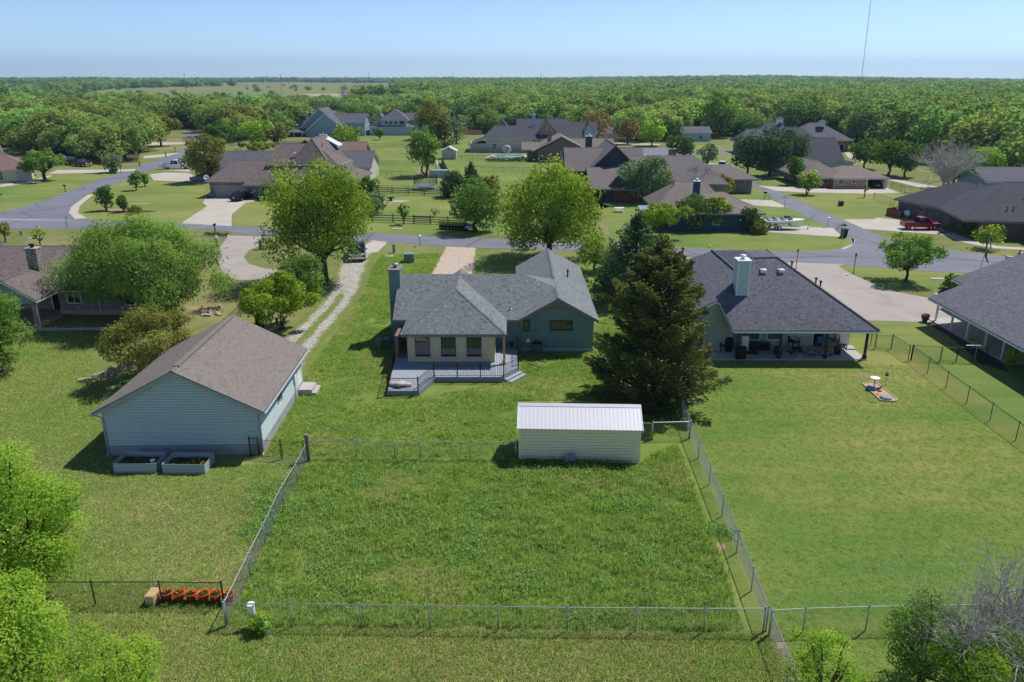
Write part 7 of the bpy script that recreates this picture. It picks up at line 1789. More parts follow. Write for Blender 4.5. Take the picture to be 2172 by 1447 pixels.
# utility boxes
def ubox(label, px, py, w_, d_, h_, mat, lid=True, name='utility_box', rz=0):
    t = thing(name, label, 'utility box', at(px, py), R(rz)); mb = MB(); mb.box(-w_ / 2, w_ / 2, -d_ / 2, d_ / 2, 0, h_); o = part('cabinet', mb, MATS[mat], t); bv = o.modifiers.new('b', 'BEVEL'); bv.width = .03
    if lid: mb = MB(); mb.box(-w_ / 2 - .03, w_ / 2 + .03, -d_ / 2 - .03, d_ / 2 + .03, h_ + .002, h_ + .06); part('lid', mb, MATS[mat], t)
plain('utility_green', C(112, 136, 122), .6, var=.06); plain('pedestal_green', C(110, 146, 118), .6)
ubox('grey green transformer box on the grass behind the blue green house', 869, 556, 1.25, 1.1, 1.05, 'utility_green')
ubox('narrow green utility pedestal on the verge near the concrete apron', 836, 536, .32, .3, 1.05, 'pedestal_green')
mb = MB(); mb.cyl(0, 0, 0, 2.0, .025, 6); solo('marker_rod', mb, MATS['plastic_white'], 'thin white marker rod beside the green utility pedestal', 'rod', at(832, 535))
ubox('small dark box on the lawn above the side road', 1783, 437, .8, .6, .8, 'trim_dark'); ubox('small pale pedestal on the grass at the far left verge', 46, 512 - 13, .3, .25, .6, 'pedestal_green')
ubox('little grey utility box at the left edge of the verge', 2, 523, .5, .4, .8, 'galv')
for px, py, w_, d_, lab in ((825, 544, 1.1, .8, 'flat pale meter cover in the grass left of the transformer box'), (843, 486, 1.5, .7, 'flat pale slab on the verge in front of the small sapling'), (1988, 592, 1.5, .7, 'flat pale slab on the grass right of the round elm'), (75, 505, 1.8, 1.2, 'flat pale slab on the far left verge')):
    mb = MB(); mb.box(-w_ / 2, w_ / 2, -d_ / 2, d_ / 2, 0, .07); solo('cover_slab', mb, MATS['slab'], lab, 'slab', at(px, py))
# air conditioner by the house, sawhorse, smoker
t = thing('air_conditioner', 'round cornered air conditioning unit against the blue green wall', 'air conditioner', at(1139, 751)); mb = MB(); mb.box(-.42, .42, -.4, .4, .05, .95); o = part('casing', mb, plain('ac_metal', C(74, 86, 94), .5, .3), t); bv = o.modifiers.new('b', 'BEVEL'); bv.width = .08; bv.segments = 3
mb = MB(); mb.lathe([(.1, .96), (.34, .955), (.36, .98), (.3, 1.0), (.1, 1.02)], 16); part('fan_guard', mb, MATS['black_metal'], t); mb = MB(); mb.box(-.5, .5, -.48, .48, 0, .048); part('pad', mb, MATS['slab'], t)
for k in range(7): mb = MB(); mb.box(-.36, .36, -.415, -.402, .15 + .1 * k, .2 + .1 * k); part('grille_slat', mb, MATS['ac_metal'], t)
t = thing('sawhorse', 'broken wooden trestle lying in the grass right of the deck steps', 'trestle', at(1133, 783), R(-50)); mb = MB(); mb.box(-.65, .65, -.04, .04, .3, .38); part('beam', mb, MATS['wood_old'], t)
for a in (-.5, .5):
    for b in (-1, 1): mb = MB(); mb.tube([(a, 0, .33), (a + .1, b * .32, 0)], .028, 4); part('leg', mb, MATS['wood_old'], t)
t = thing('smoker', 'tall black barrel smoker behind the grey garage roof', 'smoker', at(553, 706)); t.scale = (1.25,) * 3
mb = MB(); mb.lathe([(.2, .35), (.3, .4), (.3, 1.35), (.2, 1.45), (.08, 1.5)], 14); part('barrel', mb, MATS['black_metal'], t, True); mb = MB(); mb.cyl(0, 0, 1.5, 2.0, .06, 8); mb.cyl(0, 0, 1.95, 2.02, .09, 8); part('flue', mb, MATS['black_metal'], t)
for a in range(3): mb = MB(); mb.tube([(.2 * math.cos(a * 2.1), .2 * math.sin(a * 2.1), .4), (.3 * math.cos(a * 2.1), .3 * math.sin(a * 2.1), 0)], .02, 4); part('leg', mb, MATS['black_metal'], t)
# retaining wall of stacked stones
plain('fieldstone', C(176, 162, 142), .95, var=.3, scale=1.7)
rw = thing('retaining_wall', 'low stacked stone wall left of the grey garage', 'stone wall', at(165, 812)); wr_ = [at(*p) for p in ((165, 812), (195, 806), (230, 798), (262, 788), (292, 780), (322, 772), (352, 764))]; rs_ = random.Random(9); S0 = at(165, 812)
stone_me = []
for k in range(7):
    mb = MB(); a, b, c = rs_.uniform(.9, 1.1), rs_.uniform(.85, 1.1), rs_.uniform(.9, 1.1)
    mb.add([(-.5 * a + rs_.uniform(0, .08), -.5, 0), (.5 * a, -.5 * b, .03), (.5, .5, 0), (-.5, .5 * b, 0), (-.45, -.42 * b, 1), (.44 * a, -.42, .95), (.46, .5, 1), (-.46 * a, .5, .97)], [(3, 2, 1, 0), (4, 5, 6, 7), (0, 1, 5, 4), (1, 2, 6, 5), (2, 3, 7, 6), (3, 0, 4, 7)]); stone_me.append(mb.mesh('stone', MATS['fieldstone']))
for i in range(len(wr_) - 1):
    a, b = wr_[i], wr_[i + 1]; L = (b - a).length; ang = math.atan2(b.y - a.y, b.x - a.x); hmax = .12 + .52 * min(1, (i + .5) / 3.4); n = max(2, int(L / .34))
    for k in range(n):
        z = 0; r0 = a.lerp(b, (k + .5) / n) - S0
        while z < hmax:
            hh = rs_.uniform(.1, .16); s = link('stone', rs_.choice(stone_me), rw, (r0.x + rs_.uniform(-.03, .03), r0.y + rs_.uniform(-.03, .03) + z * .12, z)); s.scale = (L / n * rs_.uniform(.9, 1.05), .3 * rs_.uniform(.85, 1.15), hh); s.rotation_euler = (0, 0, ang + rs_.uniform(-.1, .1)); z += hh * .97
rw2 = thing('stone_edging', 'row of pale edging stones in the shade before the brick house', 'stone edging', at(70, 702)); e0 = at(70, 702)
for k in range(30): p = at(70 + k * 5.4, 702 - (k * .12)) - e0; s = link('stone', rs_.choice(stone_me), rw2, p); s.scale = (.26, .22, rs_.uniform(.16, .26)); s.rotation_euler = (0, 0, rs_.uniform(-.2, .2))
rw3 = thing('stone_edging', 'tumbled pale stones beside the willow near the pink drive', 'stone edging', at(430, 668)); e0 = at(430, 668)
for k in range(34): p = at(428 + rs_.uniform(0, 42), 672 - rs_.uniform(0, 22)) - e0; s = link('stone', rs_.choice(stone_me), rw3, p); s.scale = [rs_.uniform(.2, .45)] * 2 + [rs_.uniform(.1, .25)]; s.rotation_euler = (0, 0, rs_.uniform(0, 3))
# corrugated raised beds
plain('soil', C(52, 40, 32), .98, var=.3, scale=8); plain('bed_metal', C(176, 182, 184), .42, .55, var=.05); plain('bed_plant', (0.05, 0.12, 0.03), .8, var=.4, scale=8); plain('flower_yellow', C(226, 150, 30), .7); plain('flower_orange', C(206, 96, 30), .7)
def leafclump(name, pts, r, n, mat, parent, seed, leaf=.07):
    g = np.random.default_rng(seed); P = np.concatenate([np.array(p) + g.normal(size=(n, 3)) * r * np.array([1, 1, .6]) for p in pts]); P[:, 2] = np.abs(P[:, 2] - pts[0][2]) + pts[0][2]
    return link(name, leaf_mesh(name, P, g.normal(size=P.shape) + np.array([0, 0, .6]), leaf * 1.3, leaf * .7, g.random(len(P)), MATS[mat], g), parent)
for k, (px, py, lab, fl_) in enumerate(((288, 1003, 'left corrugated raised bed with a little white pot', 0), (392, 1005, 'right corrugated raised bed with yellow flowers', 1))):
    p = at(px, py); t = thing('raised_bed', lab, 'planter', (p.x, p.y, 0), R(-1), 'corrugated raised beds by the garage'); w_, d_, h_ = 2.45, 1.45, .62; y0 = -.05
    for (a0, b0, a1, b1, nm) in ((-w_ / 2, y0, 0, y0, 'side_panel'), (0.005, y0, w_ / 2, y0, 'side_panel'), (-w_ / 2, y0 + d_, w_ / 2, y0 + d_, 'side_panel'), (-w_ / 2, y0, -w_ / 2, y0 + d_, 'end_panel'), (w_ / 2, y0, w_ / 2, y0 + d_, 'end_panel')):
        mb = MB(); rows = 18; A_, B_ = Vector((a0, b0, 0)), Vector((a1, b1, 0)); dd = (B_ - A_).normalized(); nr_ = Vector((dd.y, -dd.x, 0))
        for j in range(rows + 1): o_ = nr_ * (.012 * math.sin(j * math.pi / 2 * 1.0 + .0) * 1.4); z = h_ * j / rows; mb.v += [tuple(A_ + o_ + Vector((0, 0, z))), tuple(B_ + o_ + Vector((0, 0, z)))]
        mb.f = [(2 * j, 2 * j + 1, 2 * j + 3, 2 * j + 2) for j in range(rows)]; mb.mi = [0] * rows; q = part(nm, mb, MATS['bed_metal'], t); sm = q.modifiers.new('th', 'SOLIDIFY'); sm.thickness = .012
    mb = MB(); mb.tube([(-w_ / 2, y0, h_), (w_ / 2, y0, h_), (w_ / 2, y0 + d_, h_), (-w_ / 2, y0 + d_, h_), (-w_ / 2, y0, h_)], .022, 5); part('rim', mb, MATS['bed_metal'], t)
    mb = MB(); mb.box(-w_ / 2 + .03, w_ / 2 - .03, y0 + .03, y0 + d_ - .03, .0, .34); part('soil', mb, MATS['soil'], t)
    c = leafclump('plants', [(rs_.uniform(-1, 1), rs_.uniform(.2, 1.1), .36) for _ in range(9)], .13, 60, 'leaf_dark', t, 60 + k, .07); c['kind'] = 'stuff'
    mb = MB()
    for _ in range(8 if fl_ else 5): mb.ball((rs_.uniform(-1, 1) if fl_ else rs_.uniform(.7, 1.05), rs_.uniform(.2, 1.2), .48), .045, 6)
    part('flowers', mb, MATS['flower_yellow' if fl_ else 'flower_orange'], t, kind='stuff')
    if not fl_: mb = MB(); mb.lathe([(.1, .342), (.14, .6), (.15, .6), (.13, .62)], 12, (.85, .45, 0)); solo('flower_pot', mb, MATS['plastic_white'], 'small white pot standing inside the left raised bed', 'pot', (p.x, p.y, 0))
# orange tubs along the black fence
plain('tub_orange', C(220, 84, 40), .5, var=.06); plain('crate_wood', C(206, 176, 132), .75, var=.12, scale=6)
tl = ['first orange tub, next to the slatted wooden crate', 'second orange tub from the wooden crate', 'third orange tub from the wooden crate', 'fourth orange tub from the wooden crate', 'fifth orange tub, last one outside the galvanised fence', 'orange tub behind the galvanised fence wire at the corner']
first = None
for k in range(6):
    px = 355 + k * 26.0; p = at(px, 1274 + k * .6); p.z = 0
    if first is None:
        first = t = thing('flower_tub', tl[0], 'flower tub', p, 0, 'orange flower tubs at the black fence')
        mb = MB(); prf = [(.17, 0), (.24, .38), (.265, .385), (.27, .45), (.245, .455), (.22, .40)]; mb.lathe(prf, 18); o = part('tub', mb, MATS['tub_orange'], t, True); mb2 = MB(); mb2.cyl(0, 0, .385, .402, .225, 16); part('soil', mb2, MATS['soil'], t)
        for a in (0, math.pi): mb = MB(); mb.tube([(.26 * math.cos(a), .26 * math.sin(a) - .06, .41), (.33 * math.cos(a), -.05, .4), (.33 * math.cos(a), .05, .4), (.26 * math.cos(a), .06, .41)], .018, 5); part('handle', mb, MATS['tub_orange'], t)
        c = leafclump('plants', [(rs_.uniform(-.12, .12), rs_.uniform(-.1, .12), .42) for _ in range(5)], .055, 40, 'leaf_dark', t, 70, .05); c['kind'] = 'stuff'
        mb = MB(); [mb.ball((rs_.uniform(-.16, .16), rs_.uniform(-.12, .16), .53), .03, 6) for _ in range(5)]; part('flowers', mb, MATS['flower_yellow'], t, kind='stuff')
    else:
        t = dup(first, p, k * 1.3, tl[k])
t = thing('wooden_crate', 'slatted pale wooden crate standing left of the orange tubs', 'crate', at(327, 1276), R(-6))
for k in range(4): mb = MB(); mb.box(-.2 + .105 * k, -.2 + .105 * k + .085, -.32, .32, .472, .492); part('slat', mb, MATS['crate_wood'], t)
for sy in (-.3, .3):
    for k in range(3): mb = MB(); mb.box(-.2, .2, sy - .01, sy + .01, .04 + .15 * k, .04 + .15 * k + .12); part('slat', mb, MATS['crate_wood'], t)
for sx in (-.19, .19):
    for k in range(3): mb = MB(); mb.box(sx - .01, sx + .01, -.285, .285, .04 + .15 * k, .04 + .15 * k + .12); part('slat', mb, MATS['crate_wood'], t)
c = leafclump('weeds', [(x_.x, x_.y, .02) for x_ in [at(340 + k * 6, 1284 + (k % 3)) for k in range(24)]], .09, 70, 'leaf_mid', None, 81, .06); c['kind'] = 'stuff'; c['label'] = 'weeds along the foot of the orange tubs'
# vent pipe and pedestal in the fence bush
mb = MB(); mb.cyl(0, 0, 0, 1.1, .15, 14); mb.cyl(0, 0, 1.1, 1.16, .165, 14); solo('vent_pipe', mb, MATS['plastic_white'], 'thick white capped pipe standing inside the fence by the small bush', 'pipe', at(538, 1330))
t = thing('cable_pedestal', 'short blue green cable pedestal outside the fence by the small bush', 'pedestal', at(566, 1346)); mb = MB(); mb.cyl(0, 0, 0, .5, .085, 10); part('tube', mb, plain('pedestal_blue', C(150, 178, 178), .6), t); mb = MB(); mb.cyl(0, 0, .502, .6, .09, 10, .07); part('cap', mb, MATS['pedestal_blue'], t)
# slab leaning on the shed, kerb strip, weeds along the shed
mb = MB(); mb.box(-.3, .3, 0, .06, 0, .78, M=Matrix.Rotation(R(-8), 4, 'X')); solo('leaning_slab', mb, plain('stone_slab', C(126, 128, 138), .8, var=.25, scale=12), 'speckled grey stone slab leaning against the cream shed wall', 'slab', at(1209, 990) + Vector((0, 0, .02)))
mb = MB(); mb.box(-1.4, 1.4, -.09, .09, 0, .12); solo('concrete_beam', mb, MATS['slab'], 'long pale concrete beam lying in the grass in front of the shed', 'beam', at(1206, 999), R(-2))
c = leafclump('weeds', [(q.x, q.y, .0) for q in [at(1110 + k * 7.2, 986 + (k * .25) + (k * 37 % 5)) for k in range(31)]], .3, 210, 'leaf_dark', None, 82, .08); c['kind'] = 'stuff'; c['label'] = 'dark weeds growing along the foot of the cream shed'
# garden hose in the left yard
mb = MB(); mb.tube([at(262, 1050) + Vector((0, 0, .02)), at(300, 1062) + Vector((0, 0, .02)), at(325, 1078) + Vector((0, 0, .02)), at(345, 1098) + Vector((0, 0, .02)), at(362, 1098) + Vector((0, 0, .02)), at(371, 1088) + Vector((0, 0, .02)), at(352, 1068) + Vector((0, 0, .02)), at(318, 1056) + Vector((0, 0, .02))], .012, 5); solo('garden_hose', mb, plain('hose', C(176, 186, 172), .6), 'pale thin garden hose looping over the left yard grass', 'hose', smooth=True)
mb = MB(); twigs(mb, (0, 0, 0), (0, 0, 1), .5, .012, 2, np.random.default_rng(4), .5, 2); solo('dry_sapling', mb, MATS['bark'], 'tiny dry sapling on a bare patch in the left yard', 'sapling', at(291, 1093))
# bird bath bed in the right lawn
plain('mulch', C(184, 146, 114), .95, var=.25, scale=14); plain('edging', C(176, 170, 162), .9, var=.12); plain('bath_stone', C(126, 142, 146), .8, var=.1)
bed = [at(*p) for p in ((1829, 815), (1848, 812), (1862, 816), (1903, 849), (1898, 853), (1868, 851))]; b0 = bed[0]
t = thing('flower_bed', 'orange mulch bed with pale stone edging on the smooth lawn', 'flower bed', b0); mb = MB(); mb.prism([(p.x - b0.x, p.y - b0.y) for p in bed], 0.0, .06); part('mulch', mb, MATS['mulch'], t)
for i in range(6):
    a, b = bed[i] - b0, bed[(i + 1) % 6] - b0; n = max(1, int((b - a).length / .22))
    for k in range(n): p = a.lerp(b, (k + .5) / n); s = link('edging_stone', rs_.choice(stone_me), t, (p.x, p.y, 0)); s.scale = (.2, .12, .11); s.rotation_euler = (0, 0, math.atan2(b.y - a.y, b.x - a.x)); s.data = s.data
mb = MB(); mb.cyl(0, 0, 0, .75, .04, 8); t = thing('bird_bath', 'white topped bird bath on a thin stem in the mulch bed', 'bird bath', at(1853, 825) + Vector((0, 0, .06))); part('stem', mb, MATS['bath_stone'], t); mb = MB(); mb.lathe([(.05, .752), (.3, .78), (.34, .83), (.3, .82), (.03, .8)], 18); part('bowl', mb, MATS['plastic_white'], t); mb = MB(); mb.lathe([(.2, 0), (.14, .06), (.05, .08)], 12); part('foot', mb, MATS['bath_stone'], t)
for px, py, lab in ((1850, 826, 'low round grey stone basin at the top of the mulch bed'), (1878, 847, 'low round grey stone basin at the bottom of the mulch bed')):
    t = thing('stone_basin', lab, 'basin', at(px, py) + Vector((0, 0, .06))); mb = MB(); mb.lathe([(.36, 0), (.42, .06), (.4, .14), (.3, .19), (.03, .15)], 18); part('bowl', mb, MATS['bath_stone'], t, True)
t = thing('bird_figure', 'dark bird sculpture between the basins in the mulch bed', 'sculpture', at(1862, 836) + Vector((0, 0, .06))); mb = MB(); mb.ball((0, 0, .38), .12, 10, 0, (.17, .08, .1)); mb.tube([(.1, 0, .42), (.2, 0, .55), (.3, 0, .54)], [.05, .045, .01], 6); part('body', mb, MATS['trim_dark'], t); mb = MB(); mb.tube([(0, 0, 0), (0, 0, .3)], .015, 4); part('leg', mb, MATS['trim_dark'], t)
t = thing('bird_feeder', 'bird feeder on a thin crook beside the mulch bed', 'bird feeder', at(1876, 826)); mb = MB(); mb.tube([(0, 0, 0), (0, 0, 1.55), (.08, 0, 1.65), (.16, 0, 1.62)], .012, 5); part('crook', mb, MATS['black_metal'], t); mb = MB(); mb.lathe([(.03, 1.35), (.14, 1.3), (.15, 1.28), (.1, 1.2), (.1, 1.12), (.15, 1.1), (.03, 1.08)], 10); part('feeder', mb, MATS['trim_dark'], t)
# patio furniture under the right house porch
def pchair(label, px, py, rz_, mat, s=1.0):
    p = at(px, py, .1); t = thing('patio_chair', label, 'chair', p, R(rz_), 'chairs on the covered patio'); t.scale = (s,) * 3
    mb = MB(); mb.box(-.28, .28, -.27, .27, .36, .44); part('seat', mb, MATS[mat], t); mb = MB(); mb.box(-.28, .28, .22, .3, .442, 1.0, M=Matrix.Rotation(R(-8), 4, 'X')); part('backrest', mb, MATS[mat], t)
    for sx in (-1, 1):
        mb = MB(); mb.box(sx * .3 - .03, sx * .3 + .03, -.25, .25, .6, .65); part('armrest', mb, MATS[mat], t)
        for sy in (-.23, .23): mb = MB(); mb.box(sx * .3 - .025, sx * .3 + .025, sy - .025, sy + .025, 0, .598 if sy < 0 else .5); part('leg', mb, MATS[mat], t)
plain('wicker', C(38, 30, 28), .8, var=.2); plain('chair_blue', C(58, 110, 140), .6)
pchair('black wicker chair nearest the middle patio post', 1683, 736, 20, 'wicker', 1.15); pchair('dark chair beside the patio window', 1705, 728, -30, 'wicker', 1.1); pchair('blue chair at the patio table', 1740, 735, 160, 'chair_blue', 1.05); pchair('brown backed chair at the right end of the rug', 1769, 735, -20, 'wood_old', 1.15); pchair('dark recliner beside the gable window', 1530, 742, 30, 'wicker', 1.2)
t = thing('patio_table', 'round dark patio table between the chairs', 'table', at(1722, 730, .1)); mb = MB(); mb.cyl(0, 0, .68, .72, .5, 18); part('tabletop', mb, MATS['wicker'], t); mb = MB(); mb.cyl(0, 0, 0, .68, .05, 8); part('leg', mb, MATS['wicker'], t)
t = thing('coffee_table', 'low dark table at the rug corner', 'table', at(1690, 747, .1)); mb = MB(); mb.box(-.35, .35, -.25, .25, .3, .36); part('tabletop', mb, MATS['wicker'], t)
for sx in (-.3, .3):
    for sy in (-.2, .2): mb = MB(); mb.box(sx - .03, sx + .03, sy - .03, sy + .03, 0, .3); part('leg', mb, MATS['wicker'], t)
s = N('rug'); uv = s.n('ShaderNodeTexCoord').outputs['Object']; vo = s.n('ShaderNodeTexVoronoi', {'Vector': uv, 'Scale': 3.4}).outputs['Distance']; MATS['rug'] = s.pbr(s.ramp(s.math('ADD', s.math('MULTIPLY', vo, .8), s.math('MULTIPLY', s.noise(uv, 9, 3), .3)), [(.2, C(40, 36, 48)), (.35, C(150, 120, 112)), (.5, C(60, 44, 52)), (.7, C(196, 184, 172))]), .95)
mb = MB(); mb.box(-1.75, 1.75, -.8, .8, 0, .012); solo('patio_rug', mb, MATS['rug'], 'patterned rug on the patio slab under the chairs', 'rug', at(1717, 749, .1))
mb = MB(); mb.box(-.6, .6, -.42, .42, 0, .012); solo('door_mat', mb, MATS['trim_dark'], 'dark mat on the patio behind the grill', 'mat', at(1592, 748, .1))
t = thing('grill', 'black covered grill in front of the second patio post', 'grill', at(1570, 761, .1)); mb = MB(); mb.box(-.4, .4, -.28, .28, 0, .95); o = part('cover', mb, MATS['black_metal'], t); bv = o.modifiers.new('b', 'BEVEL'); bv.width = .1; bv.segments = 3; mb = MB(); mb.box(-.42, .42, -.3, .3, .955, 1.0); part('lid', mb, MATS['black_metal'], t)
t = thing('small_fridge', 'small white two door fridge on the patio', 'fridge', at(1577, 741, .1)); mb = MB(); mb.box(-.28, .28, -.28, .28, 0, .74); part('lower_door', mb, MATS['plastic_white'], t); mb = MB(); mb.box(-.28, .28, -.28, .28, .75, 1.25); part('upper_door', mb, MATS['plastic_white'], t); mb = MB(); mb.tube([(-.24, -.31, .5), (-.24, -.31, .7)], .012, 4); part('handle', mb, MATS['galv'], t)
mb = MB(); mb.ball((0, 0, .25), .25, 10, 0, (.3, .22, .22)); solo('dark_pot_plant', mb, MATS['wicker'], 'dark bundle resting on top of the small fridge', 'bundle', at(1577, 741, .1) + Vector((0, 0, 1.25)))
for px, py, lab in ((1545, 744, 'tall black covered barrel left of the grill'),):
    mb = MB(); mb.lathe([(.3, 0), (.36, .3), (.36, .9), (.25, 1.15), (.05, 1.2)], 14); solo('covered_smoker', mb, MATS['black_metal'], lab, 'smoker', at(px, py, .1), smooth=True)
for px, py, w_, lab in ((1602, 742, .8, 'dark storage chest beside the small fridge'), (1622, 742, .7, 'black storage box beside the patio door'), (1650, 751, .5, 'square dark planter by the second patio post'), (1775, 751, .35, 'dark planter tub at the right end of the rug')):
    t = thing('storage_box', lab, 'box', at(px, py, .1)); mb = MB(); mb.box(-w_ / 2, w_ / 2, -.25, .25, 0, .55); part('box', mb, MATS['wicker'], t); mb = MB(); mb.box(-w_ / 2 - .02, w_ / 2 + .02, -.27, .27, .553, .6); part('lid', mb, MATS['trim_dark'], t)
t = thing('side_table', 'small dark slatted side table right of the rug', 'table', at(1786, 741, .1)); mb = MB(); mb.box(-.3, .3, -.22, .22, .36, .42); part('tabletop', mb, MATS['wood_old'], t)
for sx in (-.26, .26):
    for sy in (-.18, .18): mb = MB(); mb.box(sx - .03, sx + .03, sy - .03, sy + .03, 0, .36); part('leg', mb, MATS['black_metal'], t)
# plant pot on the wide drive, satellite arm over the black fence
mb = MB(); mb.lathe([(.14, 0), (.26, .3), (.3, .55), (.26, .6), (.22, .55), (.02, .5)], 14); solo('clay_pot', mb, plain('clay', C(110, 66, 54), .7), 'brown clay pot at the end of the wide drive', 'pot', at(1961, 683), smooth=True).scale = (1.25,) * 3
c = leafclump('plants', [(q.x, q.y, .05) for q in [at(2062, 722), at(2080, 733)]], .2, 120, 'leaf_lime', None, 90, .1); c['kind'] = 'stuff'; c['label'] = 'green plants in the porch border'
t = thing('antenna_mast', 'horizontal silver antenna boom above the black fence', 'antenna', at(2066, 768)); mb = MB(); mb.tube([(-.9, 0, 1.42), (1.9, 0, 1.36)], .022, 6); part('boom', mb, MATS['galv'], t); mb = MB(); mb.cyl(0, 0, 0, 1.42, .035, 8); part('post', mb, MATS['galv'], t); mb = MB(); [mb.ball((a, 0, 1.42), .06, 6) for a in (-.15, .15, .8)]; part('clamp', mb, MATS['galv'], t)
# mulch border under the right porch
plain('dark_mulch', C(60, 46, 42), .97, var=.25, scale=10); sheet('mulch_border', [(1958, 683), (1990, 684), (2125, 768), (2140, 790), (2080, 772), (2040, 735), (2010, 712)], .016, MATS['dark_mulch'])
# propane tanks
for px, py, lab, s_ in ((1922, 461, 'nearer white propane tank inside the wooden pen', 1.0), (1908, 456, 'farther white propane tank inside the wooden pen', .95)):
    t = thing('propane_tank', lab, 'propane tank', at(px, py), R(75), 'white propane tanks'); t.scale = (s_,) * 3; M = Matrix.Translation((0, 0, .78)) @ Matrix.Rotation(R(90), 4, 'Y'); mb = MB(); mb.lathe([(.03, -1.35), (.35, -1.22), (.52, -1.0), (.52, 1.0), (.35, 1.22), (.03, 1.35)], 18, M=M); part('tank', mb, MATS['paint_white'], t, True); mb = MB(); mb.cyl(0, 0, 1.29, 1.45, .16, 12); part('valve_dome', mb, MATS['paint_white'], t)
    for a in (-.8, .8): mb = MB(); mb.box(a - .1, a + .1, -.3, .3, 0, .32); part('foot', mb, MATS['slab'], t)
# trampoline
t = thing('trampoline', 'round trampoline with dark safety net on the back lawn', 'trampoline', at(903, 401)); Rt = 2.45
mb = MB(); mb.lathe([(Rt - .5, .9), (Rt, .88), (Rt, .95), (Rt - .5, .97)], 28); part('pad', mb, plain('tramp_pad', C(110, 124, 142), .6), t); mb = MB(); mb.cyl(0, 0, .91, .93, Rt - .5, 28); part('bed', mb, MATS['black_metal'], t)
nm = MB()
for k in range(12):
    a = k * math.pi / 6; b = (k + 1) * math.pi / 6
    if k % 2 == 0: mb = MB(); mb.tube([(Rt * math.cos(a), Rt * math.sin(a), 0), (Rt * math.cos(a), Rt * math.sin(a), 2.9)], .035, 6); part('pole', mb, MATS['galv'], t)
for z in [.95 + .16 * i for i in range(13)]: nm.tube([((Rt - .1) * math.cos(2 * math.pi * i / 28), (Rt - .1) * math.sin(2 * math.pi * i / 28), z) for i in range(29)], .012, 3, 0, False)
for i in range(84): a = 2 * math.pi * i / 84; nm.tube([((Rt - .1) * math.cos(a), (Rt - .1) * math.sin(a), .95), ((Rt - .1) * math.cos(a), (Rt - .1) * math.sin(a), 2.87)], .012, 3, 0, False)
part('safety_net', nm, MATS['black_metal'], t, kind='stuff')
mb = MB(); mb.lathe([(Rt - .08, 0), (Rt + .02, 0), (Rt + .02, .05), (Rt - .08, .05)], 24); part('base_ring', mb, MATS['galv'], t)
# swimming pool
pl_ = thing('swimming_pool', 'kidney shaped turquoise swimming pool with pale coping', 'pool', at(1078, 335)); c0 = at(1078, 335)
outl = [(1042, 334), (1050, 331), (1075, 330.5), (1100, 331), (1112, 333), (1106, 336), (1085, 337), (1062, 337.2), (1046, 336)]
P = [at(*p) - c0 for p in outl]; s = N('pool_water'); MATS['pool_water'] = s.pbr(C(120, 196, 206), .06, 0, s.bump(s.noise(s.n('ShaderNodeNewGeometry').outputs['Position'], 3, 2), .15, .02), .5)
mb = MB(); mb.prism([(p.x, p.y) for p in P], 0, .12); part('water', mb, MATS['pool_water'], pl_); mb = MB(); mb.tube([Vector((p.x, p.y, .12)) for p in P + P[:1]], .3, 6); part('coping', mb, MATS['concrete'], pl_)
sheet('pool_deck', [(1030, 334), (1045, 328.5), (1110, 328.5), (1160, 335), (1150, 341), (1112, 342), (1090, 339), (1040, 338)], .03, MATS['concrete'])
c = leafclump('shrub_row', [(q.x, q.y, .2) for q in [at(1036 + k * 7, 342 + k % 2) for k in range(14)]], .6, 60, 'leaf_bluedark', None, 91, .4); c['kind'] = 'stuff'; c['label'] = 'dark low planting in front of the pool'
t = thing('pool_float', 'round white ring leaning at the pool fence', 'ring', at(1075, 325)); mb = MB(); mb.tube([(1.0 * math.cos(a), 0, 1.1 + 1.0 * math.sin(a)) for a in [2 * math.pi * i / 18 for i in range(19)]], .28, 8); part('ring', mb, MATS['trim_white'], t, True); mb = MB(); mb.lathe([(.72, -.05), (.72, .05)], 18, M=Matrix.Translation((0, 0, 1.1)) @ Matrix.Rotation(R(90), 4, 'X')); part('panel', mb, MATS['siding_ltblue'], t)
# nursery tubs on the verge with a small cart
ng = 'black nursery tubs on the verge'; f0 = None
for k in range(9):
    p = at(936 + k * 6.6, 486 + k * .35); 
    if f0 is None:
        f0 = t = thing('nursery_tub', 'first black nursery tub with dark plant in the verge row, counted from the left', 'plant tub', p, 0, ng); mb = MB(); mb.lathe([(.28, 0), (.36, .6), (.38, .62), (.3, .58), (.03, .55)], 12); part('tub', mb, MATS['black_metal'], t); c = leafclump('plant', [(0, 0, .6), (.1, .1, .9), (-.1, 0, 1.1)], .26, 60, 'leaf_dark', t, 92, .14)
        mb = MB(); mb.box(-.09, .09, -.36, -.345, .2, .34); part('tag', mb, MATS['plastic_white'], t)
    else: dup(f0, p, k * .1, ORD[k] + ' black nursery tub with dark plant in the verge row, counted from the left')
t = thing('garden_cart', 'black garden cart with white tailgate at the end of the tub row', 'cart', at(995, 489)); mb = MB(); mb.box(-.7, .7, -.9, .9, .4, .9); part('bed', mb, MATS['black_metal'], t); mb = MB(); mb.box(-.5, .5, -.925, -.902, .5, .8); part('tailgate', mb, MATS['plastic_white'], t); mb = MB(); mb.tube([(-.6, -.1, .9), (-.6, -.1, 1.7), (.6, -.1, 1.7), (.6, -.1, .9)], .04, 5); part('roll_bar', mb, MATS['black_metal'], t)
for sx in (-1, 1):
    for sy in (-.6, .6): mb = MB(); mb.lathe([(.05, -.1), (.3, -.1), (.3, .1), (.05, .1)], 12, M=Matrix.Translation((sx * .72, sy, .3)) @ Matrix.Rotation(R(90), 4, 'Y')); part('wheel', mb, MATS['rubber'], t)
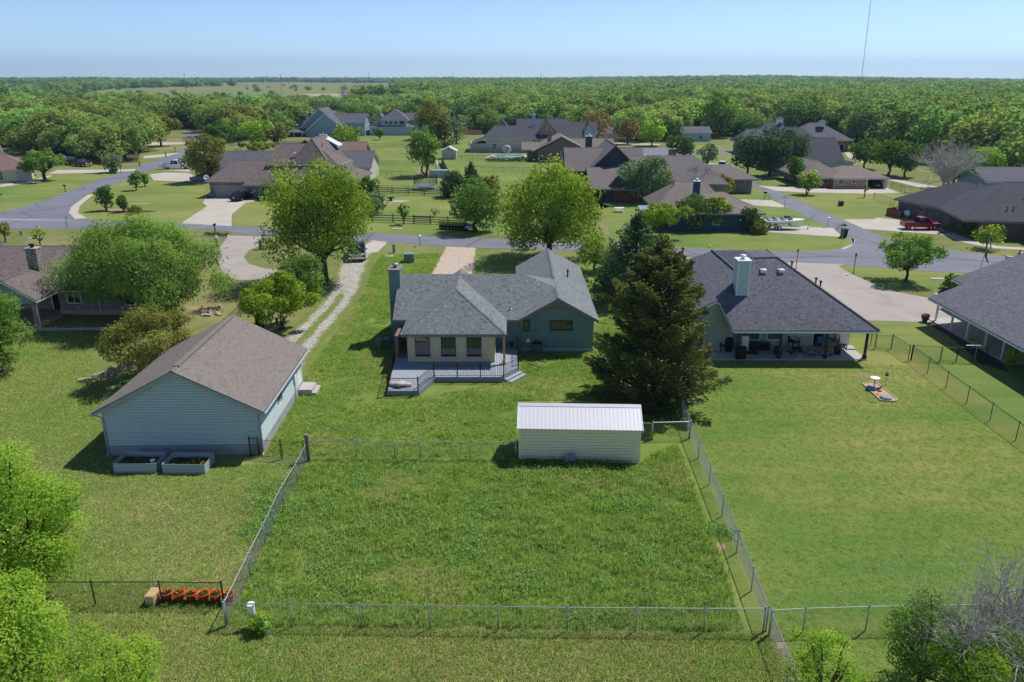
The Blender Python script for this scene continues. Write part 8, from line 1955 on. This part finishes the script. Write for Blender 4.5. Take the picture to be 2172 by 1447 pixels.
# hot tub box, gas cylinder and stones by the two trunked elm
t = thing('hot_tub', 'square grey hot tub right of the two trunked elm', 'hot tub', at(931, 376)); mb = MB(); mb.box(-2.1, 2.1, -1.0, 1.0, 0, 1.5); part('cabinet', mb, MATS['siding_ltblue'], t); mb = MB(); mb.box(-2.15, -.02, -1.05, 1.05, 1.503, 1.65); part('cover', mb, MATS['trim_grey'], t); mb = MB(); mb.box(.02, 2.15, -1.05, 1.05, 1.503, 1.65); part('cover', mb, MATS['trim_grey'], t)
mb = MB(); mb.cyl(0, 0, 0, 2.6, .28, 12); mb.ball((0, 0, 2.6), .28, 10); solo('white_tank', mb, MATS['paint_white'], 'upright white tank behind the grey hot tub', 'tank', at(926, 366), smooth=True)
rk = thing('rock_bed', 'ring of pale rocks around the two trunked elm', 'rock bed', at(895, 372)); e0 = at(895, 372)
for k in range(22): p = at(895 + 13 * math.cos(k * .2856) + 4, 371.5 + 2.6 * math.sin(k * .2856)) - e0; s_ = link('stone', rs_.choice(stone_me), rk, p); s_.scale = (rs_.uniform(.5, .9),) * 2 + (rs_.uniform(.3, .6),); s_.rotation_euler = (0, 0, k)
rk = thing('rock_bed', 'ring of pale rocks around the reddish bush', 'rock bed', at(748, 357)); e0 = at(748, 357)
for k in range(16): p = at(748 + 15 * math.cos(k * .3927), 357 + 1.6 * math.sin(k * .3927)) - e0; s_ = link('stone', rs_.choice(stone_me), rk, p); s_.scale = (rs_.uniform(.5, .9),) * 2 + (rs_.uniform(.2, .4),); s_.rotation_euler = (0, 0, k)
T('red_bush', 'small dark red bush in a ring of rocks', 745, 357, 347, 6, 'leafy', 'leaf_rust', 141, cat='bush', z0f=.02, lobes=8); T('yellow_bush', 'small yellow flowering bush under the light green lawn tree', 728, 334, 322, 5, 'leafy', 'leaf_lime', 142, cat='bush', z0f=.02, lobes=8)
# fire pit with dead stones behind the rail fence
t = thing('fire_pit', 'dark iron fire pit on a gravel patch behind the rail fence', 'fire pit', at(829, 426)); mb = MB(); mb.lathe([(.2, 0), (.25, .35), (.75, .55), (.78, .62), (.6, .55), (.03, .45)], 14); part('bowl', mb, MATS['black_metal'], t, True)
patch('dry_lawn', 960, 437, 8, 3.2, MATS['verge_grass'], .0085, 31)
patch('gravel_patch', 836, 427, 3.2, 1.1, MATS['concrete'], .013, 33)
patch('dark_mulch', 787, 452, 2.2, .8, MATS['dark_mulch'], .013, 34); patch('dark_mulch', 268, 449, 5.5, 1.3, MATS['dark_mulch'], .0125, 35)
t = thing('mailbox_bed', 'edged flower bed around the black mailbox by the pink drive', 'flower bed', at(459, 499)); bl_ = [at(434, 498), at(440, 502), at(484, 504), at(484, 499), at(440, 495)]; e0 = at(459, 499); mb = MB(); mb.prism([(p.x - e0.x, p.y - e0.y) for p in bl_], 0, .12); part('edging', mb, MATS['edging'], t); mb = MB(); mb.prism([((p.x - e0.x) * .94, (p.y - e0.y) * .9) for p in bl_], .121, .15); part('soil', mb, MATS['soil'], t)
leafclump('plant', [(-1.4, .1, .15), (-.6, .2, .15), (.3, .2, .15), (1.6, -.1, .2)], .25, 70, 'leaf_dark', t, 95, .16)
# white picnic bench and lawn items beyond the oak
t = thing('picnic_table', 'tiny white picnic table on the lawn behind the broad oak', 'table', at(1313, 450)); mb = MB(); mb.box(-.8, .8, -.35, .35, .7, .76); part('tabletop', mb, MATS['plastic_white'], t); mb = MB(); mb.box(-.8, .8, -.8, -.55, .42, .47); part('bench', mb, MATS['plastic_white'], t); mb = MB(); mb.box(-.8, .8, .55, .8, .42, .47); part('bench', mb, MATS['plastic_white'], t)
for sx in (-.6, .6): mb = MB(); mb.tube([(sx, -.6, 0), (sx, .2, .7)], .04, 4); mb.tube([(sx, .6, 0), (sx, -.2, .7)], .04, 4); part('leg', mb, MATS['plastic_white'], t)
mb = MB(); mb.ball((0, 0, .12), .16, 8); solo('white_ball', mb, MATS['plastic_white'], 'small white object on the verge above the patio house ridge', 'ball', at(1505, 524))
# deck clutter: pale sack heap
mb = MB(); [mb.ball((a, b, .14 + .04 * c_), .25, 10, 0, (.42, .28, .16)) for a, b, c_ in ((0, 0, 0), (.5, .1, 1), (.9, -.05, 0), (.4, -.2, 2))]; solo('sack_heap', mb, plain('sack', C(196, 178, 176), .85, var=.12), 'pale sacks heaped in the lower corner of the deck', 'sacks', at(853, 822, .42) - Vector((.6, -.3, 0)), smooth=True)
mb = MB(); mb.cyl(0, 0, 0, .45, .16, 10); solo('deck_pot', mb, MATS['trim_dark'], 'dark pot against the wall on the shaded deck', 'pot', at(1085, 735, .42))
# distant masts and poles
mast = at(1827, 172); mb = MB(); my = 1500.0; m0 = at_y(1827, 172, my); m1 = at_y(1848, -8, my); hgt = m1.z + 8
tw = thing('radio_mast', 'very tall thin lattice radio mast rising out of the picture', 'mast', (m0.x, my, 0)); lx = m1.x - m0.x
for (a, b) in ((-.7, -.4), (.7, -.4), (0, .8)): mb = MB(); mb.tube([(a, b, 0), (a + lx, b, hgt)], .16, 4); part('leg', mb, MATS['trim_grey'], tw)
mb = MB(); nseg = 70
for k in range(nseg): z0_, z1_ = hgt * k / nseg, hgt * (k + 1) / nseg; o0, o1 = lx * k / nseg, lx * (k + 1) / nseg; mb.tube([(-.7 + o0, -.4, z0_), (.7 + o1, -.4, z1_)], .08, 3, 0, False); mb.tube([(.7 + o0, -.4, z0_), (o1, .8, z1_)], .08, 3, 0, False)
part('lattice', mb, MATS['trim_grey'], tw, kind='stuff')
for k, (px, yt, lab) in enumerate(((393, 155, 'thin far power pole above the left fields'), (596, 156, 'thin far power pole above the field rim'), (783, 152, 'tallest far power pole over the middle fields'), (961, 152, 'thin far power pole above the central woods'), (1147, 155, 'far power pole right of the centre woods'), (218, 161, 'faint farthest power pole above the left horizon'))):
    Y = 1100.0 if k < 5 else 1600.0; b = at_y(px, 175, Y); tp = at_y(px, yt, Y); mb = MB(); mb.tube([(0, 0, 0), (0, 0, tp.z)], [.3, .2], 6); t = thing('power_pole', lab, 'power pole', (b.x, Y, 0)); part('pole', mb, MATS['wood_old'], t); mb = MB(); mb.box(-1.6, 1.6, -.12, .12, tp.z - 2.0, tp.z - 1.75); part('crossarm', mb, MATS['wood_old'], t)
# ------------------------------------------------------------ grass
leafmat('blade', (0.15, 0.26, 0.045), (0.265, 0.41, 0.08), (0.43, 0.54, 0.15), 0.35, objvar=0.25)
leafmat('blade_dry', (0.27, 0.28, 0.09), (0.44, 0.43, 0.17), (0.62, 0.57, 0.28), 0.35, objvar=0.25)
leafmat('leaf_weed', (0.19, 0.33, 0.085), (0.31, 0.49, 0.14), (0.46, 0.63, 0.22), 0.35)
GRN = np.random.default_rng(8)
def tuft(n, h, spread, mat, w_=.012, lean=.5):
    P = GRN.normal(size=(n, 2)) * spread; V = []; F = []; tn = []
    for i in range(n):
        a = GRN.uniform(0, 6.28); d = np.array([math.cos(a), math.sin(a)]); hh = h * GRN.uniform(.5, 1.2); l = hh * lean * GRN.uniform(.5, 1.8); s = np.array([-d[1], d[0]]) * w_
        b = P[i]; o = len(V)
        V += [(*(b - s), 0), (*(b + s), 0), (*(b + d * l * .4 + s * .7), hh * .65), (*(b + d * l * .4 - s * .7), hh * .65), (*(b + d * l), hh)]
        F += [(o + 3, o + 2, o + 1, o), (o + 4, o + 2, o + 3)]; k = GRN.random(); tn += [k, k]
    me = bpy.data.meshes.new('tuft'); me.from_pydata(V, [], F); me.materials.append(MATS[mat]); t_ = me.attributes.new('tint', 'FLOAT', 'FACE'); t_.data.foreach_set('value', tn); me.update(); me.normals_split_custom_set([(0, 0, 1)] * len(me.loops)); return me
def weed(n, r, mat):
    P = GRN.normal(size=(n, 3)) * np.array([r, r, r * .5]); P[:, 2] = np.abs(P[:, 2]) + .02
    return leaf_mesh('weed', P, GRN.normal(size=P.shape) + np.array([0, 0, .9]), .07, .045, GRN.random(n), MATS[mat], GRN)
vnoise = lambda x, y: mathutils.noise.noise(Vector((x, y, 0)))
import mathutils
def field(poly, n, sfun, pick, seed):
    "points over a surveyed polygon, thinned and sized by noise"
    Pw = [at(*p) for p in poly]; x0, x1 = min(p.x for p in Pw), max(p.x for p in Pw); y0, y1 = min(p.y for p in Pw), max(p.y for p in Pw); r_ = random.Random(seed)
    W = [(p.x, p.y) for p in Pw]; pts, scl, rot, idx = [], [], [], []
    while len(pts) < n:
        x_, y_ = r_.uniform(x0, x1), r_.uniform(y0, y1)
        if not inpoly(x_, y_, W): continue
        s_ = sfun(x_, y_, r_)
        if s_ <= 0: 
            if r_.random() < .02: n -= 1
            continue
        pts.append((x_, y_, .012)); scl.append(s_); rot.append(r_.uniform(0, 6.28)); idx.append(pick(x_, y_, r_))
    return pts, scl, rot, idx
KM = [tuft(16, .20, .07, 'blade'), tuft(16, .26, .08, 'blade'), tuft(12, .15, .10, 'blade'), weed(26, .13, 'leaf_weed'), weed(34, .17, 'leaf_weed'), tuft(14, .20, .08, 'blade_dry')]
def s_meadow(x, y, r_):
    v = vnoise(x * .35, y * .35) * .6 + vnoise(x * 1.1 + 9, y * 1.1) * .5
    if v < -.42 and r_.random() < .6: return 0
    return max(.35, .85 + v * .9) * r_.uniform(.7, 1.25)
def k_meadow(x, y, r_):
    v = vnoise(x * .28 + 40, y * .28) + .4 * vnoise(x * 1.3, y * 1.3 + 7); w_ = vnoise(x * .22 + 11, y * .22 + 70)
    q = r_.random()
    if v > .26 and q < .42: return 3 if q < .28 else 4
    if w_ > .3 and q < .45: return 5
    if q > .93: return 5
    return r_.randrange(3)
lot = [(484, 1326), (655, 976), (1098, 977), (1345, 990), (1436, 942), (1580, 1338)]
g1 = scatter('meadow_grass', *field(lot, 40000, s_meadow, k_meadow, 1), KM, .12); g1['label'] = 'shaggy long grass and weeds inside the galvanised fence'
back = [(560, 968), (652, 790), (716, 700), (768, 630), (796, 560), (808, 542), (936, 538), (912, 586), (838, 600), (828, 838), (905, 842), (1100, 806), (1108, 748), (1240, 748), (1268, 690), (1330, 640), (1450, 850), (1440, 926), (1352, 926), (1345, 850), (1100, 850), (1098, 972), (660, 968)]
g2 = scatter('back_lawn_grass', *field(back, 46000, lambda x, y, r_: s_meadow(x, y, r_) * .72, k_meadow, 2), KM, .12); g2['label'] = 'uncut grass around the back of the blue green house'
# taller weed clumps in drifts
WC = []
rc = random.Random(21)
drift = [(560 + 34 * i, 1068 + 5 * i + 14 * math.sin(i * 1.3)) for i in range(10)] + [(rc.uniform(560, 1500), rc.uniform(1010, 1310)) for _ in range(34)] + [(1110 + 26 * i, 1008 + 10 * math.sin(i)) for i in range(9)]
for (px, py) in drift:
    c_ = at(px, py); w_ = rc.uniform(.35, .9)
    for _ in range(int(45 * w_)): WC.append((c_.x + rc.gauss(0, w_), c_.y + rc.gauss(0, w_ * .6), .02))
KW = [weed(60, .17, 'leaf_weed'), weed(44, .13, 'leaf_weed'), tuft(18, .3, .1, 'blade')]
g6 = scatter('tall_weeds', WC, [rc.uniform(.8, 1.7) for _ in WC], [rc.uniform(0, 6.28) for _ in WC], [rc.choice((0, 0, 1, 1, 2)) for _ in WC], KW, .1); g6['label'] = 'drifts of taller leafy weeds in the shaggy fenced lot'
KL = [tuft(12, .07, .09, 'blade', .010, .8), tuft(12, .06, .10, 'blade', .010, .9), tuft(10, .07, .1, 'blade_dry', .010, .8)]
def k_lawn(dry): 
    def f(x, y, r_):
        v = vnoise(x * .16 + 3, y * .16) + .5 * vnoise(x * .6, y * .6 + 31)
        return 2 if r_.random() < dry + v * .45 else r_.randrange(2)
    return f
g3 = scatter('yard_turf', *field([(-40, 1300), (-60, 700), (180, 705), (215, 820), (240, 985), (560, 985), (646, 985), (476, 1336), (-40, 1300)], 34000, lambda x, y, r_: r_.uniform(.7, 1.3), k_lawn(.34), 3), KL, .15); g3['label'] = 'short turf of the left yard'
g4 = scatter('verge_turf', *field([(0, 1450), (0, 1296), (478, 1332), (1630, 1348), (1690, 1450)], 20000, lambda x, y, r_: r_.uniform(.8, 1.4), k_lawn(.36), 4), KL, .15); g4['label'] = 'short dry turf below the galvanised fence'
g5 = scatter('smooth_lawn_turf', *field([(1470, 900), (1520, 770), (1830, 770), (1925, 775), (2172, 960), (2200, 1440), (1690, 1440), (1636, 1300)], 26000, lambda x, y, r_: r_.uniform(.5, .95), k_lawn(.12), 5), KL, .15); g5['label'] = 'smooth mown turf of the right lawn'
# ------------------------------------------------------------ air
hz = bpy.data.materials.new('haze'); hz.use_nodes = True; ht = hz.node_tree; ht.nodes.clear()
ho = ht.nodes.new('ShaderNodeOutputMaterial'); pv = ht.nodes.new('ShaderNodeVolumePrincipled')
pv.inputs['Color'].default_value = (0.46, 0.70, 1.0, 1); pv.inputs['Density'].default_value = 0.0001; pv.inputs['Anisotropy'].default_value = 0.25
ht.links.new(pv.outputs[0], ho.inputs['Volume'])
ZT = max(240.0, hgt + 15)
mb = MB(); mb.box(-14600, 14600, -160, 11200, -1.0, ZT); haze = link('haze', mb.mesh('haze', hz), None, None, 'stuff')
